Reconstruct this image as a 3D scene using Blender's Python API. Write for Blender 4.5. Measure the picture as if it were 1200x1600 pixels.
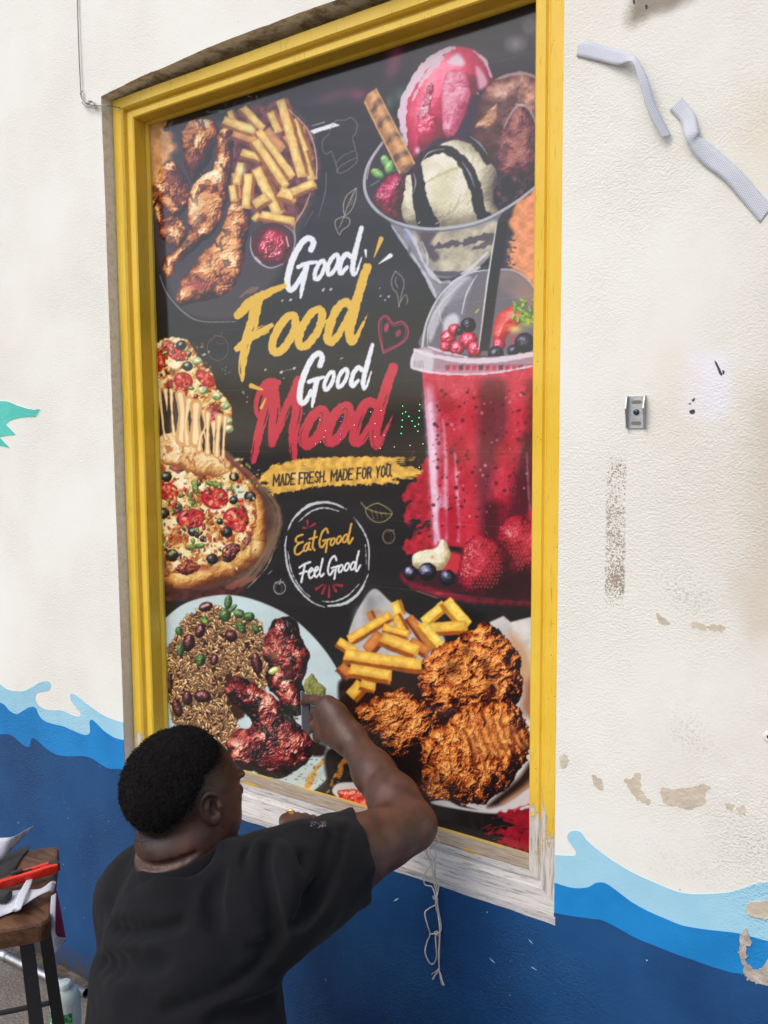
import bpy, bmesh, math
import numpy as np
from mathutils import Vector, Matrix
from mathutils.geometry import tessellate_polygon

# ------------------------------------------------------------------ camera, sky, sun, exposure
SC = bpy.context.scene
for o in list(bpy.data.objects): bpy.data.objects.remove(o)
COL = SC.collection
# axes: x along the wall (to the right), y into the wall, z up; the glass lies in y = 0
CAM_P = np.array([1.73666, -1.51140, 1.58179])
CAM_X = np.array([0.83355, 0.55239, -0.00727])      # camera right
CAM_D = np.array([0.04190, -0.07633, -0.99620])     # camera down
CAM_F = np.array([-0.55085, 0.83008, -0.08677])     # camera forward
FPX = 1280.0                                        # focal length in photograph pixels (1200 x 1600)
cd = bpy.data.cameras.new('camera'); cam = bpy.data.objects.new('camera', cd); COL.objects.link(cam)
cd.sensor_fit = 'VERTICAL'; cd.sensor_height = 24; cd.sensor_width = 18; cd.lens = FPX/1600*24; cd.clip_start = .02; cd.clip_end = 2000
cam.matrix_world = Matrix([[*(float(v) for v in r), float(p)] for r, p in zip(np.stack([CAM_X, -CAM_D, -CAM_F], 1), CAM_P)]+[[0, 0, 0, 1]])
SC.camera = cam; SC.render.resolution_x = 768; SC.render.resolution_y = 1024

SUN_AZ, SUN_EL = math.radians(-110), math.radians(50)       # light from the upper left, in front of the wall
sd = Vector((math.cos(SUN_AZ)*math.cos(SUN_EL), math.sin(SUN_AZ)*math.cos(SUN_EL), math.sin(SUN_EL)))
wd = bpy.data.worlds.new('World'); SC.world = wd; wd.use_nodes = True
wn = wd.node_tree; wn.nodes.clear()
sky = wn.nodes.new('ShaderNodeTexSky'); sky.sky_type = 'NISHITA'; sky.sun_disc = False
sky.sun_elevation = SUN_EL; sky.sun_rotation = math.atan2(sd.x, sd.y); sky.air_density = 1.0; sky.dust_density = 3.0; sky.ozone_density = .6
bg = wn.nodes.new('ShaderNodeBackground'); bg.inputs[1].default_value = .15
wo = wn.nodes.new('ShaderNodeOutputWorld'); wn.links.new(sky.outputs[0], bg.inputs[0]); wn.links.new(bg.outputs[0], wo.inputs[0])
sl_ = bpy.data.lights.new('sun', 'SUN'); sl_.energy = .7; sl_.angle = math.radians(28); sl_.color = (1, .98, .95)
sun = bpy.data.objects.new('sun', sl_); COL.objects.link(sun); sun.rotation_euler = sd.to_track_quat('Z', 'Y').to_euler(); sun.location = (0, -4, 6)
SC.view_settings.view_transform = 'Standard'; SC.view_settings.look = 'None'; SC.view_settings.gamma = 1; SC.view_settings.exposure = .5
SC.view_settings.use_curve_mapping = False
SC.cycles.max_bounces = 8; SC.cycles.use_denoising = True

# ------------------------------------------------------------------ helpers
def ray(px, py): return CAM_F+CAM_X*((px-600)/FPX)+CAM_D*((py-800)/FPX)
def W(px, py, d=.09):
    """survey: a mark seen at (px, py) in the photograph, lying on the plane d in front of the glass -> metres"""
    r = ray(px, py); return CAM_P+r*((-d-CAM_P[1])/r[1])
def AT(px, py, D): return CAM_P+ray(px, py)*D
def HZ(px, py, z):
    r = ray(px, py); return CAM_P+r*((z-CAM_P[2])/r[2])
def link(o, parent=None):
    COL.objects.link(o)
    if parent is not None: o.parent = parent
    return o
def mesh(name, V, F, m=None, parent=None, smooth_=False, slots=None, fm=None):
    me = bpy.data.meshes.new(name); me.from_pydata([tuple(map(float, v)) for v in V], [], [tuple(map(int, f)) for f in F])
    for k in (slots or ([m] if m else [])): me.materials.append(k)
    if fm is not None: me.polygons.foreach_set('material_index', np.array(fm, np.int32))
    if smooth_: me.polygons.foreach_set('use_smooth', np.ones(len(me.polygons), bool))
    me.update(); return link(bpy.data.objects.new(name, me), parent)
def bmobj(name, bm, m, parent=None, smooth_=False, normals=True):
    if normals: bmesh.ops.recalc_face_normals(bm, faces=bm.faces)
    me = bpy.data.meshes.new(name); bm.to_mesh(me); bm.free(); me.materials.append(m)
    if smooth_: me.polygons.foreach_set('use_smooth', np.ones(len(me.polygons), bool))
    return link(bpy.data.objects.new(name, me), parent)
def tag(o, label=None, cat=None, group=None, kind=None):
    if label: o['label'] = label
    if cat: o['category'] = cat
    if group: o['group'] = group
    if kind: o['kind'] = kind
    return o
def empty(name, loc):
    o = bpy.data.objects.new(name, None); o.empty_display_size = .05; COL.objects.link(o); o.location = tuple(map(float, loc)); return o
def adopt(parent, *kids):
    for k in kids: k.parent = parent; k.matrix_parent_inverse = Matrix.Translation(-parent.location)
def bm_box(bm, c, s, rot=None, bev=0.):
    r = bmesh.ops.create_cube(bm, size=1.); vs = r['verts']
    bmesh.ops.scale(bm, vec=s, verts=vs)
    if bev:
        es = list({e for v in vs for e in v.link_edges}); q = bmesh.ops.bevel(bm, geom=es, offset=bev, segments=2, affect='EDGES', profile=.6); vs = list({v for f in q['faces'] for v in f.verts} | {v for v in vs if v.is_valid})
    if rot is not None: bmesh.ops.rotate(bm, cent=(0, 0, 0), matrix=rot, verts=vs)
    bmesh.ops.translate(bm, vec=c, verts=vs); return vs
def tube(P, r, n=8, closed_ends=True):
    """tube mesh along points; r scalar or per point"""
    P = np.array(P, float); k = len(P); r = np.broadcast_to(np.asarray(r, float), (k,)); V = []; F = []
    T_ = np.gradient(P, axis=0); T_ /= np.linalg.norm(T_, axis=1)[:, None]+1e-12
    u = np.cross(T_[0], (0, 0, 1.)); u = u if np.linalg.norm(u) > .1 else np.cross(T_[0], (0, 1., 0)); u /= np.linalg.norm(u)
    for i in range(k):
        u = u-T_[i]*(u@T_[i]); u /= np.linalg.norm(u); v = np.cross(T_[i], u)
        for j in range(n): a = 2*math.pi*j/n; V.append(P[i]+r[i]*(math.cos(a)*u+math.sin(a)*v))
    for i in range(k-1):
        for j in range(n): F.append((i*n+j, i*n+(j+1) % n, (i+1)*n+(j+1) % n, (i+1)*n+j))
    if closed_ends: F += [tuple(range(n))[::-1], tuple((k-1)*n+j for j in range(n))]
    return V, F
def lathe(prof, n=28):
    V = []; F = []
    for r, z in prof:
        for j in range(n): a = 2*math.pi*j/n; V.append((r*math.cos(a), r*math.sin(a), z))
    for i in range(len(prof)-1):
        for j in range(n): F.append((i*n+j, i*n+(j+1) % n, (i+1)*n+(j+1) % n, (i+1)*n+j))
    F += [tuple(range(n))[::-1], tuple((len(prof)-1)*n+j for j in range(n))]
    return V, F
def crom(pts, n=6, closed=False):
    P = np.array(pts, float); N = len(P); out = []
    for i in range(N if closed else N-1):
        g = (lambda k: P[k % N]) if closed else (lambda k: P[min(max(k, 0), N-1)])
        p0, p1, p2, p3 = g(i-1), g(i), g(i+1), g(i+2)
        for t in np.linspace(0, 1, n, endpoint=False): out.append(.5*((2*p1)+(p2-p0)*t+(2*p0-5*p1+4*p2-p3)*t*t+(3*p1-p0-3*p2+p3)*t**3))
    if not closed: out.append(P[-1])
    return np.array(out)

# ------------------------------------------------------------------ materials
class NT_:
    def __init__(s, name, rough=.6, spec=.5):
        s.m = bpy.data.materials.new(name); s.m.use_nodes = True; s.t = s.m.node_tree; s.b = s.t.nodes['Principled BSDF']
        s.b.inputs['Roughness'].default_value = rough; s.b.inputs['Specular IOR Level'].default_value = spec
    def n(s, typ, ins=None, **props):
        nd = s.t.nodes.new('ShaderNode'+typ)
        for k, v in props.items(): setattr(nd, k, v)
        for k, v in (ins or {}).items(): s.set(nd.inputs[k], v)
        return nd
    def set(s, sock, v):
        if isinstance(v, bpy.types.NodeSocket): s.t.links.new(v, sock)
        elif isinstance(v, (tuple, list)) and sock.type == 'RGBA' and len(v) == 3: sock.default_value = (*v, 1)
        else: sock.default_value = v
    def pos(s): return s.n('NewGeometry').outputs['Position']
    def math(s, op, a, b=0., c=None, clamp=False):
        nd = s.n('Math', operation=op, use_clamp=clamp); s.set(nd.inputs[0], a); s.set(nd.inputs[1], b)
        if c is not None: s.set(nd.inputs[2], c)
        return nd.outputs[0]
    def mapping(s, scale=(1, 1, 1), loc=(0, 0, 0), rot=(0, 0, 0), vec=None):
        return s.n('Mapping', {'Vector': vec or s.pos(), 'Scale': scale, 'Location': loc, 'Rotation': rot}).outputs[0]
    def noise(s, scale, detail=4, rough=.55, vec=None, dist=0.):
        return s.n('TexNoise', {'Vector': vec or s.pos(), 'Scale': scale, 'Detail': detail, 'Roughness': rough, 'Distortion': dist}).outputs['Fac']
    def vor(s, scale, vec=None, out='Distance', feature='F1', rnd=1.):
        return s.n('TexVoronoi', {'Vector': vec or s.pos(), 'Scale': scale, 'Randomness': rnd}, feature=feature).outputs[out]
    def ss(s, v, a, b, lo=0., hi=1.):
        return s.n('MapRange', {0: v, 1: a, 2: b, 3: lo, 4: hi}, interpolation_type='SMOOTHSTEP').outputs[0]
    def mix(s, f, a, b, mode='MIX'):
        nd = s.n('Mix', data_type='RGBA', blend_type=mode); s.set(nd.inputs[0], f); s.set(nd.inputs[6], a); s.set(nd.inputs[7], b); return nd.outputs[2]
    def ramp(s, v, stops):
        nd = s.n('ValToRGB'); s.set(nd.inputs[0], v); e = nd.color_ramp.elements
        while len(e) < len(stops): e.new(.5)
        for k, (p, c) in zip(e, stops): k.position = p; k.color = (*c, 1)
        return nd.outputs[0]
    def bump(s, h, dist=.003, strength=1., normal=None):
        nd = s.n('Bump', {'Height': h, 'Distance': dist, 'Strength': strength})
        if normal is not None: s.set(nd.inputs['Normal'], normal)
        s.t.links.new(nd.outputs[0], s.b.inputs['Normal']); return nd.outputs[0]
    def color(s, c): s.set(s.b.inputs['Base Color'], c); return s
    def rough(s, r): s.set(s.b.inputs['Roughness'], r); return s
    def sep(s, vec=None):
        nd = s.n('SeparateXYZ'); s.set(nd.inputs[0], vec or s.pos()); return nd.outputs
    def box(s, x0, x1, z0, z1, soft=.02, warp=0., wscale=20):
        """soft box mask on the wall plane in metres"""
        o = s.sep(); x, z = o[0], o[2]
        if warp:
            nz_ = s.math('MULTIPLY', s.math('SUBTRACT', s.noise(wscale, 3), .5), warp); x = s.math('ADD', x, nz_); z = s.math('ADD', z, s.math('MULTIPLY', nz_, .8))
        a = s.math('MULTIPLY', s.ss(x, x0-soft, x0+soft), s.ss(x, x1-soft, x1+soft, 1., 0.))
        b = s.math('MULTIPLY', s.ss(z, z0-soft, z0+soft), s.ss(z, z1-soft, z1+soft, 1., 0.))
        return s.math('MULTIPLY', a, b)
def lin(r, g, b): return tuple(((v/255)/12.92 if v/255 <= .04045 else ((v/255+.055)/1.055)**2.4) for v in (r, g, b))
def simple(name, col, rough=.6, metal=0., spec=.5, nscale=0, namt=.2, bump=0., bscale=200):
    k = NT_(name, rough, spec); k.b.inputs['Metallic'].default_value = metal
    if nscale:
        f = k.ss(k.noise(nscale, 5), .3, .7); k.color(k.mix(f, tuple(v*(1-namt) for v in col), tuple(min(1, v*(1+namt)) for v in col)))
    else: k.color(col)
    if bump: k.bump(k.noise(bscale, 4), bump)
    return k.m
# ------------------------------------------------------------------ poster print
# The printed sheet is painted in numpy and stored as a colour attribute on the vinyl mesh.
PS = 1.3                       # print samples per artwork unit
PX0, PY0, PX1, PY1 = 218.0, -30.0, 872.0, 1372.0
PW, PH = int((PX1-PX0)*PS), int((PY1-PY0)*PS)
prng = np.random.default_rng(7)

def _fbm(n=512, octs=6, base=4, seed=0, pers=.55):
    r = np.random.default_rng(seed); out = np.zeros((n, n), np.float32); amp = 1.; tot = 0
    yy = np.arange(n)/n
    for o in range(octs):
        k = base*2**o
        if k > n: break
        g = r.random((k, k)).astype(np.float32)
        p = yy*k; i = p.astype(int) % k; j = (i+1) % k; f = (p-np.floor(p)); f = (f*f*(3-2*f)).astype(np.float32)
        a = g[i][:, i]*(1-f)[None, :] + g[i][:, j]*f[None, :]
        b = g[j][:, i]*(1-f)[None, :] + g[j][:, j]*f[None, :]
        out += amp*(a*(1-f)[:, None]+b*f[:, None]); tot += amp; amp *= pers
    out /= tot
    lo, hi = np.percentile(out, (1, 99))
    return np.clip((out-lo)/(hi-lo), 0, 1)
NT = [_fbm(seed=s) for s in range(3)]
def nz(X, Y, scale, seed=0, ang=0., st=1.):
    """fractal noise 0..1; scale = size of the largest lumps in artwork units, st stretches along ang"""
    if ang or st != 1.:
        c, s = math.cos(ang), math.sin(ang)
        X, Y = (X*c+Y*s)/st, -X*s+Y*c
    k = 512/(4*scale)*1.0
    u = X*k+seed*37.7; v = Y*k+seed*91.3
    i = np.floor(u); j = np.floor(v); fu = (u-i).astype(np.float32); fv = (v-j).astype(np.float32)
    i = i.astype(np.int64) & 511; j = j.astype(np.int64) & 511; i1 = (i+1) & 511; j1 = (j+1) & 511
    T = NT[seed % 3]
    return (T[j, i]*(1-fu)+T[j, i1]*fu)*(1-fv)+(T[j1, i]*(1-fu)+T[j1, i1]*fu)*fv

ART = np.zeros((PH, PW, 3), np.float32)
def c8(*c): return np.array(c, np.float32)/255.
def win(x0, y0, x1, y1):
    a = max(0, int((x0-PX0)*PS)); b = min(PW, int((x1-PX0)*PS)+2); c = max(0, int((y0-PY0)*PS)); d = min(PH, int((y1-PY0)*PS)+2)
    if b <= a or d <= c: return None
    xs = PX0+(np.arange(a, b)+.5)/PS; ys = PY0+(np.arange(c, d)+.5)/PS
    X, Y = np.meshgrid(xs.astype(np.float32), ys.astype(np.float32))
    return (slice(c, d), slice(a, b)), X, Y
def put(sl, col, a):
    a = np.clip(a, 0, 1)[..., None]
    ART[sl] = ART[sl]*(1-a)+np.clip(col, 0, 1)*a
def smooth(pts, n=5, closed=True):
    P = np.array(pts, float); N = len(P); out = []
    for i in range(N if closed else N-1):
        g = (lambda k: P[k % N]) if closed else (lambda k: P[min(max(k, 0), N-1)])
        p0, p1, p2, p3 = g(i-1), g(i), g(i+1), g(i+2)
        for t in np.linspace(0, 1, n, endpoint=False):
            out.append(.5*((2*p1)+(p2-p0)*t+(2*p0-5*p1+4*p2-p3)*t*t+(3*p1-p0-3*p2+p3)*t**3))
    if not closed: out.append(P[-1])
    return np.array(out)
def polyd(X, Y, P):
    """signed distance to polygon, positive inside"""
    d = np.full(X.shape, 1e9, np.float32); ins = np.zeros(X.shape, bool)
    for (ax, ay), (bx, by) in zip(P, np.roll(P, -1, 0)):
        ex, ey = bx-ax, by-ay; l2 = ex*ex+ey*ey+1e-9
        wx, wy = X-ax, Y-ay
        t = np.clip((wx*ex+wy*ey)/l2, 0, 1)
        d = np.minimum(d, (wx-ex*t)**2+(wy-ey*t)**2)
        if ay != by:
            c = ((ay <= Y) & (by > Y)) | ((by <= Y) & (ay > Y))
            ins ^= c & (X < ax+(Y-ay)/(by-ay)*ex)
    d = np.sqrt(d)
    return np.where(ins, d, -d)
class T:
    def __init__(s, x, y, k): s.o = np.array([x, y], float); s.k = k
    def __call__(s, *pts):
        p = np.array(pts, float).reshape(-1, 2); return s.o+p/s.k
def ramp(t, stops):
    xs = [s[0] for s in stops]; c = np.array([s[1] for s in stops], np.float32)/255.
    return np.stack([np.interp(t, xs, c[:, i]) for i in range(3)], -1).astype(np.float32)
def fill(P, col, soft=.6, sm=True, a=1., edge=0., es=12, seed=0, tex=0., ts=10):
    P = smooth(P) if sm else np.array(P)
    m = 3+soft+edge; w = win(P[:, 0].min()-m, P[:, 1].min()-m, P[:, 0].max()+m, P[:, 1].max()+m)
    if w is None: return
    sl, X, Y = w; d = polyd(X, Y, P)
    if edge: d = d+(nz(X, Y, es, seed)-.5)*2*edge
    c = np.broadcast_to(c8(*col), X.shape+(3,))
    if tex: c = c*(1+(nz(X, Y, ts, seed+1)-.5)*2*tex)[..., None]
    put(sl, c, np.clip(d/soft*.5+.5, 0, 1)*a)
def glow(x, y, rx, ry, col, a=1., p=1., ang=0.):
    R = max(rx, ry)*1.6; w = win(x-R, y-R, x+R, y+R)
    if w is None: return
    sl, X, Y = w; c, s = math.cos(ang), math.sin(ang); dx, dy = X-x, Y-y
    r = ((dx*c+dy*s)/rx)**2+((-dx*s+dy*c)/ry)**2
    put(sl, np.broadcast_to(c8(*col), X.shape+(3,)), a*np.exp(-r*1.6)**p)
def disc(x, y, rx, ry, col, a=1., ang=0., soft=.7):
    R = max(rx, ry)+2; w = win(x-R, y-R, x+R, y+R)
    if w is None: return
    sl, X, Y = w; c, s = math.cos(ang), math.sin(ang); dx, dy = X-x, Y-y
    r = np.sqrt(((dx*c+dy*s)/rx)**2+((-dx*s+dy*c)/ry)**2)
    put(sl, np.broadcast_to(c8(*col), X.shape+(3,)), a*np.clip((1-r)*min(rx, ry)/soft*.5+.5, 0, 1))
def stroke(P, w, col, a=1., sm=True, closed=False, rough=0., soft=.6, seed=0, n=6, dry=0., es=7.):
    """brush stroke; w = full width or (start, ..., end) widths; rough = ragged edge; dry = streaks left bare"""
    P = smooth(P, n, closed) if sm else np.array(P, float)
    if closed: P = np.vstack([P, P[:1]])
    W = np.interp(np.linspace(0, 1, len(P)), np.linspace(0, 1, len(np.atleast_1d(w))), np.atleast_1d(w))/2
    m = W.max()+3+rough; q = win(P[:, 0].min()-m, P[:, 1].min()-m, P[:, 0].max()+m, P[:, 1].max()+m)
    if q is None: return
    sl, X, Y = q; d = np.full(X.shape, -1e9, np.float32); side = np.zeros(X.shape, np.float32); along = np.zeros(X.shape, np.float32); L = 0.
    for k in range(len(P)-1):
        ax, ay = P[k]; ex, ey = P[k+1]-P[k]; l2 = ex*ex+ey*ey+1e-9; wx, wy = X-ax, Y-ay
        t = np.clip((wx*ex+wy*ey)/l2, 0, 1); dd = W[k]+(W[k+1]-W[k])*t-np.sqrt((wx-ex*t)**2+(wy-ey*t)**2)
        b = dd > d
        if dry: side = np.where(b, (wx*ey-wy*ex)/math.sqrt(l2), side); along = np.where(b, L+t*math.sqrt(l2), along)
        d = np.where(b, dd, d); L += math.sqrt(l2)
    if rough: d = d+(nz(X, Y, es, seed)-.5)*2*rough
    al = np.clip(d/soft*.5+.5, 0, 1)*a
    if dry:
        s = nz(along*.08, side*1.7+seed*13, 6., seed+1); al = al*np.clip((s-dry)*8+.5, 0, 1)
    put(sl, np.broadcast_to(c8(*col), X.shape+(3,)), al)
LGT = np.array([-.42, -.62, .66]); LGT /= np.linalg.norm(LGT); HV = LGT+np.array([0, 0, 1]); HV /= np.linalg.norm(HV)
def food(P, R, stops, ns=14, na=3., seed=0, edge=1.5, ridged=False, ang=0., st=1., spec=0., sp=18, tn=.35, ao=.25, sm=True, spots=None, soft=.8, fine=0., Z=1., grow=0.):
    P = smooth(P) if sm else np.array(P)
    m = 4+edge+grow; w = win(P[:, 0].min()-m, P[:, 1].min()-m, P[:, 0].max()+m, P[:, 1].max()+m)
    if w is None: return
    sl, X, Y = w; d = polyd(X, Y, P)
    d = d+grow+(nz(X, Y, max(5, ns*.7), seed+4)-.5)*2*edge
    q = np.clip(d/R, 0, 1); h = R*np.sqrt(np.clip(1-(1-q)**2, 0, 1))*Z
    wx = (nz(X, Y, ns*1.3, seed+7)-.5)*ns*.9; wy = (nz(X, Y, ns*1.3, seed+8)-.5)*ns*.9     # warp breaks up the lattice
    Xw, Yw = X+wx, Y+wy
    n = nz(Xw, Yw, ns, seed, ang+.5, st)
    if ridged: n = np.where(n > .5, 1-np.abs(2*n-1)**.8, n)*.6+.4*nz(Xw, Yw, ns*.45, seed+3, ang+.5, 1+(st-1)*.6)
    h = h+na*.62*n
    if fine: h = h+fine*.42*nz(Yw, Xw, ns*.3, seed+2, ang-.4, st)
    gy, gx = np.gradient(h); gx = gx*PS; gy = gy*PS
    il = 1/np.sqrt(gx*gx+gy*gy+1); lam = (-gx*LGT[0]-gy*LGT[1]+LGT[2])*il
    t = .22+.66*np.clip(lam, 0, 1)+(n-.5)*tn-ao*(1-q)**2
    c = ramp(t, stops)
    if spots:
        k = nz(X, Y, spots[0], seed+5); c = c*(1-spots[3]*np.clip((k-spots[1])*6, 0, 1)[..., None])+c8(*spots[2])*spots[3]*np.clip((k-spots[1])*6, 0, 1)[..., None]
    if spec:
        s = np.clip((-gx*HV[0]-gy*HV[1]+HV[2])*il, 0, 1)**sp*spec; c = c+s[..., None]
    put(sl, c, np.clip(d/soft*.5+.5, 0, 1))
def fry(x1, y1, x2, y2, w, hue=0, seed=0, pal=None):
    """one chip: a square stick showing a lit top face and a darker side face"""
    p, q = np.array([x1, y1]), np.array([x2, y2]); e = (q-p)/np.linalg.norm(q-p); n = np.array([-e[1], e[0]])
    if n[1]*.8+n[0]*.5 < 0: n = -n
    hw = w/2
    lo, mid, hi = pal or ((128, 72, 30), (212, 150, 62), (240, 205, 120))
    for (a, b, cc) in ((-hw, hw*1.05, lo), (-hw, hw*.42, mid)):
        Q = np.array([p+n*a, q+n*a, q+n*b+e*hw*.2, p+n*b-e*hw*.2])
        fill(Q, cc, sm=False, soft=1.2, edge=.7, es=12, seed=seed, tex=.12, ts=14)
    fill(np.array([p+n*-hw*.85+e*2, q+n*-hw*.85-e*2, q+n*.1*hw-e*3, p+n*.1*hw+e*3]), hi, sm=False, soft=3.5, a=.75, tex=.12, ts=9, seed=seed+2)
    disc(*(q-e*hw*.1), hw*.25, hw*.8, tuple(int(v*.8+30) for v in mid), .7, math.atan2(e[1], e[0]))
def ball(x, y, rx, ry, stops, seed=0, na=.6, ns=8, spec=.5, ang=0., sp=25, **k):
    a = np.linspace(0, 2*math.pi, 16, endpoint=False); c, s = math.cos(ang), math.sin(ang)
    P = np.stack([x+rx*np.cos(a)*c-ry*np.sin(a)*s, y+rx*np.cos(a)*s+ry*np.sin(a)*c], 1)
    food(P, min(rx, ry), stops, ns=ns, na=na, seed=seed, edge=.4, spec=spec, sp=sp, sm=True, **k)
def leafline(P, col, a=.7, w=1.1): stroke(P, w, col, a)

def paint_poster():
    sl, X, Y = win(PX0, PY0, PX1, PY1)
    # --- charcoal ground with faint boards
    v = nz(X, Y, 120, 1); g = nz(X, Y, 30, 2, .05, 9.)
    base = np.stack([.105+.02*v, .100+.02*v, .103+.02*v], -1)+((g-.5)*.035)[..., None]
    warm = np.exp(-(((X-520)/120)**2+((Y-690)/90)**2)); base += warm[..., None]*np.array([.05, .035, .02])  # brown tint around Mood: reflection of the interior painted into the print
    ART[sl] = base
    lift = np.clip((720-Y)/420, 0, 1); lift = lift*lift*(3-2*lift)
    ART[sl] += (lift*.15)[..., None]*np.array([1, .99, 1.05])    # undone by the glare correction below
    # soft colour blooms
    for a in ((616, 95, 14, 34, (190, 90, 130), .55, .3), (520, 150, 40, 12, (150, 95, 130), .35, -.3), (560, 148, 20, 12, (175, 80, 125), .5, 0), (628, 150, 16, 16, (110, 140, 125), .5, 0), (608, 160, 9, 14, (105, 140, 120), .5, 0)):
        glow(a[0], a[1], a[2], a[3], a[4], a[5], ang=a[6])
    disc(828, 41, 12, 13, (125, 125, 130), .55, soft=4); disc(806, 69, 17, 13, (122, 122, 128), .6, soft=5); glow(806, 69, 8, 8, (150, 150, 152), .5)
    # --- grilled chicken platter, upper left
    a = T(225, 130, 4)
    fill(a((-40, 240), (160, 200), (170, 290), (210, 400), (160, 480), (110, 560), (90, 700), (40, 760), (40, 860), (-40, 880)), (214, 160, 112), soft=5, edge=4, es=10, tex=.12)
    glow(*a((45, 780))[0], 16, 22, (235, 150, 90), .7); glow(*a((40, 340))[0], 14, 24, (228, 190, 150), .6)
    fill(a((40, 900), (120, 1200), (240, 1420), (420, 1480), (620, 1440), (900, 1100), (1080, 600), (1060, 380), (940, 180), (700, 200), (420, 230), (180, 260), (200, 420), (110, 560)), (86, 80, 86), soft=6, a=.8)
    for k in range(46):
        p = a((330+prng.random()*520, 60+prng.random()*130))[0]; an = prng.random()*6.3; e = np.array([math.cos(an), math.sin(an)])*(2+prng.random()*5)
        stroke([p-e, p, p+e], (.6, 2.2, .5), ((92, 125, 108), (128, 165, 140), (70, 98, 88))[k % 3], .7, sm=False)
    stroke(a((150, 280), (165, 220), (215, 215)), (9, 3), (70, 72, 82), .9, rough=2.5)
    fill(a((500, 260), (640, 160), (860, 120), (1000, 240), (1085, 420), (1080, 620), (960, 860), (800, 900), (660, 800), (540, 700), (545, 420)), (112, 74, 78), soft=4, edge=2, tex=.3, ts=14)
    ck = [(0, (58, 44, 54)), (.3, (104, 66, 68)), (.5, (168, 98, 66)), (.68, (212, 144, 92)), (.85, (238, 196, 140)), (1.1, (250, 236, 205))]
    kw = dict(grow=3., ns=22, na=6, edge=2.4, spec=.08, sp=10, tn=.75, fine=2.6, spots=(12, .6, (84, 50, 48), .7))
    food(a((80, 760), (130, 850), (190, 830), (240, 890), (250, 960), (215, 1020), (150, 990), (110, 930)), 10, ck, seed=3, **kw)
    food(a((130, 520), (180, 505), (240, 570), (275, 680), (265, 770), (215, 820), (150, 780), (90, 740), (60, 760), (70, 640)), 14, ck, seed=5, **kw)
    food(a((300, 255), (360, 240), (430, 260), (455, 320), (430, 400), (400, 470), (355, 545), (365, 590), (335, 560), (305, 610), (285, 570), (265, 480), (250, 400), (255, 320)), 16, ck, seed=8, ang=1.3, st=1.8, **kw)
    food(a((510, 285), (545, 320), (545, 420), (525, 600), (500, 780), (430, 920), (330, 1010), (230, 1090), (185, 1120), (170, 1195), (145, 1190), (140, 1110), (200, 1050), (290, 960), (290, 800), (300, 680), (380, 590), (450, 520), (465, 400), (475, 320)), 14, ck, seed=11, ang=2.0, st=1.8, **kw)
    glow(*a((330, 800))[0], 9, 26, (246, 226, 178), .6); glow(*a((450, 590))[0], 12, 9, (246, 226, 182), .6)
    food(a((620, 745), (665, 800), (655, 900), (620, 1000), (615, 1130), (570, 1230), (500, 1310), (400, 1345), (280, 1370), (225, 1370), (215, 1320), (260, 1230), (330, 1130), (400, 1050), (480, 960), (530, 850), (560, 770)), 17, ck, seed=14, ang=2.1, st=1.5, **kw)
    glow(*a((390, 1160))[0], 14, 18, (240, 170, 105), .5); glow(*a((330, 1260))[0], 24, 10, (205, 90, 90), .45); glow(*a((560, 1010))[0], 9, 20, (240, 170, 110), .5)
    stroke(a((600, 1340), (680, 1290), (740, 1270)), (1, 7, 1), (170, 125, 105), .5, rough=2)
    pal = ((150, 100, 70), (224, 176, 100), (250, 224, 150)); pd = ((124, 82, 72), (190, 130, 92), (220, 168, 116))
    for k, f in enumerate(((560, 320, 720, 372, 76, 1), (880, 330, 980, 470, 60, 1), (1000, 270, 985, 345, 60, 1), (760, 300, 860, 420, 70, 1), (580, 560, 600, 720, 60, 1), (545, 175, 575, 270, 46, 0), (500, 240, 690, 305, 66, 0), (615, 160, 740, 290, 58, 0), (800, 180, 850, 300, 60, 0), (560, 640, 575, 735, 55, 0), (610, 440, 725, 472, 60, 0), (615, 500, 588, 630, 56, 0), (940, 225, 1040, 480, 58, 0), (1005, 430, 1058, 600, 62, 0), (712, 305, 925, 590, 60, 0), (690, 365, 880, 650, 66, 0), (865, 105, 1000, 580, 76, 0), (665, 570, 650, 780, 68, 0), (715, 530, 850, 815, 82, 0), (700, 770, 780, 715, 74, 0), (850, 690, 945, 720, 90, 0), (930, 690, 1070, 630, 64, 0), (690, 860, 725, 820, 40, 0), (735, 828, 935, 872, 58, 0))):
        p = a((f[0], f[1]), (f[2], f[3])); fry(p[0, 0], p[0, 1], p[1, 0], p[1, 1], f[4]/4, seed=k, pal=pd if f[5] else pal)
    glow(*a((655, 280))[0], 13, 9, (236, 232, 160), .7); glow(*a((610, 545))[0], 8, 10, (242, 240, 190), .7); glow(*a((860, 230))[0], 8, 9, (225, 140, 110), .5)
    stroke(a((905, 165), (1010, 270), (1060, 370), (1082, 500), (1078, 600)), (1.2, 2, 1.5), (205, 198, 196), .8)
    stroke(a((1040, 690), (1000, 790), (945, 880), (945, 960)), (1.2, 3, 1), (200, 175, 150), .8)
    stroke(a((100, 1200), (150, 1320), (260, 1440), (370, 1490), (580, 1490)), (.8, 1.8, .8), (170, 168, 172), .8)
    stroke(a((1140, 560), (1135, 680), (1090, 840)), (1, 1.4, .6), (150, 150, 155), .6); stroke(a((1060, 800), (1000, 900)), (1, .6), (140, 140, 145), .6)
    # sauce pot
    disc(*a((805, 1015))[0], 35, 36, (84, 66, 72), 1); disc(*a((805, 1015))[0], 30, 31, (96, 52, 64), 1)
    food(a((720, 1000), (760, 930), (840, 920), (905, 980), (900, 1070), (830, 1130), (750, 1110), (710, 1050)), 14, [(0, (70, 30, 44)), (.5, (128, 46, 62)), (.8, (190, 58, 80)), (1.1, (240, 150, 160))], ns=9, na=5, seed=2, spec=.7, sp=22)
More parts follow.
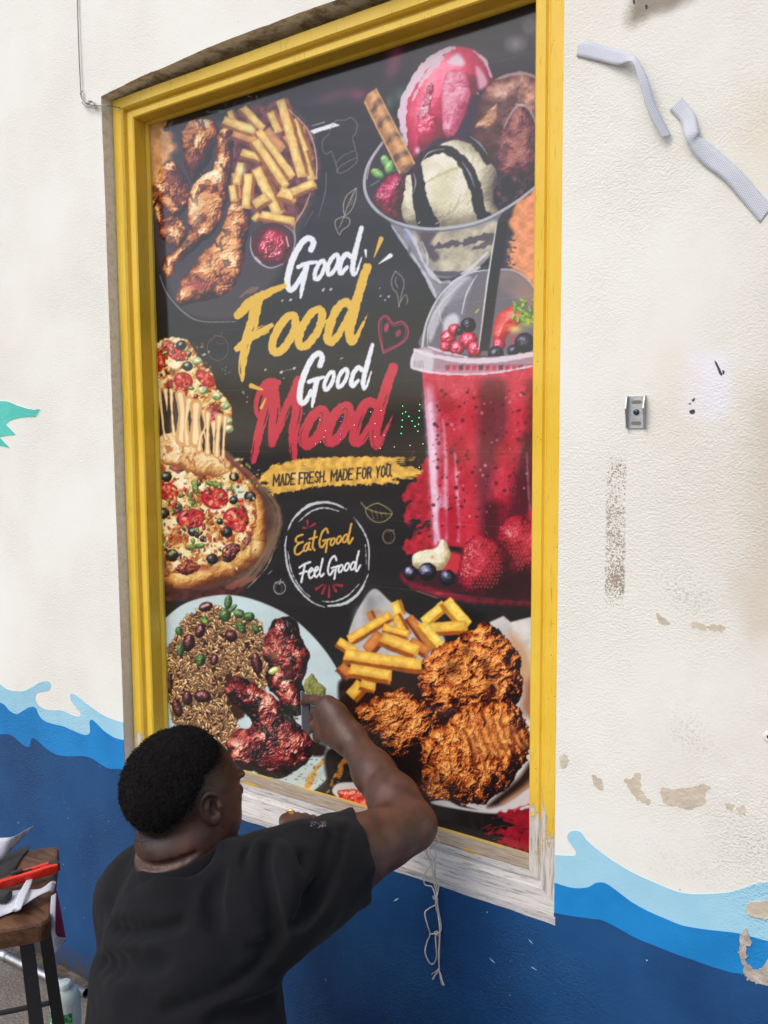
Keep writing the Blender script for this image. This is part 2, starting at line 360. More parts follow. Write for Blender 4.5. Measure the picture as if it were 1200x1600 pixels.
    glow(*a((820, 960))[0], 16, 12, (205, 60, 84), .6)
    stroke(a((670, 960), (670, 1040), (710, 1110), (790, 1155), (870, 1130)), (1, 3, 1.4), (196, 192, 198), .8)
    stroke(a((880, 890), (935, 930), (945, 1000), (920, 1080)), (1, 3.2, 1), (170, 165, 172), .8); stroke(a((890, 960), (905, 1020)), 2.2, (235, 225, 230), .8); stroke(a((700, 1090), (730, 1120)), 2.2, (225, 220, 228), .8)
    # --- little line drawings and a painted-in reflection
    b = T(440, 170, 5.159)
    fill(b((235, 180), (420, 115), (472, 135), (262, 200)), (232, 234, 240), sm=False, edge=.6); fill(b((245, 138), (355, 105), (350, 112), (255, 140)), (200, 202, 208), sm=False)  # white slash: a reflection painted into the print colour
    gl = (150, 150, 152)
    stroke(b((390, 200), (340, 250), (330, 320), (360, 365), (400, 345)), 1.1, gl, .7); stroke(b((390, 180), (440, 100), (490, 95), (520, 90), (570, 75), (612, 130), (600, 200), (575, 235), (600, 330), (613, 400)), 1.1, gl, .7)
    stroke(b((405, 345), (440, 440), (450, 515)), 1.1, gl, .7); stroke(b((440, 440), (500, 380), (600, 335)), 1., gl, .7); stroke(b((450, 515), (470, 470), (560, 415), (613, 402), (590, 450), (500, 515), (450, 515)), 1.1, gl, .75)
    lw = (196, 190, 172)
    stroke(b((605, 640), (530, 700), (502, 780), (515, 860), (570, 810), (602, 720), (605, 640)), 1.3, lw, .8); stroke(b((600, 650), (545, 760), (510, 860), (470, 960)), 1.1, lw, .8)
    stroke(b((500, 870), (440, 900), (438, 950), (470, 1015), (490, 980), (545, 940), (550, 890), (500, 870)), 1.3, lw, .8)
    for k in range(5): stroke(b((540+k*8, 790-k*25), (575+k*4, 760-k*22)), .9, lw, .6, sm=False)
    stroke(b((920, 1310), (890, 1380), (900, 1450), (935, 1490), (950, 1595)), 1.2, lw, .7); stroke(b((920, 1310), (975, 1360), (990, 1420), (970, 1500), (950, 1595)), 1.2, lw, .7); stroke(b((960, 1560), (1000, 1500), (1020, 1540), (1010, 1575)), 1.1, lw, .7); stroke(b((925, 1360), (920, 1400), (940, 1440)), 1.1, lw, .7)
    h = T(350, 340, 3.871)
    for o, wd in ((0, 2.6), (14, 1.2)):
        stroke(h((965, 820-o), (940+o, 700), (945+o, 620), (985, 595+o), (1025, 640+o), (1080, 630+o), (1115-o, 680), (1090-o, 750), (965, 820-o)), wd, (186, 66, 100), .85)
    disc(*h((985, 665))[0], 3.6, 7.5, (190, 66, 98), .9, .2); disc(*h((1055, 700))[0], 4, 6, (170, 62, 92), .8, .5)
    # --- sundae, upper right
    s = T(550, 40, 4); t5 = T(610, 330, 5)
    fill(np.vstack([s((1180, 930), (1050, 1030), (1000, 1180)), t5((930, 90), (960, 180), (920, 240), (900, 450), (1000, 470), (1100, 560), (1140, 640), (1250, 700)), s((1400, 940))]), (226, 152, 108), soft=3, sm=False, edge=2, tex=.1)
    for k in range(16): stroke(t5((880+prng.random()*20, 190+k*17), (930+prng.random()*70, 195+k*17+prng.random()*12)), (4, 1), (66, 64, 76), .95, rough=1.5, seed=k)
    fill(s((110, 850), (190, 730), (330, 640), (900, 640), (1170, 900), (1160, 1000), (1000, 1120), (800, 1225), (560, 1270), (400, 1265), (250, 1220), (150, 1150), (90, 1060), (80, 960)), (74, 68, 76), soft=2)
    # chocolate scoop
    ch = [(0, (52, 44, 54)), (.35, (84, 64, 72)), (.6, (126, 88, 86)), (.8, (176, 128, 112)), (1.1, (232, 200, 186))]
    food(s((880, 350), (960, 310), (1060, 295), (1160, 330), (1280, 420), (1280, 960), (1000, 1000), (920, 920), (760, 720), (690, 640), (740, 540), (800, 440)), 46, ch, ns=26, na=5, seed=4, edge=2, spec=.12, tn=.45, fine=2)
    fill(s((720, 480), (790, 440), (900, 470), (1010, 420), (1090, 360), (1100, 400), (1040, 480), (960, 560), (940, 680), (900, 900), (820, 760), (700, 660)), (92, 66, 66), soft=6, edge=3, a=.8, tex=.2, ts=25)
    food(s((830, 560), (900, 490), (915, 530), (905, 610), (840, 650), (770, 640)), 8, [(0, (96, 66, 64)), (.5, (168, 116, 92)), (1, (228, 190, 160))], ns=12, na=9, seed=9, ang=-.6, st=2.5, tn=.6)
    food(s((990, 560), (1060, 500), (1120, 560), (1165, 700), (1165, 880), (1080, 950), (930, 930), (920, 780), (950, 640)), 30, [(0, (70, 48, 58)), (.5, (122, 78, 84)), (.8, (170, 112, 104)), (1.1, (206, 156, 140))], ns=12, na=5, seed=12, tn=.5, fine=2)
    stroke(s((950, 640), (1000, 540), (1060, 495), (1120, 540), (1160, 640)), (2, 3.5, 2), (176, 160, 166), .8); stroke(s((1020, 490), (1070, 500)), (1, 3), (210, 200, 204), .8)
    fill(s((1040, 440), (1080, 360), (1165, 370), (1165, 440), (1120, 520), (1090, 480)), (186, 140, 122), soft=3, edge=3, a=.85, tex=.3)
    stroke(s((900, 340), (1000, 305), (1090, 300), (1160, 330)), (3, 5, 3), (206, 170, 164), .6, rough=1.2)
    # strawberry scoop
    pk = [(0, (120, 40, 66)), (.35, (176, 56, 86)), (.6, (212, 74, 104)), (.82, (232, 120, 140)), (1.1, (252, 226, 232))]
    food(s((350, 760), (310, 650), (300, 560), (320, 450), (370, 340), (450, 230), (560, 150), (650, 128), (750, 145), (830, 210), (880, 310), (870, 370), (800, 420), (720, 560), (640, 690), (560, 700), (480, 750), (420, 830), (375, 835)), 55, pk, ns=40, na=3, seed=6, edge=.8, spec=.18, sp=12, tn=.2)
    pw = (226, 214, 226)
    stroke(s((340, 740), (318, 600), (330, 470), (390, 350), (470, 240), (570, 165), (640, 140)), (6, 13, 11, 13, 9, 4), pw, .9, rough=1.6)
    stroke(s((560, 205), (480, 300), (420, 390), (380, 470)), (8, 7, 4, 1), pw, .75, rough=1.6); stroke(s((760, 160), (830, 220), (872, 320)), (2, 5, 3), pw, .7, rough=1)
    fill(s((600, 230), (660, 175), (705, 230), (690, 255), (630, 250)), pw, soft=3, a=.9); fill(s((775, 260), (810, 280), (850, 360), (800, 400), (785, 340)), (228, 176, 194), soft=3, a=.85)
    food(s((600, 290), (650, 275), (710, 300), (740, 390), (730, 480), (680, 620), (620, 700), (575, 670), (565, 540), (565, 430), (580, 340)), 20, [(0, (170, 74, 104)), (.5, (218, 124, 150)), (.8, (234, 164, 184)), (1.1, (246, 216, 226))], ns=14, na=4.5, seed=16, edge=1.2, tn=.5, fine=2.2)
    food(s((480, 370), (520, 370), (500, 470), (490, 560), (450, 600), (410, 580), (450, 470)), 6, [(0, (150, 50, 76)), (.6, (222, 150, 170)), (1, (250, 220, 230))], ns=10, na=9, seed=17, tn=.9)
    food(s((420, 590), (520, 560), (525, 650), (470, 700), (410, 680)), 10, pk, ns=7, na=4, seed=18, spec=.3)
    glow(*s((410, 780))[0], 5, 7, (250, 215, 225), .9); glow(*s((440, 690))[0], 20, 14, (222, 84, 112), .5)
    fill(s((700, 600), (760, 440), (800, 420), (760, 600), (720, 720), (560, 740), (520, 730), (640, 700)), (72, 66, 78), soft=4, edge=2)
    # vanilla scoop
    va = [(0, (120, 112, 100)), (.35, (178, 170, 146)), (.6, (220, 214, 188)), (.85, (238, 236, 222)), (1.1, (250, 250, 246))]
    food(s((430, 840), (500, 780), (580, 735), (680, 718), (780, 770), (880, 870), (915, 960), (900, 1100), (905, 1200), (700, 1265), (430, 1265), (330, 1225), (305, 1100), (330, 980), (360, 900)), 42, va, ns=30, na=4, seed=21, edge=1.2, tn=.25, fine=1.6)
    stroke(s((470, 980), (560, 930), (660, 890)), (2, 5, 2), (190, 172, 120), .6, rough=1.5); glow(*s((560, 1060))[0], 20, 26, (206, 198, 150), .6); stroke(s((550, 1210), (640, 1150), (680, 1060)), (1, 4, 2), (176, 164, 120), .5, rough=1)
    dk = (60, 54, 64)
    stroke(s((345, 920), (400, 860), (470, 800), (570, 775), (650, 810), (720, 890), (770, 1000), (790, 1110), (810, 1180), (850, 1190)), (9, 13, 12, 13, 15, 18, 19, 17, 17, 14), dk, 1., rough=1.5)
    stroke(s((400, 880), (420, 1000), (435, 1120), (480, 1250)), (17, 20, 24, 33), dk, 1., rough=1.5); stroke(s((730, 690), (800, 770), (850, 850)), (8, 13, 9), dk, 1., rough=1.5); stroke(s((560, 720), (640, 700), (700, 715)), (3, 5, 3), (96, 60, 70), .9, rough=1)
    for q in (((430, 870), (480, 795), (580, 770)), ((735, 690), (800, 740), (850, 810)), ((690, 850), (740, 930), (770, 1010)), ((385, 920), (400, 980), (385, 1050)), ((410, 1240), (430, 1225)), ((520, 1240), (545, 1230)), ((780, 420), (795, 430))):
        stroke(s(*q), (.6, 2.2, .6), (190, 186, 196), .8)
    fill(s((910, 940), (1010, 940), (1100, 970), (1110, 1040), (1000, 1110), (910, 1140), (890, 1060)), (66, 58, 66), soft=4, edge=3, tex=.4)
    for q in ((1020, 960), (1060, 1040), (920, 1050)): glow(*s(q)[0], 5, 6, (150, 100, 90), .7)
    # wafer stick
    W = s((78, 480), (100, 430), (152, 394), (392, 862), (340, 920), (300, 928))
    fill(W, (222, 170, 120), sm=False, soft=1, edge=.5, tex=.12)
    stroke(s((95, 470), (312, 915)), (7, 8), (120, 76, 50), .6, soft=7, sm=False); stroke(s((145, 405), (385, 868)), (5, 6), (140, 92, 60), .5, soft=6, sm=False)
    for k, (y, dx) in enumerate(((470, 60), (570, 110), (680, 170), (790, 230), (880, 290))):
        stroke(s((90+dx*.75, y+60), (120+dx*.8, y+10), (170+dx*.8, y+5)), (6, 10, 5), (86, 66, 72), .75, soft=3, rough=2, seed=k)
    stroke(s((152, 394), (392, 862)), (1.5, 2), (244, 205, 160), .7, sm=False); stroke(s((80, 480), (300, 925)), (1.2, 1.8), (232, 196, 150), .8, sm=False); stroke(s((130, 420), (330, 850)), (2, 7, 5), (238, 190, 130), .5, soft=4)
    # strawberry and mint
    food(s((140, 1060), (220, 950), (300, 925), (335, 1000), (310, 1130), (300, 1220), (220, 1190), (145, 1110)), 26, [(0, (64, 34, 50)), (.5, (112, 44, 68)), (.75, (176, 52, 86)), (1.1, (236, 140, 165))], ns=8, na=2.6, seed=24, spec=.15, ao=.1)
    for k in range(60):
        u = prng.random(); p = s((140+u*150+prng.random()*30, 1060-u*120+prng.random()*45))[0]; disc(p[0], p[1], .9, .7, (240, 180, 195), .7)
    for q, an in (((210, 850), 1.2), ((160, 925), .5), ((235, 885), 1.9)):
        p = s(q)[0]; ball(p[0], p[1], 11, 7, [(0, (72, 110, 66)), (.6, (138, 188, 112)), (1.1, (206, 232, 176))], seed=int(q[0]), ang=an, spec=.1, na=2)
    stroke(s((120, 1000), (170, 970)), 1.4, (120, 170, 130), .8); stroke(s((255, 910), (290, 895)), 1.4, (110, 150, 110), .8)
    # glass bowl below the rim
    fill(np.vstack([s((90, 1070), (150, 1150), (250, 1220), (400, 1265), (560, 1270), (800, 1225), (950, 1150)), t5((830, 90), (800, 300), (740, 400), (640, 480), (540, 560), (420, 640), (360, 680), (320, 590), (150, 320), (20, 110))]), (136, 136, 146), soft=1.5, sm=False, tex=.12, ts=40)
    fill(t5((190, 170), (620, 140), (820, 90), (800, 280), (730, 400), (600, 480), (380, 470), (290, 400), (240, 300)), (182, 174, 154), soft=4, edge=3, tex=.14, ts=18)
    fill(t5((215, 160), (370, 150), (310, 260), (380, 350), (340, 390), (290, 350), (250, 260)), (92, 84, 92), soft=3, edge=2, a=.95)
    stroke(t5((300, 300), (420, 265), (560, 250), (700, 215), (800, 190)), (9, 9, 8, 10, 14), (92, 86, 94), .95, rough=3); stroke(t5((640, 300), (720, 270), (800, 230)), (4, 9, 9), (96, 90, 98), .9, rough=2)
    stroke(t5((350, 480), (440, 490), (580, 480), (760, 440)), (5, 8, 5, 3), (84, 80, 88), .8, rough=1); stroke(t5((360, 520), (450, 540), (560, 500)), (3, 6, 3), (66, 64, 74), .85); stroke(t5((380, 560), (460, 550)), (2, 5), (176, 168, 160), .8)
    for q, wd in ((((10, 110), (150, 320), (240, 450), (320, 590), (360, 680)), (2, 4, 3, 6, 2)), (((100, 110), (180, 220), (260, 400), (330, 500), (400, 560)), (2, 6, 3, 7, 2)), (((250, 240), (290, 350), (285, 440)), (1, 3, 1)), (((700, 440), (640, 470), (560, 520), (470, 560)), (4, 7, 5, 2)), (((760, 320), (640, 440), (560, 490)), (2, 6, 2))):
        stroke(t5(*q), wd, (214, 214, 222), .75, rough=.8)
    glow(*t5((140, 190))[0], 9, 12, (160, 175, 205), .6); glow(*t5((150, 310))[0], 4, 9, (96, 94, 104), .8)
    stroke(s((190, 728), (110, 850), (80, 960), (92, 1060), (150, 1150), (250, 1220), (400, 1262), (560, 1268), (800, 1225), (1000, 1120), (1165, 995)), (2, 3.4, 4.4, 4.6, 4.2, 4.4, 4.4, 4.4, 4.2, 4, 3.4), (186, 190, 198), .92)
    stroke(s((170, 1175), (260, 1235), (410, 1280), (560, 1284), (800, 1240), (990, 1140)), (1, 3, 3, 3, 2, 1), (104, 108, 116), .8)
    stroke(s((195, 735), (120, 850), (95, 960)), (1.5, 2.2, 1.5), (224, 190, 200), .7)
    # --- smoothie cup
    t6 = T(610, 620, 4.85)
    fill(t6((330, 470), (180, 640), (95, 770), (160, 800), (115, 880), (135, 960), (215, 930), (190, 1030), (120, 1100), (110, 1170), (220, 1190), (370, 1140)), (172, 34, 50), soft=1.5, edge=5, es=8, seed=3, tex=.18, ts=8)
    for q in (((20, 140), (-10, 230)), ((180, 410), (150, 470)), ((250, 560), (55, 790)), ((270, 300), (280, 260)), ((220, 470), (190, 520))): stroke(t6(*q), (1.2, 2.4, .6), (146, 44, 62), .7, sm=False, rough=.6)
    for k in range(26):
        p = t6((100+prng.random()*200, 880+prng.random()*200))[0]; stroke([p, p+np.array([3+prng.random()*8, -1-prng.random()*2])], (2.5, .6), (38, 30, 34), .8, sm=False, rough=.8)
    # dome
    fill(t5((250, 1070), (265, 920), (330, 740), (450, 580), (600, 490), (760, 460), (900, 455), (1050, 520), (1140, 640), (1300, 900), (1300, 1110), (700, 1130)), (118, 114, 122), soft=1.2, a=.92)
    fill(t5((880, 470), (1020, 500), (1140, 640), (1140, 760), (980, 680), (860, 560)), (176, 138, 124), soft=6, a=.6); glow(*t5((930, 560))[0], 24, 20, (120, 112, 116), .8)
    fill(t5((520, 530), (640, 520), (600, 650), (500, 700), (400, 800), (370, 900), (310, 1020), (300, 900), (370, 720)), (206, 206, 216), soft=3, a=.75, edge=1.5)
    fill(t5((470, 690), (580, 560), (650, 530), (600, 700), (560, 850), (440, 800), (400, 850)), (128, 126, 138), soft=3, a=.8); fill(t5((420, 850), (500, 800), (540, 860), (480, 930), (420, 990)), (228, 228, 236), soft=3, a=.8)
    for q, wd in ((((250, 1060), (280, 880), (370, 690), (500, 550), (640, 480), (800, 460), (950, 462), (1060, 520), (1140, 620)), (3.4, 3.2, 2.6, 2.4, 2, 1.4, 1.6, 1.6, 1.4)), (((290, 1050), (300, 900), (400, 720), (560, 560)), (1, 1.6, 1.4, .8)), (((560, 800), (600, 640), (680, 500)), (1.5, 2.4, 1)), (((380, 760), (400, 860), (430, 890)), (1.5, 1, .6))):
        stroke(t5(*q), wd, (220, 220, 228), .8)
    # fruit under the dome
    rd = [(0, (96, 14, 34)), (.4, (170, 30, 56)), (.7, (216, 56, 84)), (1.1, (252, 190, 205))]
    food(t5((800, 980), (820, 860), (880, 780), (960, 735), (1030, 770), (1040, 850), (960, 920), (900, 1000), (830, 1050)), 20, [(0, (160, 30, 40)), (.4, (222, 64, 64)), (.7, (236, 150, 140)), (1.1, (250, 225, 220))], ns=22, na=4, seed=30, ang=-.7, st=3, tn=.5)
    glow(*t5((970, 920))[0], 14, 8, (240, 206, 120), .9); glow(*t5((1070, 860))[0], 12, 10, (198, 206, 70), .9); glow(*t5((1000, 1010))[0], 16, 10, (222, 60, 66), .8)
    for k in range(16):
        p = t5((950+prng.random()*190, 700+prng.random()*190))[0]; ball(p[0], p[1], 5+prng.random()*4, 3, [(0, (60, 92, 40)), (.6, (134, 176, 70)), (1.1, (214, 226, 130))], seed=k, ang=prng.random()*3, spec=.1, na=1)
    for (x, y, r) in ((450, 990, 62), (500, 930, 50), (610, 1010, 72), (520, 1070, 60), (660, 1080, 60), (430, 1060, 45), (850, 1040, 50)):
        p = t5((x, y))[0]; ball(p[0], p[1], r/5, r/5, rd, seed=x, na=3.4, ns=6, spec=.55, sp=14)
    bk = [(0, (18, 16, 24)), (.5, (34, 30, 40)), (.8, (70, 70, 88)), (1.1, (150, 160, 185))]
    for (x, y, r) in ((610, 890, 58), (540, 935, 32), (825, 1115, 62), (1050, 1030, 80), (960, 1090, 45)):
        p = t5((x, y))[0]; ball(p[0], p[1], r/5, r/5, bk, seed=x, na=2, ns=6, spec=.35)
    stroke(t5((690, 770), (670, 790)), 3, (200, 190, 80), .8)
    fill(t5((835, 85), (915, 88), (772, 1092), (688, 1092)), (52, 48, 52), sm=False, soft=1)
    stroke(t5((832, 90), (760, 560), (690, 1085)), (1.5, 2.6, 1.5), (226, 224, 226), .9, sm=False)
    # cup body
    B = np.vstack([t5((246, 1240), (1300, 1200)), t6((1300, 0), (1300, 1000), (900, 1180), (345, 1120), (305, 560), (268, 60))])
    food(B, 40, [(0, (88, 12, 26)), (.4, (156, 22, 42)), (.65, (184, 32, 54)), (.9, (208, 62, 84)), (1.1, (236, 150, 166))], ns=20, na=1.2, seed=33, edge=.5, tn=.55, fine=1.2, sm=False, ao=0, Z=.12, ang=1.0, st=2.2)
    for q, wd, cc, al in ((((760, -60), (740, 300), (700, 700), (690, 1000)), (34, 38, 26, 14), (92, 38, 50), .75), (((850, -80), (850, 200), (800, 330)), (16, 20, 10), (86, 40, 50), .6), (((1040, 300), (1000, 700), (960, 1000)), (14, 30, 40), (64, 14, 28), .85), (((1075, -100), (1070, 400), (1060, 800)), (8, 14, 20), (62, 14, 28), .75), (((780, 850), (760, 1100)), (26, 34), (54, 10, 24), .8), (((960, -100), (940, 300), (900, 600)), (10, 16, 8), (206, 44, 66), .5), (((600, -60), (600, 500), (640, 1000)), (18, 22, 22), (196, 36, 56), .55), (((560, 850), (600, 1150)), (16, 20), (200, 34, 52), .6)):
        stroke(t6(*q), wd, cc, al, soft=9, rough=2)
    fill(t6((262, -20), (330, -20), (380, 400), (350, 640), (420, 820), (430, 1060), (345, 1110), (305, 560)), (226, 184, 208), soft=7, a=.72, edge=2)
    for q, wd, al in ((((300, 60), (330, 500), (350, 850), (370, 1080)), (7, 8, 6, 4), .85), (((400, 180), (420, 450), (420, 700), (425, 1060)), (2, 5, 7, 4), .6), (((490, 430), (505, 640), (515, 860), (515, 1090)), (1, 4, 4, 3), .65), (((268, 40), (310, 560), (345, 1110)), (2, 3, 2.5), .8), (((1035, 430), (1050, 700), (1062, 860)), (.8, 1.6, .8), .5)):
        stroke(t6(*q), wd, (238, 208, 226), al, soft=2.5, rough=1)
    fill(t6((365, 870), (420, 850), (425, 1050), (380, 1070)), (190, 24, 46), soft=3, a=.85); fill(t6((435, 860), (510, 840), (512, 1060), (436, 1060)), (178, 22, 44), soft=3, a=.85)
    for k in range(420):
        p = t6((300+prng.random()*740, -60+prng.random()*1050))[0]; r = .5+prng.random()**3*3.0
        if prng.random() < .75: disc(p[0], p[1], r, r*(.7+prng.random()*.5), (84, 16, 36), .75)
        else: disc(p[0], p[1], r*.8, r*.8, (240, 160, 180), .5)
    # lid
    fill(t5((175, 1130), (200, 1080), (300, 1060), (450, 1110), (640, 1140), (900, 1130), (1140, 1095), (1300, 1085), (1300, 1170), (1130, 1200), (900, 1250), (640, 1275), (400, 1265), (250, 1245), (165, 1220)), (188, 150, 166), soft=1.5, a=.85)
    fill(t5((165, 1215), (180, 1120), (230, 1080), (330, 1100), (330, 1240), (250, 1250)), (206, 204, 206), soft=2.5, a=.9)
    for k in range(14):
        x = 430+k*52; fill(t5((x, 1205), (x+40, 1200), (x+36, 1240), (x+4, 1244)), ((176, 30, 54), (196, 44, 70), (90, 30, 44))[k % 3], sm=False, soft=1.5, a=.85)
    for q, wd in ((((190, 1085), (330, 1130), (560, 1165), (760, 1165), (960, 1145), (1150, 1110)), (4, 6, 7, 8, 8, 8)), (((165, 1220), (300, 1255), (520, 1275), (800, 1265), (1140, 1205)), (3, 4, 3, 3, 2.5)), (((200, 1085), (172, 1150), (165, 1215)), (2, 3, 2)), (((300, 1060), (420, 1100), (600, 1140)), (2, 3, 2))):
        stroke(t5(*q), wd, (226, 216, 226), .85, rough=.8)
    for k in range(6): stroke(t5((185+k*14, 1170), (190+k*14, 1225)), 1, (110, 108, 112), .7, sm=False)
    # fruit at its foot
    fill(t6((80, 1330), (150, 1430), (400, 1520), (700, 1570), (1300, 1590), (1300, 1300), (1000, 1200), (500, 1200)), (58, 24, 32), soft=4, a=.95)
    stroke(t6((85, 1340), (150, 1420), (330, 1475), (480, 1510), (660, 1545), (1085, 1565)), (3, 8, 11, 10, 6, 3), (134, 28, 48), .85, rough=2, soft=3); stroke(t6((200, 1470), (360, 1525)), 1, (190, 170, 150), .7)
    glow(*t6((370, 1490))[0], 9, 4, (200, 60, 80), .7)
    fill(t6((430, 1180), (540, 1200), (560, 1330), (430, 1330), (380, 1280)), (196, 46, 60), soft=3)
    food(t6((175, 1190), (340, 1150), (400, 1080), (455, 1150), (455, 1230), (375, 1315), (190, 1295)), 14, [(0, (160, 140, 100)), (.4, (214, 202, 158)), (.75, (238, 234, 210)), (1.1, (252, 250, 244))], ns=20, na=3, seed=40); glow(*t6((320, 1215))[0], 3, 3, (210, 140, 100), .9)
    st = [(0, (52, 10, 22)), (.35, (120, 16, 36)), (.6, (176, 26, 50)), (.85, (204, 48, 72)), (1.1, (246, 150, 160))]
    food(t6((820, 1090), (840, 990), (900, 920), (990, 900), (1080, 950), (1300, 1000), (1300, 1380), (950, 1380), (890, 1220)), 42, st, ns=6, na=1.4, seed=41, spec=.2, edge=.8)
    food(t6((600, 1070), (690, 1040), (780, 1080), (860, 1150), (905, 1300), (850, 1470), (700, 1500), (580, 1490), (515, 1380), (540, 1190)), 46, st, ns=6, na=1.4, seed=42, spec=.15, edge=.8)
    glow(*t6((1000, 1350))[0], 40, 34, (44, 10, 20), .8); glow(*t6((860, 1440))[0], 30, 22, (38, 10, 18), .85)
    for (P_, n_) in (([(560, 1160), (690, 1060), (800, 1130), (860, 1300), (800, 1440), (640, 1460), (550, 1380)], 130), ([(850, 1060), (930, 940), (1060, 960), (1085, 1200), (980, 1340), (900, 1210)], 110)):
        Q_ = smooth(t6(*P_)); lo_, hi_ = Q_.min(0), Q_.max(0); gx_, gy_ = np.meshgrid(np.arange(lo_[0], hi_[0], 5.2), np.arange(lo_[1], hi_[1], 5.6)); pp = np.stack([gx_.ravel()+2.6*(np.arange(gx_.size)//gx_.shape[1] % 2), gy_.ravel()], 1)
        ok = polyd(pp[:, 0].astype(np.float32), pp[:, 1].astype(np.float32), Q_) > 1.5
        for p in pp[ok]: p = p+prng.normal(size=2)*.5; disc(p[0], p[1], 1.5, 1.9, (96, 8, 24), .5); disc(p[0], p[1]+.2, .75, 1.1, (214, 150, 90), .6); disc(p[0]-.7, p[1]-1.3, .7, .4, (246, 130, 130), .4)
    for (cx, cy, dx, dy, n) in ((620, 1080, -60, 290, 70), (880, 1000, 30, 60, 34)):
        for k in range(n):
            u = prng.random(); p = t6((cx+dx*u+prng.normal()*22, cy+dy*u+prng.normal()*14))[0]; an = prng.random()*6.3
            stroke([p, p+np.array([math.cos(an), math.sin(an)])*2.6], (.6, 1.3, .5), (250, 190, 190), .85, sm=False)
    for (x, y, r) in ((155, 1335, 54), (285, 1325, 70), (435, 1370, 62)):
        p = t6((x, y))[0]; ball(p[0], p[1], r/4.85, r/4.85, [(0, (16, 14, 20)), (.5, (30, 28, 40)), (.75, (74, 78, 104)), (1.05, (210, 215, 230))], seed=x, na=1.2, spec=.3, sp=8)
        p2 = t6((x+14, y-r*.8))[0]
        for k in range(5): an = k*1.25; stroke([p2, p2+np.array([math.cos(an)*4.5, math.sin(an)*2.4])], (2, .8), (20, 20, 28), .9, sm=False)
    stroke(t6((735, 1040), (722, 1020)), 1, (170, 130, 60), .8); glow(*t6((1070, 890))[0], 6, 9, (196, 30, 50), .9)
    # --- pizza
    z7 = T(235, 500, 5.4545); z8 = T(240, 690, 5.4545)
    fill(z8((560, 60), (760, 200), (960, 400), (1065, 560), (1080, 720), (1000, 980), (860, 1160), (700, 1260), (400, 1330), (80, 1320), (400, 1000), (700, 600)), (88, 64, 52), soft=2, tex=.3, ts=30, edge=1)
    stroke(z8((620, 110), (800, 250), (970, 430), (1060, 600), (1060, 760), (960, 960), (800, 1170), (600, 1270)), (4, 8, 12, 12, 12, 16, 16, 8), (132, 108, 82), .6, soft=3, rough=2, dry=.35); stroke(z8((600, 110), (800, 260), (900, 350)), (5, 7, 2), (140, 66, 70), .6, soft=3)
    fill(z8((60, 1180), (300, 1260), (700, 1220), (760, 1290), (500, 1330), (60, 1340)), (74, 36, 34), soft=4, tex=.4, ts=14); stroke(z8((640, 1240), (760, 1200), (860, 1160)), (9, 10, 4), (150, 84, 68), .6, rough=2)
    for q in (((1040, 900), (960, 1080), (800, 1250)), ((1020, 1090), (980, 1130))): stroke(z8(*q), (.6, 1.3, .5), (190, 186, 180), .7, rough=.5)
    cr = [(0, (96, 48, 26)), (.35, (176, 112, 52)), (.6, (222, 176, 98)), (.85, (240, 214, 150)), (1.1, (252, 242, 205))]
    food(z8((30, 180), (300, 100), (600, 170), (760, 270), (900, 430), (965, 600), (970, 780), (930, 940), (850, 1050), (720, 1130), (520, 1220), (300, 1250), (150, 1230), (30, 1100)), 20, cr, ns=26, na=4, seed=50, edge=1.2, tn=.35, fine=1.5)
    chs = [(0, (120, 54, 30)), (.28, (178, 96, 48)), (.5, (220, 176, 96)), (.7, (236, 214, 150)), (1.1, (248, 240, 206))]
    food(z8((30, 150), (300, 120), (600, 200), (720, 290), (830, 420), (880, 560), (880, 720), (850, 800), (780, 900), (720, 960), (540, 1040), (340, 1100), (180, 1120), (30, 1080)), 10, chs, ns=18, na=6, seed=51, edge=2.5, tn=.9, fine=2.5, spots=(9, .66, (150, 58, 34), .8))
    def tomato(x, y, rx, ry, an=0., sd=0, dull=0):
        p = z8((x, y))[0]; rx /= 5.4545; ry /= 5.4545
        disc(p[0], p[1], rx, ry, (150, 22, 34) if not dull else (140, 70, 72), 1, an); disc(p[0]-.6, p[1]-1, rx*.86, ry*.84, (196, 44, 48) if not dull else (168, 90, 88), 1, an)
        for k in range(7):
            t = k*.9+sd; disc(p[0]+rx*.5*math.cos(t), p[1]+ry*.5*math.sin(t), rx*.2, ry*.16, ((132, 22, 26), (226, 120, 84), (240, 170, 120))[k % 3], .85, t)
        for k in range(22):
            t, r = prng.random()*6.3, prng.random()*.75; disc(p[0]+rx*r*math.cos(t), p[1]+ry*r*math.sin(t), .9, .7, ((238, 150, 110), (244, 190, 150), (170, 26, 30))[k % 3], .8)
        disc(p[0]-rx*.5, p[1]-ry*.55, rx*.22, ry*.12, (238, 190, 190), .7, -.6)
    def olive(x, y, r, t=z8, an=0):
        p = t((x, y))[0]; ball(p[0], p[1], r/5.45, r/5.45*.92, [(0, (14, 14, 14)), (.5, (32, 32, 30)), (.8, (70, 74, 70)), (1.1, (210, 215, 210))], seed=int(x), na=.8, spec=.5, ang=an)
    def crumbs(n, bx, by, tt, cols, r=(1., 2.8)):
        for k in range(n):
            p = tt((bx[0]+prng.random()*(bx[1]-bx[0]), by[0]+prng.random()*(by[1]-by[0])))[0]; q = r[0]+prng.random()**2*(r[1]-r[0])
            disc(p[0], p[1], q*(1+prng.random()*.6), q*.8, cols[k % len(cols)], .85, prng.random()*3, soft=1)
    crumbs(80, (60, 860), (230, 1000), z8, ((150, 48, 34), (196, 90, 48), (120, 34, 30), (236, 190, 110), (246, 232, 180), (244, 226, 170)))
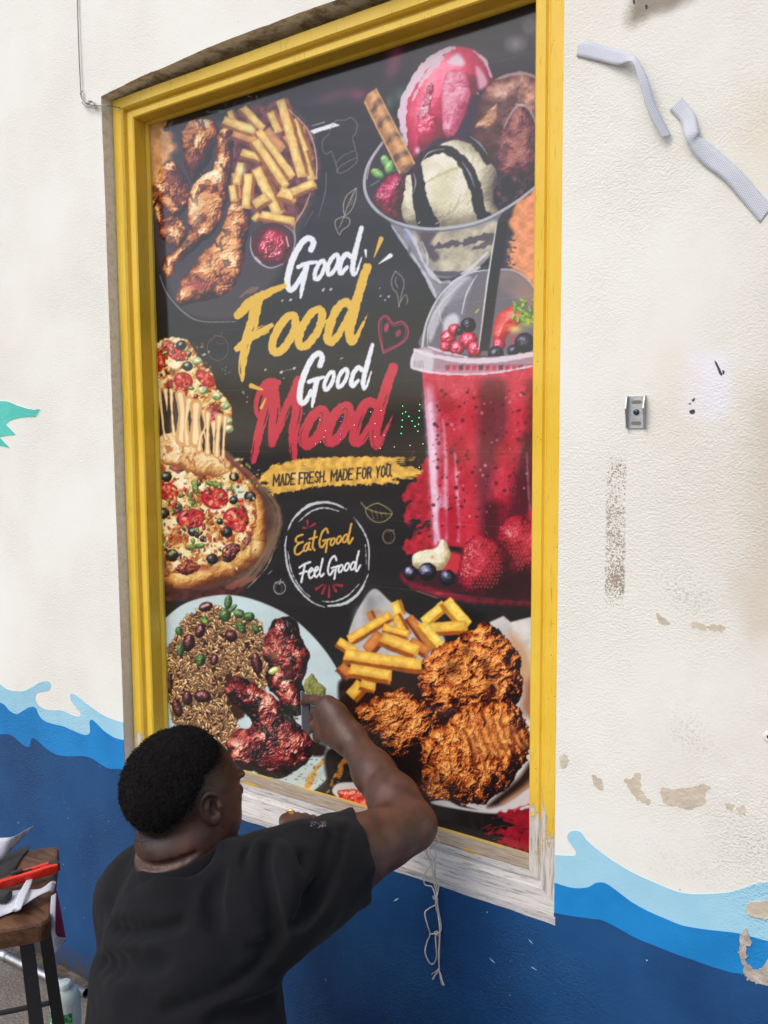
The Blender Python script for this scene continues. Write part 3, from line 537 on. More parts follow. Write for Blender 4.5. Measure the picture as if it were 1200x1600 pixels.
    tomato(205, 185, 90, 75, .2, 1, 1); tomato(390, 225, 75, 70, .3, 2, 1); tomato(130, 430, 85, 75, .1, 3); tomato(525, 480, 118, 98, .15, 4); tomato(325, 660, 122, 88, -.1, 5); tomato(705, 660, 112, 100, .2, 6); glow(*z8((740, 540))[0], 11, 10, (206, 56, 40), .8); tomato(735, 740, 60, 35, .1, 7)
    gr = [(0, (36, 60, 26)), (.5, (92, 128, 52)), (.8, (150, 178, 92)), (1.1, (216, 226, 160))]
    for (P, sd) in ((((330, 350), (380, 300), (385, 400), (360, 460), (340, 440)), 1), (((450, 340), (560, 350), (580, 390), (480, 380)), 2), (((660, 360), (700, 370), (710, 440), (680, 440)), 3), (((270, 900), (340, 870), (440, 870), (400, 910), (300, 925)), 4), (((290, 460), (330, 430), (360, 520), (400, 540), (330, 540)), 5)):
        food(z8(*P), 5, gr, ns=8, na=3, seed=60+sd)
    p = z8((208, 565))[0]; ball(p[0], p[1], 8, 8.5, [(0, (30, 44, 26)), (.5, (78, 100, 60)), (1.1, (190, 205, 160))], na=2); disc(p[0], p[1]-2, 3, 2.6, (28, 34, 24), .9)
    fill(z8((690, 360), (760, 380), (790, 450), (740, 500), (700, 450)), (226, 226, 200), soft=2, edge=1)
    for q in ((690, 300, 42), (825, 470, 52), (685, 500, 40), (340, 765, 46), (625, 770, 52), (160, 970, 58), (90, 610, 52), (110, 300, 48), (500, 1000, 50), (570, 680, 30), (425, 830, 28), (90, 920, 30)): olive(*q)
    food(z8((590, 930), (650, 870), (730, 880), (730, 940), (660, 1020), (590, 1010)), 8, [(0, (30, 14, 16)), (.5, (84, 34, 34)), (1.1, (190, 120, 110))], ns=9, na=8, seed=71, spec=.4); food(z8((760, 840), (830, 780), (840, 830), (780, 920), (750, 910)), 5, [(0, (60, 20, 24)), (.6, (130, 56, 50)), (1.1, (220, 160, 140))], ns=7, na=7, seed=72, spec=.3)
    food(z8((190, 1080), (290, 1010), (400, 1060), (330, 1130), (220, 1120)), 8, [(0, (36, 14, 14)), (.5, (110, 36, 28)), (1.1, (220, 140, 100))], ns=9, na=7, seed=73, spec=.3)
    glow(*z8((110, 1080))[0], 10, 16, (110, 40, 22), .7); glow(*z8((420, 1080))[0], 30, 6, (150, 60, 30), .7); stroke(z8((850, 830), (830, 960), (850, 1020)), (2, 4, 2), (130, 70, 34), .7, soft=2); glow(*z8((880, 900))[0], 10, 16, (244, 226, 160), .6)
    tops = ([(0, (84, 16, 18)), (.5, (168, 40, 36)), (1.1, (240, 150, 120))], [(0, (60, 24, 14)), (.5, (140, 64, 34)), (1.1, (220, 150, 96))], [(0, (40, 62, 28)), (.5, (100, 130, 58)), (1.1, (206, 214, 140))], [(0, (120, 60, 24)), (.5, (206, 134, 62)), (1.1, (246, 210, 140))], [(0, (28, 14, 14)), (.5, (70, 30, 26)), (1.1, (170, 110, 90))])
    def bits(tt, quad_, n, sd):
        Q_ = smooth(tt(*quad_)); lo_, hi_ = Q_.min(0), Q_.max(0); g_ = np.random.default_rng(sd)
        for q in range(n):
            p = lo_+g_.random(2)*(hi_-lo_)
            if polyd(np.array([p[0]], np.float32), np.array([p[1]], np.float32), Q_)[0] < 1: continue
            ball(p[0], p[1], 2.2+g_.random()*3.2, 1.6+g_.random()*2., tops[q % 5], seed=q, ang=g_.random()*3, na=2., ns=5, spec=.25)
    bits(z8, ((50, 250), (350, 200), (600, 260), (800, 480), (850, 700), (740, 900), (500, 1020), (200, 1080), (60, 1000)), 120, 5)
    crumbs(230, (70, 900), (150, 1080), z8, ((150, 46, 36), (206, 120, 60), (110, 36, 30), (240, 206, 130), (250, 240, 196), (60, 30, 24), (120, 138, 62), (236, 196, 120)), (.6, 3.2))
    # lifted slice and its strings of cheese
    fill(z7((60, 600), (180, 590), (250, 640), (400, 640), (480, 760), (620, 760), (660, 900), (640, 1100), (560, 1180), (300, 1200), (80, 1120)), (112, 84, 64), soft=3, a=.25)
    food(z7((40, 260), (100, 170), (220, 150), (330, 180), (400, 300), (470, 400), (545, 470), (570, 560), (610, 620), (680, 720), (690, 860), (705, 930), (650, 940), (620, 800), (560, 780), (480, 800), (430, 760), (320, 700), (230, 640), (180, 580), (60, 600)), 9, chs, ns=16, na=6, seed=52, edge=2.2, tn=.9, fine=2.5)
    crumbs(70, (70, 520), (200, 640), z7, ((150, 48, 40), (196, 90, 48), (236, 200, 130), (246, 236, 190), (120, 140, 70)))
    z8s = z8; z8 = z7
    tomato(60, 350, 70, 105, .2, 11); tomato(285, 520, 82, 75, .3, 12); tomato(475, 500, 98, 55, .7, 13); tomato(230, 290, 95, 55, .4, 14); tomato(150, 220, 55, 50, .1, 15, 1); tomato(270, 610, 50, 50, 0, 16)
    z8 = z8s
    bits(z7, ((60, 260), (220, 170), (330, 210), (460, 420), (560, 580), (640, 720), (560, 740), (300, 640), (80, 560)), 60, 8)
    for q in ((265, 215, 46), (320, 395, 44)): olive(*q, t=z7)
    for (x, y, r) in ((385, 680, 30), (440, 570, 24), (330, 740, 24), (170, 540, 30)): p = z7((x, y))[0]; disc(p[0], p[1], r/5.4, r/6.5, (142, 36, 46), .9, .5)
    for (x, y, sd) in ((570, 650, 1), (640, 730, 2), (660, 860, 3), (670, 930, 4), (400, 350, 5), (450, 600, 6)):
        p = z7((x, y))[0]; ball(p[0], p[1], 8, 6.5, [(0, (92, 108, 60)), (.5, (176, 188, 130)), (.8, (222, 226, 190)), (1.1, (244, 244, 226))], seed=sd, na=3, ns=6, spec=.1)
    food(z7((450, 790), (520, 750), (600, 800), (590, 850), (520, 900), (490, 860)), 6, [(0, (96, 20, 34)), (.5, (160, 40, 56)), (1.1, (240, 190, 190))], ns=8, na=5, seed=74)
    chz = [(0, (150, 90, 44)), (.35, (206, 152, 88)), (.6, (232, 194, 132)), (.85, (246, 226, 182)), (1.1, (254, 248, 230))]
    food(z7((90, 1000), (200, 960), (300, 1000), (400, 1010), (440, 1110), (540, 1140), (630, 1170), (700, 1260), (560, 1330), (300, 1280), (90, 1220), (70, 1080)), 14, chz, ns=22, na=6, seed=53, edge=2, tn=.6, fine=1.5, spots=(12, .68, (150, 60, 34), .6))
    for q, wd in ((((70, 590), (95, 760), (120, 960), (140, 1010)), (8, 3, 2.4, 8)), (((130, 600), (140, 700), (142, 780)), (7, 2.5, .6)), (((180, 600), (185, 800), (205, 980)), (6, 2.2, 6)), (((255, 640), (275, 800), (280, 1010)), (14, 11, 22)), (((330, 690), (310, 800), (300, 900), (320, 1050)), (14, 5, 4, 12)), (((390, 730), (385, 850), (390, 1030)), (18, 11, 20)), (((455, 780), (470, 900), (430, 1000), (420, 1100)), (8, 3.4, 3, 10)), (((490, 800), (490, 950), (490, 1130)), (10, 4.5, 9)), (((460, 940), (470, 1010)), (3, .6)), (((540, 880), (545, 1000), (545, 1130)), (9, 2, 3)), (((590, 830), (580, 950), (570, 1150)), (12, 5, 9)), (((640, 830), (630, 1000), (625, 1170)), (8, 2.6, 5))):
        stroke(z7(*q), [x*1.15 for x in wd], (214, 164, 104), 1., rough=.5); stroke(z7(*q), [x*.55 for x in wd], (246, 224, 178), .9, rough=.3)
    # --- script lettering
    whi, yel, red_ = (232, 235, 240), (226, 184, 76), (196, 52, 72)
    def loop(t, x, y, rx, ry, w, col, tilt=.35, **k):
        a2 = np.linspace(0, 2*math.pi, 14, endpoint=False); P = [(x+rx*math.cos(q)-tilt*ry*math.sin(q), y+ry*math.sin(q)) for q in a2]
        stroke(t(*P), w, col, closed=True, n=3, **k)
    t3 = T(350, 340, 3.871); t4 = T(370, 530, 3.871)
    def good(t, G, os, d, w, col, **k):
        for P, ww in G: stroke(t(*P), ww, col, **k)
        for o in os: loop(t, *o, w*.78, col, **k)
        for P, ww in d: stroke(t(*P), ww, col, **k)
    g1 = dict(rough=.5, es=4)
    good(t3, [(((528, 195), (542, 150), (515, 124), (475, 150), (425, 235), (395, 330), (385, 400), (408, 438), (445, 400), (478, 340)), (9, 9.5, 9, 9.5, 10, 10, 9.5, 9, 8, 7)), (((450, 300), (490, 282), (560, 268)), (6, 7.5, 5)), (((500, 292), (482, 380), (466, 482)), (9, 8.5, 4))], [(580, 318, 24, 56), (660, 285, 26, 60)], [(((770, 235), (740, 222), (712, 260), (700, 315), (712, 338), (745, 300)), (8, 8, 8, 8, 7, 6)), (((835, 62), (800, 190), (780, 300), (786, 345), (808, 320), (835, 240)), (6.5, 8.5, 8.5, 7, 4, 1.2))], 8.5, whi, **g1)
    fo = dict(rough=.9, es=5)
    for P, ww, dr in ((((82, 595), (150, 525), (240, 470), (370, 412)), (12, 16, 14, 6), .0), (((200, 510), (178, 620), (140, 740), (118, 850), (112, 985)), (18, 17, 17, 13, 4), .12), (((85, 790), (150, 735), (215, 690), (288, 652)), (11, 13, 14, 7), .08)):
        stroke(t3(*P), ww, yel, dry=dr, **fo)
    stroke(t3((98, 850), (95, 930), (108, 985)), (3, 2.5, .8), yel, .9); stroke(t3((270, 690), (240, 705)), (3, 4), yel, .9)
    loop(t3, 365, 705, 52, 112, 12.5, yel, .42, **fo); loop(t3, 525, 668, 52, 112, 12.5, yel, .42, **fo)
    stroke(t3((775, 545), (735, 512), (680, 560), (640, 660), (628, 735), (655, 752), (705, 690), (760, 580)), (11, 12.5, 13, 13, 12.5, 12, 10, 8), yel, **fo)
    stroke(t3((868, 300), (820, 450), (785, 580), (762, 690), (775, 755), (815, 700), (876, 575)), (13, 14.5, 15, 14.5, 12, 6, 1), yel, **fo); stroke(t3((430, 690), (480, 640)), (5, 6), yel); stroke(t3((590, 640), (640, 620)), (5, 6), yel)
    for P, ww, cc in ((((858, 200), (862, 240)), (4.5, 1.5), whi), (((952, 130), (910, 240)), (7.5, 1.5), (226, 178, 84)), (((1008, 230), (938, 280)), (7, 1), whi)): stroke(t3(*P), ww, cc, sm=False)
    for tt, sp in ((t3, ((355, 503, 1.6), (405, 498, 2.2), (600, 440, 2), (648, 434, 2.2), (950, 475, 1.4), (978, 500, 1.3), (1000, 478, 1.8), (945, 428, .9), (252, 920, 1.2), (350, 935, 2), (428, 912, 1.6), (605, 432, 1.4))), (t4, ((176, 186, 1.4), (272, 200, 2.2), (350, 176, 2), (286, 236, 1), (40, 320, 1.3), (66, 350, 1), (62, 380, 1.2), (45, 330, .8), (630, 118, 1.2), (640, 114, 1)))):
        for (x, y, r) in sp: p = tt((x, y))[0]; disc(p[0], p[1], r*1.2, r*.8, (206, 206, 210), .9, -.6)
    stroke(t4((290, 192), (340, 180)), (.5, 1), (200, 200, 205), .8)
    mo = dict(rough=.8, es=5, dry=.1)
    for P, ww in ((((250, 262), (180, 265), (128, 350), (118, 430), (150, 500)), (10, 12, 8, 7, 5)), (((195, 265), (172, 420), (130, 590), (102, 735)), (15, 15, 14, 9)), (((228, 262), (232, 420), (222, 540), (215, 635)), (13, 17, 16, 11)), (((378, 248), (310, 400), (262, 520), (225, 620)), (13, 13, 12, 8)), (((372, 260), (368, 430), (345, 560), (345, 690), (355, 728)), (15, 17, 16, 11, 7))):
        stroke(t4(*P), ww, red_, **mo)
    mo['dry'] = .05
    loop(t4, 470, 535, 48, 105, 15.5, red_, .42, **mo); loop(t4, 615, 515, 50, 108, 15.5, red_, .42, **mo)
    stroke(t4((860, 410), (800, 380), (745, 450), (715, 550), (712, 615), (745, 618), (800, 540), (840, 450)), (13, 15, 16, 16, 15, 14, 11, 8), red_, **mo)
    stroke(t4((948, 172), (898, 320), (860, 450), (836, 570), (848, 640), (885, 590), (945, 462)), (15, 17, 18, 18, 15, 7, 1), red_, **mo)
    good(t4, [(((505, 160), (518, 110), (495, 86), (455, 120), (412, 210), (388, 300), (384, 362), (405, 388), (435, 350), (452, 310)), (8.5, 9, 8.5, 9, 9.5, 9.5, 9, 8.5, 7, 6)), (((438, 258), (470, 245), (530, 230)), (6, 7, 5)), (((485, 250), (470, 330), (459, 408)), (8.5, 8, 4))], [(560, 252, 22, 54), (640, 235, 23, 55)], [(((760, 185), (735, 172), (708, 205), (694, 262), (705, 284), (735, 250)), (7.5, 7.5, 7.5, 7.5, 7, 5)), (((822, 36), (790, 150), (768, 250), (772, 298), (792, 270), (816, 195)), (6, 8, 8, 6.5, 4, 1.2))], 8, whi, **g1)
    stroke(t4((90, 282), (155, 305)), (8, 3), (226, 176, 80), sm=False); stroke(t4((175, 360), (148, 415)), (2, 5), (226, 176, 80), sm=False)
    # banner
    fill(t4((138, 852), (215, 768), (400, 726), (650, 712), (900, 712), (960, 730), (900, 752), (1020, 770), (1135, 797), (1050, 830), (940, 850), (980, 868), (700, 882), (500, 892), (330, 918), (200, 940), (225, 912), (150, 888), (190, 870)), (222, 174, 78), soft=1.2, edge=2.6, es=6, seed=5, tex=.14, ts=8)
    for k in range(10): stroke(t4((900+k*12, 722+k*13), (1000+prng.random()*110, 716+k*14)), (4, .6), (220, 172, 78), .9, sm=False, rough=.8); stroke(t4((250, 780+k*15), (150+prng.random()*60, 800+k*13)), (4, .8), (220, 172, 78), .9, sm=False, rough=.8)
    glow(*t4((375, 830))[0], 10, 8, (250, 225, 185), .75)
    F = {'M': [[(0, 0), (0, 1), (.5, .35), (1, 1), (1, 0)]], 'A': [[(0, 0), (.5, 1), (1, 0)], [(.2, .35), (.8, .35)]], 'D': [[(0, 0), (0, 1), (.6, .95), (1, .6), (1, .4), (.6, .05), (0, 0)]], 'E': [[(1, 1), (0, 1), (0, 0), (1, 0)], [(0, .52), (.8, .52)]], 'F': [[(1, 1), (0, 1), (0, 0)], [(0, .52), (.8, .52)]], 'R': [[(0, 0), (0, 1), (.8, .95), (.9, .7), (.7, .5), (0, .5)], [(.5, .5), (1, 0)]], 'S': [[(1, .85), (.5, 1), (.05, .8), (.2, .58), (.85, .42), (.95, .18), (.5, 0), (0, .15)]], 'H': [[(0, 0), (0, 1)], [(1, 0), (1, 1)], [(0, .5), (1, .5)]], 'O': [[(.5, 0), (.05, .2), (.05, .8), (.5, 1), (.95, .8), (.95, .2), (.5, 0)]], 'Y': [[(0, 1), (.5, .5), (1, 1)], [(.5, .5), (.5, 0)]], 'U': [[(0, 1), (0, .2), (.5, 0), (1, .2), (1, 1)]], '.': [[(.1, 0), (.2, .06)]]}
    x = 0.; o = np.array([218., 888.]); ex = np.array([731., -60.]); adv = {'M': 1.35, '.': .5, ' ': .6}
    txt = 'MADE FRESH. MADE FOR YOU.'; tot = sum(adv.get(c, 1.) for c in txt)
    for c in txt:
        wd = adv.get(c, 1.)
        for P in F.get(c, []):
            stroke(t4(*[o+ex*((x+.12+px_*(wd-.3))/tot)+np.array([4*py_, -66*py_]) for px_, py_ in P]), 2.5, (46, 40, 42), .92, sm=False, rough=.35, es=4)
        x += wd
    # --- round badge
    u = T(400, 760, 4.615)
    for P, ww in ((((232, 318), (275, 230), (370, 145), (470, 115), (560, 122), (655, 165)), (1, 3, 5, 4, 3, 1)), (((310, 255), (400, 180), (500, 155), (605, 180)), (1, 2.4, 2, .8)), (((222, 360), (212, 450), (235, 600), (300, 730), (400, 830), (495, 870)), (1.5, 2.4, 3, 3, 2, .8)), (((232, 470), (260, 620), (330, 740), (390, 795)), (.8, 1.4, 1.2, .6)), (((710, 225), (780, 330), (815, 440), (815, 600)), (1, 2.4, 2, 1)), (((790, 420), (800, 560)), (1, 1.2)), (((812, 635), (750, 760), (650, 840), (520, 862)), (1, 4, 5, 2)), (((745, 705), (660, 790), (560, 830), (480, 826)), (.8, 2, 2, .8))):
        stroke(u(*P), ww, (214, 218, 222), .9, rough=.5, es=4)
    ey = (214, 164, 72); k = dict(rough=.3, es=3)
    for P in (((338, 348), (300, 362), (288, 388), (310, 408), (340, 400)), ((310, 410), (285, 440), (282, 478), (305, 490), (338, 466)), ((372, 410), (352, 428), (348, 460), (364, 462), (382, 425)), ((388, 405), (380, 448), (396, 456)), ((428, 322), (410, 430), (424, 458)), ((388, 378), (442, 364)), ((522, 335), (510, 304), (480, 330), (462, 390), (464, 430), (482, 436), (502, 405)), ((486, 392), (540, 378)), ((518, 392), (505, 474)), ((690, 270), (668, 380), (676, 412), (700, 372))): stroke(u(*P), 3.2, ey, **k)
    loop(u, 556, 398, 14, 26, 3, ey, .3, **k); loop(u, 600, 385, 15, 27, 3, ey, .3, **k); loop(u, 645, 375, 15, 28, 3, ey, .3, **k)
    for P in (((315, 585), (350, 562), (392, 545)), ((356, 560), (340, 630), (328, 692)), ((318, 630), (368, 612)), ((385, 622), (412, 600), (398, 590), (382, 625), (392, 660), (420, 640)), ((428, 615), (452, 592), (438, 582), (422, 618), (434, 652), (460, 630)), ((484, 522), (464, 610), (470, 648), (492, 630)), ((582, 532), (570, 502), (540, 530), (522, 590), (526, 630), (542, 634), (562, 600)), ((548, 588), (602, 572)), ((580, 586), (568, 666)), ((744, 466), (722, 575), (730, 610), (754, 568))): stroke(u(*P), 3.2, (226, 228, 232), **k)
    loop(u, 614, 592, 14, 26, 3, (226, 228, 232), .3, **k); loop(u, 658, 580, 15, 27, 3, (226, 228, 232), .3, **k); loop(u, 702, 572, 15, 28, 3, (226, 228, 232), .3, **k)
    for P in (((530, 715), (528, 795)), ((505, 712), (480, 770)), ((490, 705), (435, 740)), ((555, 712), (580, 755)), ((565, 706), (622, 716)), ((370, 300), (345, 298)), ((385, 295), (425, 270)), ((375, 285), (372, 250))): stroke(u(*P), (1.5, 4.2), (176, 44, 62), .9, sm=False)
    ll = (196, 176, 118)
    stroke(u((790, 160), (870, 122), (940, 150), (982, 195), (930, 250), (860, 255), (805, 210), (790, 160)), 1.3, ll, .85); stroke(u((758, 115), (800, 158), (880, 188), (982, 200)), 1.3, ll, .85)
    for q in range(4): stroke(u((830+q*35, 165+q*8), (850+q*30, 235-q*6)), .9, ll, .6)
    loop(u, 957, 362, 43, 50, 1.2, (170, 150, 120), 0, a=.8); stroke(u((960, 320), (1000, 315)), 1.2, (170, 150, 120), .8); loop(u, 950, 365, 28, 38, .7, (150, 130, 110), 0, a=.5)
    loop(u, 172, 730, 42, 46, 1.3, (200, 198, 196), 0, a=.8); stroke(u((170, 705), (182, 668)), 1.3, (200, 198, 196), .8); stroke(u((140, 690), (170, 700), (200, 685)), 1, (200, 198, 196), .8); loop(u, 165, 735, 24, 36, .8, (170, 170, 170), 0, a=.5)
    tm = T(235, 500, 5.4545); loop(tm, 578, 240, 90, 106, 1.3, (132, 78, 88), 0, a=.8)
    for q in (((545, 130), (600, 140), (610, 105)), ((520, 180), (560, 130)), ((560, 190), (600, 205), (640, 190))): stroke(tm(*q), 1.2, (126, 74, 84), .8)
    for (x, y) in ((618, 420), (648, 405), (678, 445), (645, 460), (640, 430), (1120, 445)): p = tm((x, y))[0]; disc(p[0], p[1], 1, .8, (180, 180, 182), .7)
    # --- rice and jerk chicken plate
    r = T(250, 920, 3.871)
    PL = smooth(r((-120, 330), (30, 180), (150, 90), (300, 45), (440, 38), (600, 75), (780, 160), (920, 280), (1040, 430), (1120, 590), (1150, 720), (1140, 900), (1090, 1050), (1010, 1150), (900, 1240), (700, 1330), (300, 1330), (-100, 1100)))
    fill(PL, (196, 214, 214), sm=False, soft=1.2, tex=.04, ts=60)
    stroke(r((880, 1225), (1010, 1130), (1085, 1040), (1130, 920)), (2, 4, 4, 3), (226, 228, 216), .8); stroke(r((900, 1180), (990, 1100), (1060, 1000)), (1, 3, 1), (150, 166, 164), .7, soft=3); glow(*r((900, 1130))[0], 40, 26, (190, 198, 180), .6)
    stroke(r((900, 1190), (950, 1080), (1020, 1020), (1030, 1060)), (10, 8, 6, 3), (208, 150, 60), .8, rough=2, dry=.2)
    for q in range(60): p = r((760+prng.random()*240, 1200-prng.random()*220))[0]; disc(p[0], p[1], .6+prng.random()**3*2, .8, (70, 56, 40), .8)
    fill(r((60, 400), (130, 230), (250, 120), (380, 130), (480, 180), (600, 200), (640, 350), (630, 600), (480, 800), (400, 960), (330, 980), (150, 850), (60, 700)), (58, 34, 22), soft=2, edge=3)
    RP = smooth(r((45, 420), (110, 250), (220, 130), (380, 110), (470, 170), (600, 205), (650, 350), (640, 610), (480, 560), (400, 520), (420, 700), (480, 850), (400, 990), (350, 990), (120, 860), (60, 680)))
    lo = RP.min(0); hi = RP.max(0); cand = lo+prng.random((2500, 2))*(hi-lo); ins = polyd(cand[:, 0].astype(np.float32), cand[:, 1].astype(np.float32), RP) > 1; cand = cand[ins]; cand = cand[np.argsort(-cand[:, 1]+prng.random(len(cand))*200)]
    for q, p in enumerate(cand):
        an = prng.normal()*.7+(.9 if p[1] > 1085 else 0)+(1.2 if q % 3 == 0 else 0); L = 6.0+prng.random()*4.2; w_ = 1.25+prng.random()*.6; e = np.array([math.cos(an), math.sin(an)])*L/2
        wn = win(p[0]-L, p[1]-L, p[0]+L, p[1]+L)
        if wn is None: continue
        sl2, X2, Y2 = wn; ax, ay = p-e; t = np.clip(((X2-ax)*e[0]+(Y2-ay)*e[1])/(2*(e@e)), 0, 1); dd = np.sqrt((X2-ax-2*e[0]*t)**2+(Y2-ay-2*e[1]*t)**2)
        br = .50+prng.random()*.58; cc = np.array((230, 178, 124))/255*br
        put(sl2, np.broadcast_to(np.array((58, 32, 20))/255, X2.shape+(3,)), np.clip((w_+.8-dd)*1.2, 0, 1)*.8)
        sh = np.clip(1-((Y2-p[1])/w_)*.16, .7, 1.3)[..., None]; put(sl2, cc*sh*1.08, np.clip((w_-dd)*1.5, 0, 1))
    bn = [(0, (22, 10, 14)), (.5, (58, 24, 30)), (.8, (110, 56, 56)), (1.1, (236, 210, 205))]
    for (x, y, a_, b_, an) in ((280, 108, 48, 32, -.3), (245, 255, 34, 50, .3), (175, 325, 42, 60, .2), (430, 285, 44, 40, .5), (585, 450, 36, 74, -.2), (260, 650, 58, 42, .1), (60, 570, 22, 60, 0), (105, 720, 34, 62, -.3), (165, 660, 36, 50, 0), (330, 430, 26, 40, .2)):
        p = r((x, y))[0]; ball(p[0], p[1], a_/4.3, b_/4.3, bn, seed=int(x), ang=an, na=1.6, spec=.45, sp=20)
    gg = [(0, (26, 46, 24)), (.5, (62, 94, 50)), (.8, (110, 146, 84)), (1.1, (196, 216, 160))]
    for (x, y, a_, b_, an) in ((415, 80, 24, 44, .1), (395, 160, 36, 40, .3), (480, 150, 34, 28, .2), (540, 170, 36, 30, -.1), (490, 230, 26, 40, -.5), (250, 430, 30, 40, .2), (115, 255, 22, 28, 0), (270, 190, 26, 22, 0), (125, 370, 24, 36, 0), (580, 240, 20, 30, -.6), (440, 120, 14, 34, .8)):
        p = r((x, y))[0]; ball(p[0], p[1], a_/3.87, b_/3.87, gg, seed=int(x), ang=an, na=2.4, ns=7, spec=.15)
    p = r((262, 440))[0]; disc(p[0], p[1], 3.4, 5, (30, 40, 24), .9); p = r((275, 195))[0]; disc(p[0], p[1], 4, 3, (176, 196, 90), .8)
    jk = [(0, (18, 12, 16)), (.32, (52, 22, 26)), (.52, (112, 34, 38)), (.68, (160, 50, 46)), (.82, (198, 96, 70)), (1.05, (236, 176, 150))]
    kj = dict(ns=20, na=8, edge=2.8, tn=.9, fine=4.6, spec=.6, sp=26)
    food(r((640, 280), (680, 200), (750, 175), (820, 190), (850, 280), (900, 370), (900, 480), (870, 560), (860, 760), (780, 760), (700, 640), (640, 560), (650, 460), (625, 400)), 24, jk, seed=80, spots=(19, .50, (22, 14, 16), .92), **kj)
    food(r((400, 560), (450, 530), (560, 570), (640, 620), (720, 680), (800, 760), (880, 860), (930, 940), (900, 1030), (820, 1110), (700, 1140), (560, 1110), (450, 1080), (410, 1000), (410, 930), (480, 850), (560, 830), (520, 740), (430, 680), (390, 620)), 28, jk, seed=83, spots=(21, .52, (22, 14, 16), .92), **kj)
    for (x, y, rx, ry, cc, al) in ((720, 320, 16, 12, (178, 84, 70), .5), (690, 400, 12, 12, (208, 140, 96), .5), (480, 590, 12, 9, (176, 40, 46), .6), (500, 900, 18, 12, (150, 26, 36), .6), (740, 880, 26, 20, (170, 84, 70), .35), (700, 1040, 36, 10, (120, 24, 32), .6), (560, 1000, 14, 10, (26, 20, 22), .7), (780, 500, 10, 12, (132, 26, 34), .6)): glow(*r((x, y))[0], rx, ry, cc, al)
    ball(*r((692, 494))[0], 9.5, 5.5, [(0, (110, 110, 50)), (.5, (196, 196, 110)), (1.1, (240, 240, 190))], ang=-.4, spec=.3)
    for q in range(26): p = r((720+prng.random()*120, 700+prng.random()*110))[0]; disc(p[0], p[1], 1.5+prng.random()*2.5, 1.5, ((40, 54, 36), (84, 96, 60), (20, 20, 20))[q % 3], .8)
    food(r((880, 560), (920, 515), (960, 570), (1000, 590), (995, 650), (900, 660), (880, 620)), 6, [(0, (60, 66, 28)), (.5, (120, 122, 60)), (1.1, (200, 196, 120))], ns=9, na=6, seed=86, ang=1.2, st=2); fill(r((930, 930), (1000, 950), (990, 1000), (930, 1010)), (44, 30, 28), soft=3, edge=3)
    # --- fried chicken basket
    f3 = T(520, 910, 3.636); f4 = T(500, 1080, 3.4286)
    fill(f3((240, 35), (330, 110), (420, 170), (520, 240), (640, 330), (500, 460), (300, 480), (150, 420), (90, 330), (110, 230), (170, 110)), (182, 182, 180), soft=1.5, tex=.1, ts=30); glow(*f3((215, 110))[0], 12, 18, (120, 122, 122), .7); glow(*f3((150, 200))[0], 10, 20, (206, 208, 210), .6); glow(*f3((240, 170))[0], 18, 8, (170, 130, 90), .7)
    fill(np.vstack([f3((860, 240), (970, 190), (1010, 225), (1130, 195), (1300, 180)), f4((1400, 600)), f4((1130, 620), (1000, 650), (860, 640), (690, 590), (590, 600), (660, 200))]), (206, 202, 198), soft=1.5, sm=False, tex=.08, ts=24)
    fill(f3((1000, 280), (1060, 330), (1120, 420), (1140, 560), (1080, 600), (1020, 420)), (190, 148, 108), soft=7, a=.85); fill(f3((1090, 600), (1140, 560), (1160, 760), (1080, 740)), (150, 92, 62), soft=7, a=.8); glow(*f3((1100, 260))[0], 10, 10, (222, 222, 226), .7)
    fill(f3((30, 600), (100, 540), (300, 520), (520, 480), (640, 400), (900, 600), (900, 900), (400, 960), (100, 900)), (40, 24, 20), soft=3)
    fill(f4((330, 250), (560, 220), (700, 120), (760, 80), (660, 60), (560, 300), (560, 600), (600, 600), (480, 480), (360, 400)), (30, 18, 16), soft=3)
    P1 = ((150, 78, 22), (228, 160, 46), (252, 214, 104)); P2 = ((118, 52, 26), (186, 102, 46), (220, 146, 70)); P3 = ((184, 124, 36), (238, 188, 62), (254, 226, 120))
    for q, f in enumerate(((210, 170, 230, 210, 40, 1), (200, 390, 280, 300, 80, 1), (360, 110, 380, 180, 62, 2), (520, 230, 640, 130, 66, 2), (640, 110, 760, 250, 80, 2), (360, 190, 420, 300, 60, 0), (100, 330, 330, 190, 62, 0), (520, 270, 760, 255, 76, 0), (430, 200, 560, 380, 54, 1), (500, 240, 620, 380, 70, 2), (290, 260, 430, 300, 50, 0), (440, 340, 540, 400, 66, 1), (280, 320, 480, 400, 84, 0), (30, 340, 130, 400, 60, 0), (70, 420, 520, 480, 84, 0), (40, 480, 100, 530, 66, 1), (100, 500, 330, 540, 80, 0), (110, 650, 170, 580, 84, 0), (160, 580, 240, 600, 60, 0))):
        p = f3((f[0], f[1]), (f[2], f[3])); fry(p[0, 0], p[0, 1], p[1, 0], p[1, 1], f[4]/3.64, seed=q+40, pal=(P1, P2, P3)[f[5]])
    fc = [(0, (22, 8, 6)), (.24, (70, 25, 13)), (.42, (150, 62, 26)), (.58, (206, 106, 42)), (.76, (238, 152, 68)), (1.1, (252, 206, 128))]
    kf = dict(edge=4., tn=1.0, spec=.12, ridged=True, fine=6.5)
    food(f3((490, 520), (520, 430), (600, 360), (700, 320), (780, 270), (860, 225), (940, 270), (1010, 340), (1070, 450), (1075, 560), (1060, 680), (980, 720), (880, 720), (760, 740), (640, 780), (560, 720), (500, 620)), 38, fc, ns=19, na=12, seed=90, **kf)
    for (x, y, rx, ry) in ((680, 490, 14, 16), (760, 390, 9, 12), (900, 600, 12, 14), (650, 740, 16, 10), (870, 470, 8, 14)): glow(*f3((x, y))[0], rx, ry, (66, 24, 12), .7)
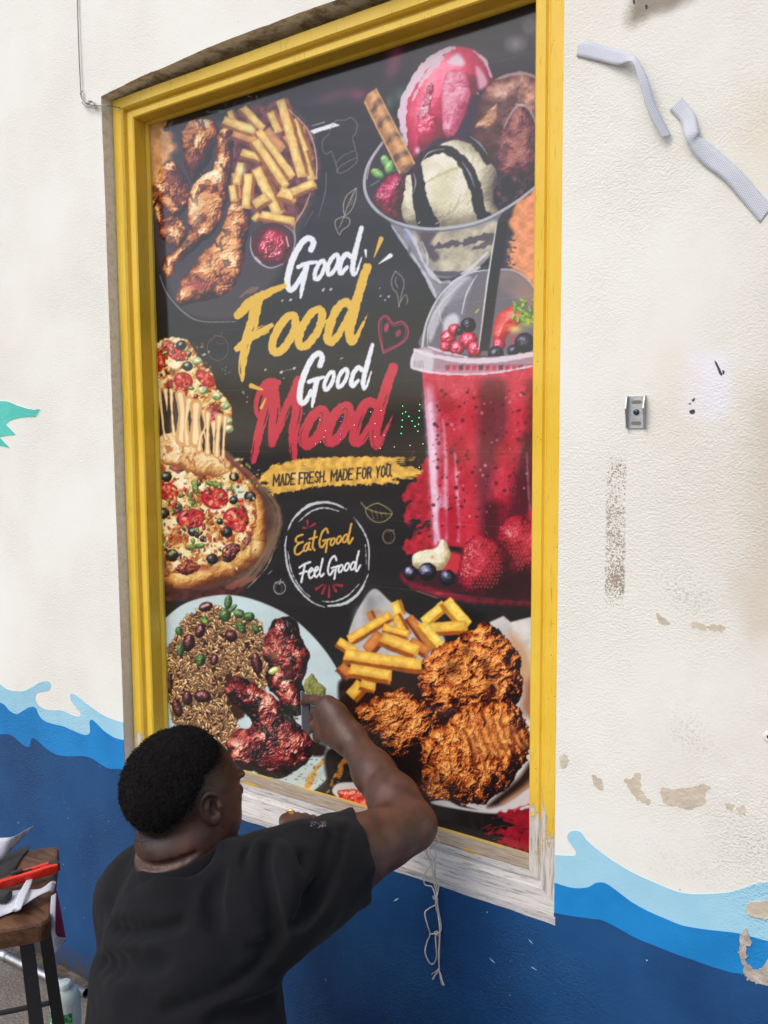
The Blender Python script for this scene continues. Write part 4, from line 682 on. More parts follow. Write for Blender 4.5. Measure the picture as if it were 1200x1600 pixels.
    food(f4((200, 110), (240, 60), (340, 20), (420, -15), (480, 10), (560, 60), (640, 140), (620, 220), (560, 280), (500, 320), (400, 350), (330, 300), (250, 220)), 32, fc, ns=14, na=12, seed=92, ang=-.9, st=1.8, **kf)
    food(f4((540, 310), (600, 210), (700, 150), (760, 90), (880, 60), (960, 40), (1060, 80), (1110, 160), (1130, 260), (1110, 360), (1060, 440), (1000, 520), (900, 590), (800, 610), (700, 590), (600, 590), (545, 520), (550, 420)), 44, fc, ns=15, na=13, seed=94, ang=1.12, st=3.6, **kf)
    for q in range(9):
        x = 760+q*42; stroke(f4((x, 120+q*2+18*abs(q-4)), (x+30, 240+q*4), (x+70, 360-q*8), (x+90, 480-q*26)), (1, 3.4, 3.6, 1), (112, 40, 20), .75, rough=2.2, soft=2, seed=q); stroke(f4((x+18, 125+q*2+18*abs(q-4)), (x+48, 240+q*4), (x+86, 350-q*8)), (1, 4, 1), (244, 172, 88), .6, rough=2.4, soft=2.5, seed=q+9)
    glow(*f4((920, 270))[0], 40, 26, (232, 150, 70), .35); glow(*f4((600, 520))[0], 24, 20, (50, 20, 12), .6)
    food(f4((580, 500), (640, 490), (690, 530), (680, 590), (610, 590), (570, 550)), 10, fc, ns=9, na=7, seed=97, **kf)
    fill(f4((1060, 470), (1130, 380), (1145, 480), (1040, 560), (960, 610), (900, 610)), (44, 26, 20), soft=4); stroke(f4((980, 600), (1080, 540), (1140, 480)), (6, 12, 10), (176, 130, 100), .8, soft=4)
    fill(f4((590, 600), (690, 590), (800, 625), (900, 645), (1010, 640), (1140, 600), (1400, 560), (1400, 980), (1100, 900), (600, 720)), (26, 22, 22), soft=1.5)
    fill(f4((600, 590), (680, 585), (760, 620), (900, 635), (1010, 600), (1135, 510), (1300, 440), (1300, 560), (1140, 620), (1010, 650), (880, 652), (700, 625), (610, 605)), (208, 202, 200), soft=1.5)
    fill(f4((960, 650), (1140, 625), (1400, 600), (1400, 980), (1110, 860), (950, 810), (1000, 770), (900, 760), (1040, 720), (980, 690)), (150, 22, 40), soft=1.2, edge=3.5, es=7, seed=4, tex=.15)
    for q in range(12): stroke(f4((880+prng.random()*200, 680+q*14), (940+prng.random()*230, 655+q*14)), (1, 3, .6), ((140, 24, 40), (30, 20, 22))[q % 2], .9, sm=False, rough=.8)
    stroke(f4((1010, 640), (1120, 605)), (1, 2.4), (190, 40, 60), .8, rough=1); stroke(f4((870, 735), (915, 715)), (1, 2), (150, 30, 46), .9)
    # sauce tub, brush marks between the plates
    fill(f4((30, 330), (140, 300), (260, 320), (330, 480), (280, 640), (200, 600), (60, 530)), (34, 28, 28), soft=3)
    for q in range(14): stroke(f4((40+q*5, 540-q*12), (90+q*6, 510-q*14)), (1, 4, 1), (204, 130, 50), .9, sm=False, rough=1.2)
    fill(f4((70, 520), (130, 488), (300, 510), (330, 640), (220, 640), (90, 565)), (212, 208, 204), soft=1.2); food(f4((95, 545), (140, 525), (300, 545), (320, 640), (220, 630), (130, 590)), 8, [(0, (120, 16, 16)), (.5, (196, 40, 32)), (.8, (222, 84, 60)), (1.1, (250, 200, 180))], ns=9, na=3, seed=99, spec=.4)

def poster_colour(x, y):
    """linear print colour at artwork positions (bilinear)"""
    u = np.clip((x-PX0)*PS-.5, 0, PW-1.001); v = np.clip((y-PY0)*PS-.5, 0, PH-1.001)
    i = u.astype(int); j = v.astype(int); fu = (u-i)[:, None]; fv = (v-j)[:, None]
    s = (ART[j, i]*(1-fu)+ART[j, i+1]*fu)*(1-fv)+(ART[j+1, i]*(1-fu)+ART[j+1, i+1]*fu)*fv
    lin = np.where(s <= .04045, s/12.92, ((s+.055)/1.055)**2.4)
    k = np.clip((720-y)/420, 0, 1); k = k*k*(3-2*k)
    return np.clip(lin-.045*k[:, None], .006, 1)    # the photograph's glare is not ink: take it out
# ------------------------------------------------------------------ ground
def mk_ground():
    k = NT_('ground_concrete', .9, .3)
    big = k.noise(3, 5); fine = k.noise(140, 5, .7); v = k.vor(95); v2 = k.vor(260)
    c = k.mix(k.ss(big, .3, .7), lin(112, 104, 96), lin(138, 131, 123))
    c = k.mix(k.ss(fine, .35, .75, 0, .6), c, lin(84, 78, 72)); c = k.mix(k.ss(v, .05, .2, .55, 0), c, lin(182, 176, 168)); c = k.mix(k.ss(v2, .05, .16, .4, 0), c, lin(60, 55, 52))
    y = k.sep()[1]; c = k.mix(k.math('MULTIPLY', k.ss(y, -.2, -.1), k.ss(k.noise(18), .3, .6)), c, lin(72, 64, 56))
    k.color(c); k.bump(k.math('ADD', k.math('MULTIPLY', fine, .7), k.math('MULTIPLY', v, .6)), .004)
    return k.m
g = mesh('ground', [(-250, -350, 0), (250, -350, 0), (250, -.05, 0), (-250, -.05, 0)], [(0, 1, 2, 3)], mk_ground()); tag(g, kind='structure')

# ------------------------------------------------------------------ wall
WY = -.09                                   # outer face of the wall
XL, XR, ZB = -.066, 1.177, .672             # window opening
def stucco(k, amp=.0008, smoothz=None):
    a = k.noise(210, 3, .55, k.mapping((1, 1, 1.2)), .5); b = k.noise(60, 4, .6); c = k.noise(420, 2); d = k.noise(1.9, 4, .6)
    h = k.math('ADD', k.math('MULTIPLY', k.ss(a, .25, .75), k.ss(d, .38, .64, .10, 1.)), k.math('MULTIPLY', k.math('MULTIPLY', b, .8), k.ss(d, .35, .6, .3, 1.))); h = k.math('ADD', h, k.math('MULTIPLY', c, .16))
    k.bump(h, amp); return a, b, d
def mk_wall():
    k = NT_('cream_wall_paint', .75, .25)
    a, b, d = stucco(k)
    c = k.mix(k.ss(d, .3, .7), lin(234, 234, 227), lin(228, 227, 217))
    c = k.mix(k.ss(k.noise(1.1, 4), .52, .75, 0, .6), c, lin(220, 212, 196))
    def at2(p, q, d_=.09): A, B = W(*p, d_), W(*q, d_); return min(A[0], B[0]), max(A[0], B[0]), min(A[2], B[2]), max(A[2], B[2])
    m = k.math('MULTIPLY', k.ss(k.math('ADD', k.sep()[0], k.math('MULTIPLY', k.noise(2.4, 5, .65), .5)), 1.35, 1.9), k.ss(k.noise(5, 5, .7), .3, .65, .35, 1.)); c = k.mix(k.math('MULTIPLY', m, .5), c, lin(204, 198, 184))  # grime mottling; light falloff towards the right is painted into this tone too
    # repainted lilac-white patch, stained zones (each with its own outline)
    m = k.box(*at2((1075, 548), (1142, 648)), soft=.02, warp=.07, wscale=14); c = k.mix(k.math('MULTIPLY', m, .85), c, lin(229, 228, 234))
    m = k.box(*at2((1020, 530), (1080, 700)), soft=.04, warp=.1, wscale=9); c = k.mix(k.math('MULTIPLY', m, .35), c, lin(224, 212, 196))
    m = k.box(*at2((1165, 140), (1230, 260)), soft=.05, warp=.1, wscale=9); c = k.mix(k.math('MULTIPLY', m, .55), c, lin(218, 204, 182))
    m = k.box(*at2((1175, 600), (1240, 1010)), soft=.04, warp=.1, wscale=9); c = k.mix(k.math('MULTIPLY', m, .6), c, lin(200, 184, 166))
    m = k.box(*at2((985, -40), (1080, 8)), soft=.015, warp=.05, wscale=14); c = k.mix(k.math('MULTIPLY', m, .8), c, lin(120, 104, 86))
    # strip where tape took the paint off
    t = k.math('MULTIPLY', k.box(*at2((949, 700), (974, 985)), soft=.002, warp=.007, wscale=60), k.ss(k.math('ADD', k.math('ADD', k.math('ADD', k.noise(330, 3, .7), k.math('MULTIPLY', k.noise(14, 3), .5)), k.ss(k.sep()[2], W(960, 985)[2], W(960, 700)[2], .12, -.06)), k.ss(k.sep()[2], W(960, 985)[2], W(960, 900)[2], -.30, .0)), .76, .84))
    c = k.mix(k.math('MULTIPLY', t, .9), c, lin(150, 132, 116))
    # dirt caught between the grains of the stucco
    for q in (((1040, 1120), (1100, 1180)), ((1000, 1320), (1150, 1370)), ((1030, 900), (1110, 960)), ((1150, 1290), (1230, 1360))):
        m = k.math('MULTIPLY', k.box(*at2(*q), soft=.05, warp=.12, wscale=8), k.ss(a, .36, .5, 1., 0.)); c = k.mix(k.math('MULTIPLY', m, .55), c, lin(128, 122, 116))
    sp = k.vor(14, out='Distance'); c = k.mix(k.math('MULTIPLY', k.ss(sp, .012, .03, .8, 0.), k.ss(k.noise(2.3), .45, .6)), c, lin(140, 128, 116))
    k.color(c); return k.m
def mk_reveal():
    k = NT_('bare_plaster', .95, .2); n = k.noise(60, 5, .65); n2 = k.noise(7, 4)
    c = k.ramp(n, [(.25, lin(204, 196, 180)), (.5, lin(232, 228, 218)), (.8, lin(242, 240, 234))])
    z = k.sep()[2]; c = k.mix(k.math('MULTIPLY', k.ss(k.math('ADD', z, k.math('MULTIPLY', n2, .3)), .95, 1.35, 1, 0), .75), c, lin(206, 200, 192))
    c = k.mix(k.math('MULTIPLY', k.ss(z, 2.40, 2.455), k.ss(k.noise(24, 4, .7), .42, .66, 0, .75)), c, lin(120, 98, 74))
    k.color(c); k.bump(n, .0012); return k.m
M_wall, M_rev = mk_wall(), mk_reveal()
rng = np.random.default_rng(3)
ntop = 60; tx = np.linspace(XL, XR, ntop)
TL_Z = W(157, 151)[2]
tz = TL_Z+.0205*np.clip((tx-XL)/.42, 0, 1)**.6-.006*np.clip((tx-.7)/.5, 0, 1)+np.convolve(rng.normal(0, .0022, ntop+4), np.ones(5)/5, 'valid')
tz[0] = TL_Z
nl = 50; lz = np.linspace(ZB, TL_Z, nl); lx = XL+np.convolve(rng.normal(0, .0015, nl+6), np.ones(7)/7, 'valid')
out = [(lx[i], lz[i]) for i in range(nl)]+[(tx[i], tz[i]) for i in range(1, ntop)]+[(XR, ZB)]
V, F, fm = [], [], []
def quad(*p, mi=0): i = len(V); V.extend(p); F.append(tuple(range(i, i+len(p)))); fm.append(mi)
WX0, WX1, WZ1 = -5., 6., 5.2
for i in range(nl-1): quad((WX0, WY, lz[i]), (lx[i], WY, lz[i]), (lx[i+1], WY, lz[i+1]), (WX0, WY, lz[i+1]))
quad((WX0, WY, -.05), (XL, WY, -.05), (lx[0], WY, ZB), (WX0, WY, ZB)); quad((WX0, WY, TL_Z), (lx[-1], WY, TL_Z), (lx[-1], WY, WZ1), (WX0, WY, WZ1))
quad((XL, WY, -.05), (XR, WY, -.05), (XR, WY, ZB), (lx[0], WY, ZB))
for i in range(ntop-1):
    a = (lx[-1], WY, tz[0]) if i == 0 else (tx[i], WY, tz[i]); quad(a, (tx[i+1], WY, tz[i+1]), (tx[i+1], WY, WZ1), (a[0], WY, WZ1))
quad((XR, WY, -.05), (WX1, WY, -.05), (WX1, WY, ZB), (XR, WY, ZB)); quad((XR, WY, ZB), (WX1, WY, ZB), (WX1, WY, tz[-1]), (XR, WY, tz[-1])); quad((XR, WY, tz[-1]), (WX1, WY, tz[-1]), (WX1, WY, WZ1), (XR, WY, WZ1))
ring = out
for i in range(len(ring)):
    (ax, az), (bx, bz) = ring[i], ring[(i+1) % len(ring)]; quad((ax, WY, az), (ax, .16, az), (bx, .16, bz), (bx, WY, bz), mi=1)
quad((WX0, .16, -.05), (WX0, .16, WZ1), (WX1, .16, WZ1), (WX1, .16, -.05), mi=1); quad((WX0, WY, WZ1), (WX1, WY, WZ1), (WX1, .16, WZ1), (WX0, .16, WZ1))
quad((WX0, WY, -.05), (WX0, WY, WZ1), (WX0, .16, WZ1), (WX0, .16, -.05)); quad((WX1, WY, -.05), (WX1, .16, -.05), (WX1, .16, WZ1), (WX1, WY, WZ1))
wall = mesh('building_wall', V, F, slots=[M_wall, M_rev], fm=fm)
tag(wall, 'cream stucco wall with painted blue waves along its foot', 'wall')

# painted waves: coats of paint, each a thin sheet on the stucco
def mk_coat(name, c1, c2, specks=.7, rough=.5, amp=.0013):
    k = NT_(name, rough, .4); a, b, d = stucco(k, amp)
    c = k.mix(k.ss(k.noise(5, 4), .3, .7), c1, c2); c = k.mix(k.ss(k.noise(22, 5, .7, k.mapping((1, 1, .25))), .6, .85, 0, .25), c, tuple(min(1, v*1.6+.03) for v in c1))
    s1 = k.math('MULTIPLY', k.ss(k.vor(30), .02, .055, 1, 0), k.ss(k.noise(6, 3), .5, .62)); s2 = k.math('MULTIPLY', k.ss(k.vor(75), .03, .06, 1, 0), k.ss(k.noise(4, 3), .5, .65))
    c = k.mix(k.math('MULTIPLY', k.math('MAXIMUM', s1, s2), specks), c, lin(206, 214, 222))
    z = k.sep()[2]; c = k.mix(k.math('MULTIPLY', k.ss(z, .015, .1, 1, 0), k.ss(k.noise(26, 4, .7), .25, .6)), c, lin(70, 66, 62))
    k.color(c); return k.m
M_light = mk_coat('light_blue_paint', lin(150, 200, 221), lin(164, 211, 230), .3, .6)
M_mid = mk_coat('mid_blue_paint', lin(14, 116, 182), lin(26, 136, 205), .5, .5)
M_navy = mk_coat('navy_paint', lin(21, 64, 112), lin(29, 78, 128), 1., .42)
M_turq = mk_coat('turquoise_paint', lin(70, 186, 172), lin(92, 204, 190), .2, .6)
M_pale = mk_coat('pale_mint_paint', lin(214, 236, 226), lin(224, 240, 232), .1, .7)
def sheet(name, P, lift, m, label=None, parent=wall):
    """P: outline [(x, z)] on the wall; a closed slab whose face is lift in front of the wall"""
    Q = [P[0]]
    for p in P[1:]:
        if math.hypot(p[0]-Q[-1][0], p[1]-Q[-1][1]) > 2e-4: Q.append(p)
    if math.hypot(Q[0][0]-Q[-1][0], Q[0][1]-Q[-1][1]) < 2e-4: Q.pop()
    n = len(Q); ar = sum(Q[i-1][0]*Q[i][1]-Q[i][0]*Q[i-1][1] for i in range(n))
    if ar < 0: Q = Q[::-1]
    tri = tessellate_polygon([[Vector((p[0], p[1], 0)) for p in Q]])
    V = [(p[0], WY-lift, p[1]) for p in Q]+[(p[0], WY+.002, p[1]) for p in Q]; F = []
    for t in tri:
        (ax, az), (bx, bz), (cx_, cz_) = (Q[i] for i in t)
        F.append(tuple(t) if (bx-ax)*(cz_-az)-(cx_-ax)*(bz-az) > 0 else tuple(t[::-1]))
    F += [(i, n+i, n+(i+1) % n, (i+1) % n) for i in range(n)]
    o = mesh(name, V, F, m, parent)
    if label: o['label'] = label
    return o
def edge(pts, ox, oy, s, n=5): return [(q[0], q[2]) for q in (W(ox+x/s, oy+y/s) for x, y in crom(pts, n))]
Lt = edge([(0, 275), (40, 305), (90, 318), (150, 318), (200, 295), (250, 265), (300, 258), (318, 280), (305, 315), (255, 325), (225, 340), (222, 370), (245, 410), (300, 437), (380, 438), (440, 462), (490, 478), (505, 460), (480, 425), (445, 380), (438, 345), (455, 335), (490, 355), (560, 410), (640, 465), (720, 500), (776, 515)], 0, 1000, 4)
Md = edge([(0, 390), (30, 405), (60, 440), (105, 462), (140, 445), (190, 418), (225, 425), (245, 470), (280, 505), (340, 525), (400, 540), (470, 570), (520, 590), (550, 590), (565, 570), (562, 510), (575, 498), (600, 515), (650, 565), (700, 600), (740, 617), (779, 625)], 0, 1000, 4)
Nv = edge([(0, 590), (50, 588), (90, 605), (140, 650), (170, 665), (190, 660), (198, 620), (215, 612), (250, 640), (310, 690), (370, 718), (450, 725), (530, 725), (580, 740), (640, 780), (690, 803), (740, 803), (780, 808)], 0, 1000, 4)
Rt = edge([(62, 260), (110, 262), (160, 262), (172, 245), (150, 210), (125, 170), (135, 140), (165, 128), (200, 140), (230, 180), (300, 240), (400, 310), (500, 365), (600, 410), (700, 450), (780, 467), (880, 468), (980, 460), (1060, 440), (1130, 415), (1200, 405)], 850, 1260, 3.4286)
Rm = edge([(62, 408), (130, 430), (190, 437), (240, 430), (280, 408), (330, 410), (390, 450), (470, 510), (560, 560), (640, 595), (740, 635), (850, 655), (960, 668), (1050, 680), (1200, 720)], 850, 1260, 3.4286)
Rn = edge([(62, 568), (150, 585), (250, 598), (320, 610), (400, 650), (500, 705), (600, 745), (700, 785), (800, 820), (900, 855), (1000, 885), (1060, 895), (1200, 930)], 850, 1260, 3.4286)
def swell(x, z0, am, ph): return [(q, z0+am*math.sin(q*3.1+ph)+.4*am*math.sin(q*7.3+2*ph)) for q in x]
far_l = np.linspace(WX0+.01, Lt[0][0]-.25, 80); far_r = np.linspace(Rt[-1][0]+.25, WX1-.01, 80)
def band(P, low, lift, m, label, side):
    if side == 'l': top = swell(far_l, P[0][1], .06, 1.+lift*900)+P+[(XL-.0005, P[-1][1])]; bot = [(XL-.0005, min(q[1] for q in P)-low), (WX0+.01, min(q[1] for q in P)-low)]
    else: top = [(XR+.0005, P[0][1])]+P+swell(far_r, P[-1][1], .06, 2.+lift*900); bot = [(WX1-.01, min(q[1] for q in P)-low), (XR+.0005, min(q[1] for q in P)-low)]
    return sheet('wave_band', top+bot, lift, m, label)
band(Lt, .16, .0008, M_light, 'light blue wave crest left of the window', 'l'); band(Md, .16, .0016, M_mid, 'bright blue wave left of the window', 'l')
band(Rt, .10, .0008, M_light, 'light blue wave crest right of the window', 'r'); band(Rm, .10, .0016, M_mid, 'bright blue wave right of the window', 'r')
navy = swell(far_l, Nv[0][1], .05, .4)+Nv+[(XL-.0004, Nv[-1][1]), (XL-.0004, ZB-.0005), (XR+.0004, ZB-.0005), (XR+.0004, Rn[0][1])]+Rn+swell(far_r, Rn[-1][1], .05, 1.4)+[(WX1-.01, .001), (WX0+.01, .001)]
sheet('wave_band', navy, .0024, M_navy, 'navy blue dado along the foot of the wall')
tq = lambda *p: [(q[0], q[2]) for q in (W(x/8.571, 580+y/8.571) for x, y in p)]
fin = [(-500, 500), (-250, 420), (0, 398), (80, 402), (130, 414), (240, 462), (360, 500), (460, 518), (510, 508), (540, 512), (475, 613), (400, 612), (260, 625), (180, 645), (130, 665), (80, 712), (140, 770), (215, 852), (100, 862), (0, 882), (60, 950), (135, 1030), (60, 1012), (0, 1000), (-300, 1100), (-500, 900)]
c_ = np.array([-150, 700])
sheet('painted_motif', tq(*[tuple(c_+(np.array(p)-c_)*1.022+np.array([3, 1])) for p in fin]), .0006, M_pale, 'pale outline of the turquoise motif'); sheet('painted_motif', tq(*fin), .0012, M_turq, 'turquoise painted fin at the left')
# flaked places
M_tan = simple('tan_undercoat', lin(200, 188, 168), .85, nscale=24, namt=.14, bump=.002, bscale=120)
M_cement = simple('bare_cement', lin(176, 166, 154), .95, nscale=60, namt=.2, bump=.005, bscale=90)
M_chip = simple('dark_chip', lin(70, 66, 72), .9)
def patch(name, pts, ox, oy, s, m, lift=.0005, jag=.0022, label=None):
    P = crom(pts, 6, True); P = np.array([[q[0], q[2]] for q in (W(ox+x/s, oy+y/s) for x, y in P)]); P += rng.normal(0, jag*.5, P.shape)
    return sheet(name, [tuple(p) for p in P], lift, m, label)
for pts in ([(50, 112), (85, 102), (100, 140), (75, 180), (52, 165)], [(230, 215), (262, 228), (288, 250), (286, 300), (245, 272)], [(405, 240), (440, 235), (470, 205), (498, 215), (498, 285), (525, 325), (552, 360), (538, 378), (480, 350), (435, 295)], [(612, 288), (700, 292), (790, 278), (850, 265), (880, 290), (850, 330), (850, 375), (770, 405), (690, 388), (630, 372)], [(965, 370), (1010, 380), (1000, 415), (975, 400)], [(1025, 400), (1070, 385), (1075, 430), (1045, 428)]):
    patch('flaked_patch', pts, 860, 1150, 3.53, M_tan)
for pts in ([(510, 1410), (535, 1425), (575, 1462), (520, 1455)], [(680, 1450), (740, 1465), (745, 1490), (690, 1478)], [(765, 1468), (835, 1470), (830, 1498), (770, 1490)]): patch('flaked_patch', pts, 860, 500, 3.077, M_tan)
patch('flaked_patch', [(1080, 545), (1110, 510), (1200, 505), (1290, 540), (1290, 590), (1200, 600), (1120, 585)], 850, 1260, 3.4286, M_tan, .003)
patch('flaked_patch', [(1068, 650), (1112, 706), (1088, 760), (1092, 835), (1130, 868), (1180, 850), (1210, 800), (1290, 760), (1290, 930), (1150, 945), (1090, 912), (1066, 868), (1050, 800), (1045, 755)], 850, 1260, 3.4286, M_cement, .0034, .003)
for pts in ([(790, 200), (800, 205), (826, 258), (815, 262)], [(668, 438), (690, 430), (694, 446), (676, 452)], [(680, 385), (694, 374), (690, 392)], [(828, 240), (838, 250), (830, 262)], [(666, 402), (674, 398), (672, 408)]): patch('paint_chip', pts, 860, 500, 3.077, M_chip, .0006, .0006)
for pts in ([(455, 2), (466, 0), (466, 22), (458, 20)], [(524, 28), (536, 28), (534, 48), (526, 50)]): patch('paint_chip', pts, 860, 0, 3.53, M_chip, .0006, .0004)
for (x, y, L) in ((620, 1405, .02), (835, 1512, .012), (1340, 1345, .02), (30, 1285, .010), (100, 1350, .006), (45, 1420, .008), (470, 1480, .006), (510, 1530, .008), (770, 1500, .015), (830, 1470, .012)):
    p = W(x, y); a = rng.random()*3; e = np.array([math.cos(a), math.sin(a)])*L/2; nrm = np.array([-e[1], e[0]])*.16
    sheet('paint_chip', [(p[0]-e[0], p[2]-e[1]), (p[0]+nrm[0], p[2]+nrm[1]), (p[0]+e[0], p[2]+e[1]), (p[0]-nrm[0], p[2]-nrm[1])], .003, M_light)

# ------------------------------------------------------------------ window
def mk_yellow():
    k = NT_('yellow_gloss_paint', .42, .45)
    p = k.pos(); gv = k.noise(10, 5, .7, k.mapping((26, 26, 1.6))); gh = k.noise(10, 5, .7, k.mapping((1.6, 26, 26)))
    z = k.sep()[2]; x = k.sep()[0]
    c = k.mix(k.ss(k.noise(4, 4), .3, .7), lin(224, 184, 44), lin(232, 195, 72))
    crack = k.ss(gv, .60, .66); c = k.mix(k.math('MULTIPLY', crack, .45), c, lin(120, 88, 22)); c = k.mix(k.math('MULTIPLY', k.ss(k.vor(60), .04, .09, 1, 0), k.ss(k.noise(5, 4), .52, .6)), c, lin(110, 92, 60)); c = k.mix(k.ss(k.noise(3, 6, .75), .58, .75, 0, .35), c, lin(190, 150, 60))
    w = k.noise(14, 6, .7); w2 = k.noise(9, 6, .75, k.mapping((4, 4, 1.2)))
    lim = k.math('ADD', k.ss(x, .2, 1.0, .755, .835), k.math('ADD', k.math('MULTIPLY', k.math('SUBTRACT', w2, .5), .42), k.math('MULTIPLY', k.math('SUBTRACT', w, .5), .22)))      # worn to the old white coat low down
    worn = k.ss(k.math('SUBTRACT', z, lim), -.012, .012, 1, 0)
    old = k.ramp(gv, [(.3, lin(126, 118, 108)), (.5, lin(206, 200, 192)), (.8, lin(226, 224, 220))])
    c = k.mix(worn, c, old); k.color(c); k.rough(k.mix(worn, (.42,)*3, (.85,)*3))
    k.bump(k.math('ADD', k.math('MULTIPLY', gv, .7), k.math('MULTIPLY', k.math('SUBTRACT', 1., worn), .5)), .0016); return k.m
def mk_old_white():
    k = NT_('weathered_white_wood', .85, .25)
    g1 = k.noise(9, 6, .75, k.mapping((2.0, 34, 34))); g2 = k.noise(30, 4, .7, k.mapping((2.2, 20, 20)))
    c = k.ramp(g1, [(.30, lin(84, 76, 66)), (.38, lin(170, 164, 156)), (.47, lin(220, 217, 214)), (.8, lin(236, 235, 236))])
    c = k.mix(k.ss(g2, .66, .78, 0, .6), c, lin(112, 100, 84)); c = k.mix(k.math('MULTIPLY', k.ss(k.noise(14, 4), .62, .7), k.ss(k.sep()[2], .70, .725)), c, lin(206, 170, 70)); k.color(c); k.bump(k.math('ADD', g1, k.math('MULTIPLY', g2, .5)), .004); return k.m
def mk_sill():
    k = NT_('grey_weathered_wood', .9, .2)
    g1 = k.noise(8, 6, .7, k.mapping((2.2, 26, 26))); c = k.ramp(g1, [(.3, lin(120, 108, 92)), (.5, lin(160, 148, 132)), (.75, lin(190, 180, 166))])
    y = k.sep()[1]; c = k.mix(k.math('MULTIPLY', k.ss(k.math('ADD', y, k.math('MULTIPLY', k.noise(8), .012)), -.008, .004), k.ss(k.noise(4, 4), .4, .5)), c, lin(202, 172, 84)); c = k.mix(k.math('MULTIPLY', k.ss(y, -.040, -.047), k.ss(k.noise(6, 4), .5, .56)), c, lin(200, 160, 50))
    k.color(c); k.bump(g1, .002); return k.m
M_yel, M_oldw, M_sill = mk_yellow(), mk_old_white(), mk_sill()
win_ = empty('window', ((XL+XR)/2, .02, ZB))
tag(win_, 'tall yellow wooden window frame with worn white sill set in the stucco wall', 'window')
FX0, FX1, FZ0, FZ1 = -.0645, 1.1755, .6735, 2.4645
PROF = [(0, -.02), (0, .057), (.004, .0605), (.034, .0605), (.039, .056), (.041, .046), (.045, .0455), (.049, .0495), (.066, .050), (.0695, .047), (.0695, .013)]
BEAD = [(.0690, .0125), (.0755, .0115), (.0785, .007), (.0785, -.004)]
SW = {'l': 1., 'r': 1., 't': .80, 'b': .80}
def rail(name, side, prof, m, n=40):
    """mitred moulding along one side of the frame"""
    k = SW[side]; V, F = [], []; np_ = len(prof)
    for i in range(n+1):
        t = i/n
        for (u, d) in prof:
            if side in 'lr':
                z = (FZ0+u*SW['b'])*(1-t)+(FZ1-u*SW['t'])*t; x = FX0+u*k if side == 'l' else FX1-u*k; V.append((x, -d, z))
            else:
                x = (FX0+u*SW['l'])*(1-t)+(FX1-u*SW['r'])*t; z = FZ1-u*k if side == 't' else FZ0+u*k; V.append((x, -d, z))
    V = np.array(V); V[:, 1] += 0.0006*np.sin(V[:, 2]*9+V[:, 0]*13); 
    for i in range(n):
        for j in range(np_-1): F.append((i*np_+j, i*np_+j+1, (i+1)*np_+j+1, (i+1)*np_+j))
    o = mesh(name, V, F, m); bm = bmesh.new(); bm.from_mesh(o.data); bmesh.ops.recalc_face_normals(bm, faces=bm.faces)
    q = max(bm.faces, key=lambda f: abs(f.normal.y)*f.calc_area()); 
    if q.normal.y > 0: bmesh.ops.reverse_faces(bm, faces=bm.faces)
    bm.to_mesh(o.data); bm.free(); adopt(win_, o); return o
rail('jamb', 'l', PROF, M_yel); rail('jamb', 'r', PROF, M_yel); rail('head_rail', 't', PROF, M_yel)
o = rail('bottom_rail', 'b', PROF[:-2]+[(.0640, .047), (.066, .044)], M_oldw); o['label'] = 'bottom rail worn to bare white and grey wood'
for s_ in 'lrt': rail('glazing_bead', s_, BEAD, M_yel)
zi = FZ0+.0665*SW['b']
bm = bmesh.new(); xs0, xs1 = FX0+.0690, FX1-.0690
vs = [bm.verts.new(p) for p in ((xs0, -.0475, zi-.012), (xs1, -.0475, zi-.012), (xs1, -.0475, zi+.0015), (xs0, -.0475, zi+.0015), (xs0, .02, zi-.012), (xs1, .02, zi-.012), (xs1, .02, zi+.011), (xs0, .02, zi+.011))]
for f in ((0, 1, 2, 3), (4, 7, 6, 5), (3, 2, 6, 7), (0, 4, 5, 1), (0, 3, 7, 4), (1, 5, 6, 2)): bm.faces.new([vs[i] for i in f])
adopt(win_, bmobj('sill', bm, M_sill))
# plaster and paint smeared under the rail
bm = bmesh.new(); n = 70; xs = np.linspace(XL-.002, XR+.004, n); lo = .6585+np.convolve(rng.normal(0, .0035, n+4), np.ones(5)/5, 'valid'); a = [bm.verts.new((x, WY-.0036, z)) for x, z in zip(xs, lo)]; b = [bm.verts.new((x, WY-.0042, ZB+.002)) for x in xs]; c = [bm.verts.new((x, -.050, ZB+.0045)) for x in xs]; e = [bm.verts.new((x, WY+.001, z)) for x, z in zip(xs, lo)]
for i in range(n-1): bm.faces.new((a[i], a[i+1], b[i+1], b[i])); bm.faces.new((b[i], b[i+1], c[i+1], c[i])); bm.faces.new((e[i], e[i+1], a[i+1], a[i]))
adopt(win_, bmobj('sill_render', bm, M_oldw))
k = NT_('window_glass', .03); k.b.inputs['Transmission Weight'].default_value = 1.; k.b.inputs['IOR'].default_value = 1.45; k.color((.9, .95, .94))
bm = bmesh.new(); bm_box(bm, ((FX0+FX1)/2, .0085, (FZ0+FZ1)/2+.03), (FX1-FX0-.10, .004, FZ1-FZ0-.11)); adopt(win_, bmobj('pane', bm, k.m))
bm = bmesh.new(); bm_box(bm, ((XL+XR)/2, .165, (ZB+TL_Z)/2), (XR-XL+.1, .01, TL_Z-ZB+.2)); o = bmobj('room_interior', bm, simple('dark_room', (.02, .018, .017), .9)); tag(o, kind='structure')

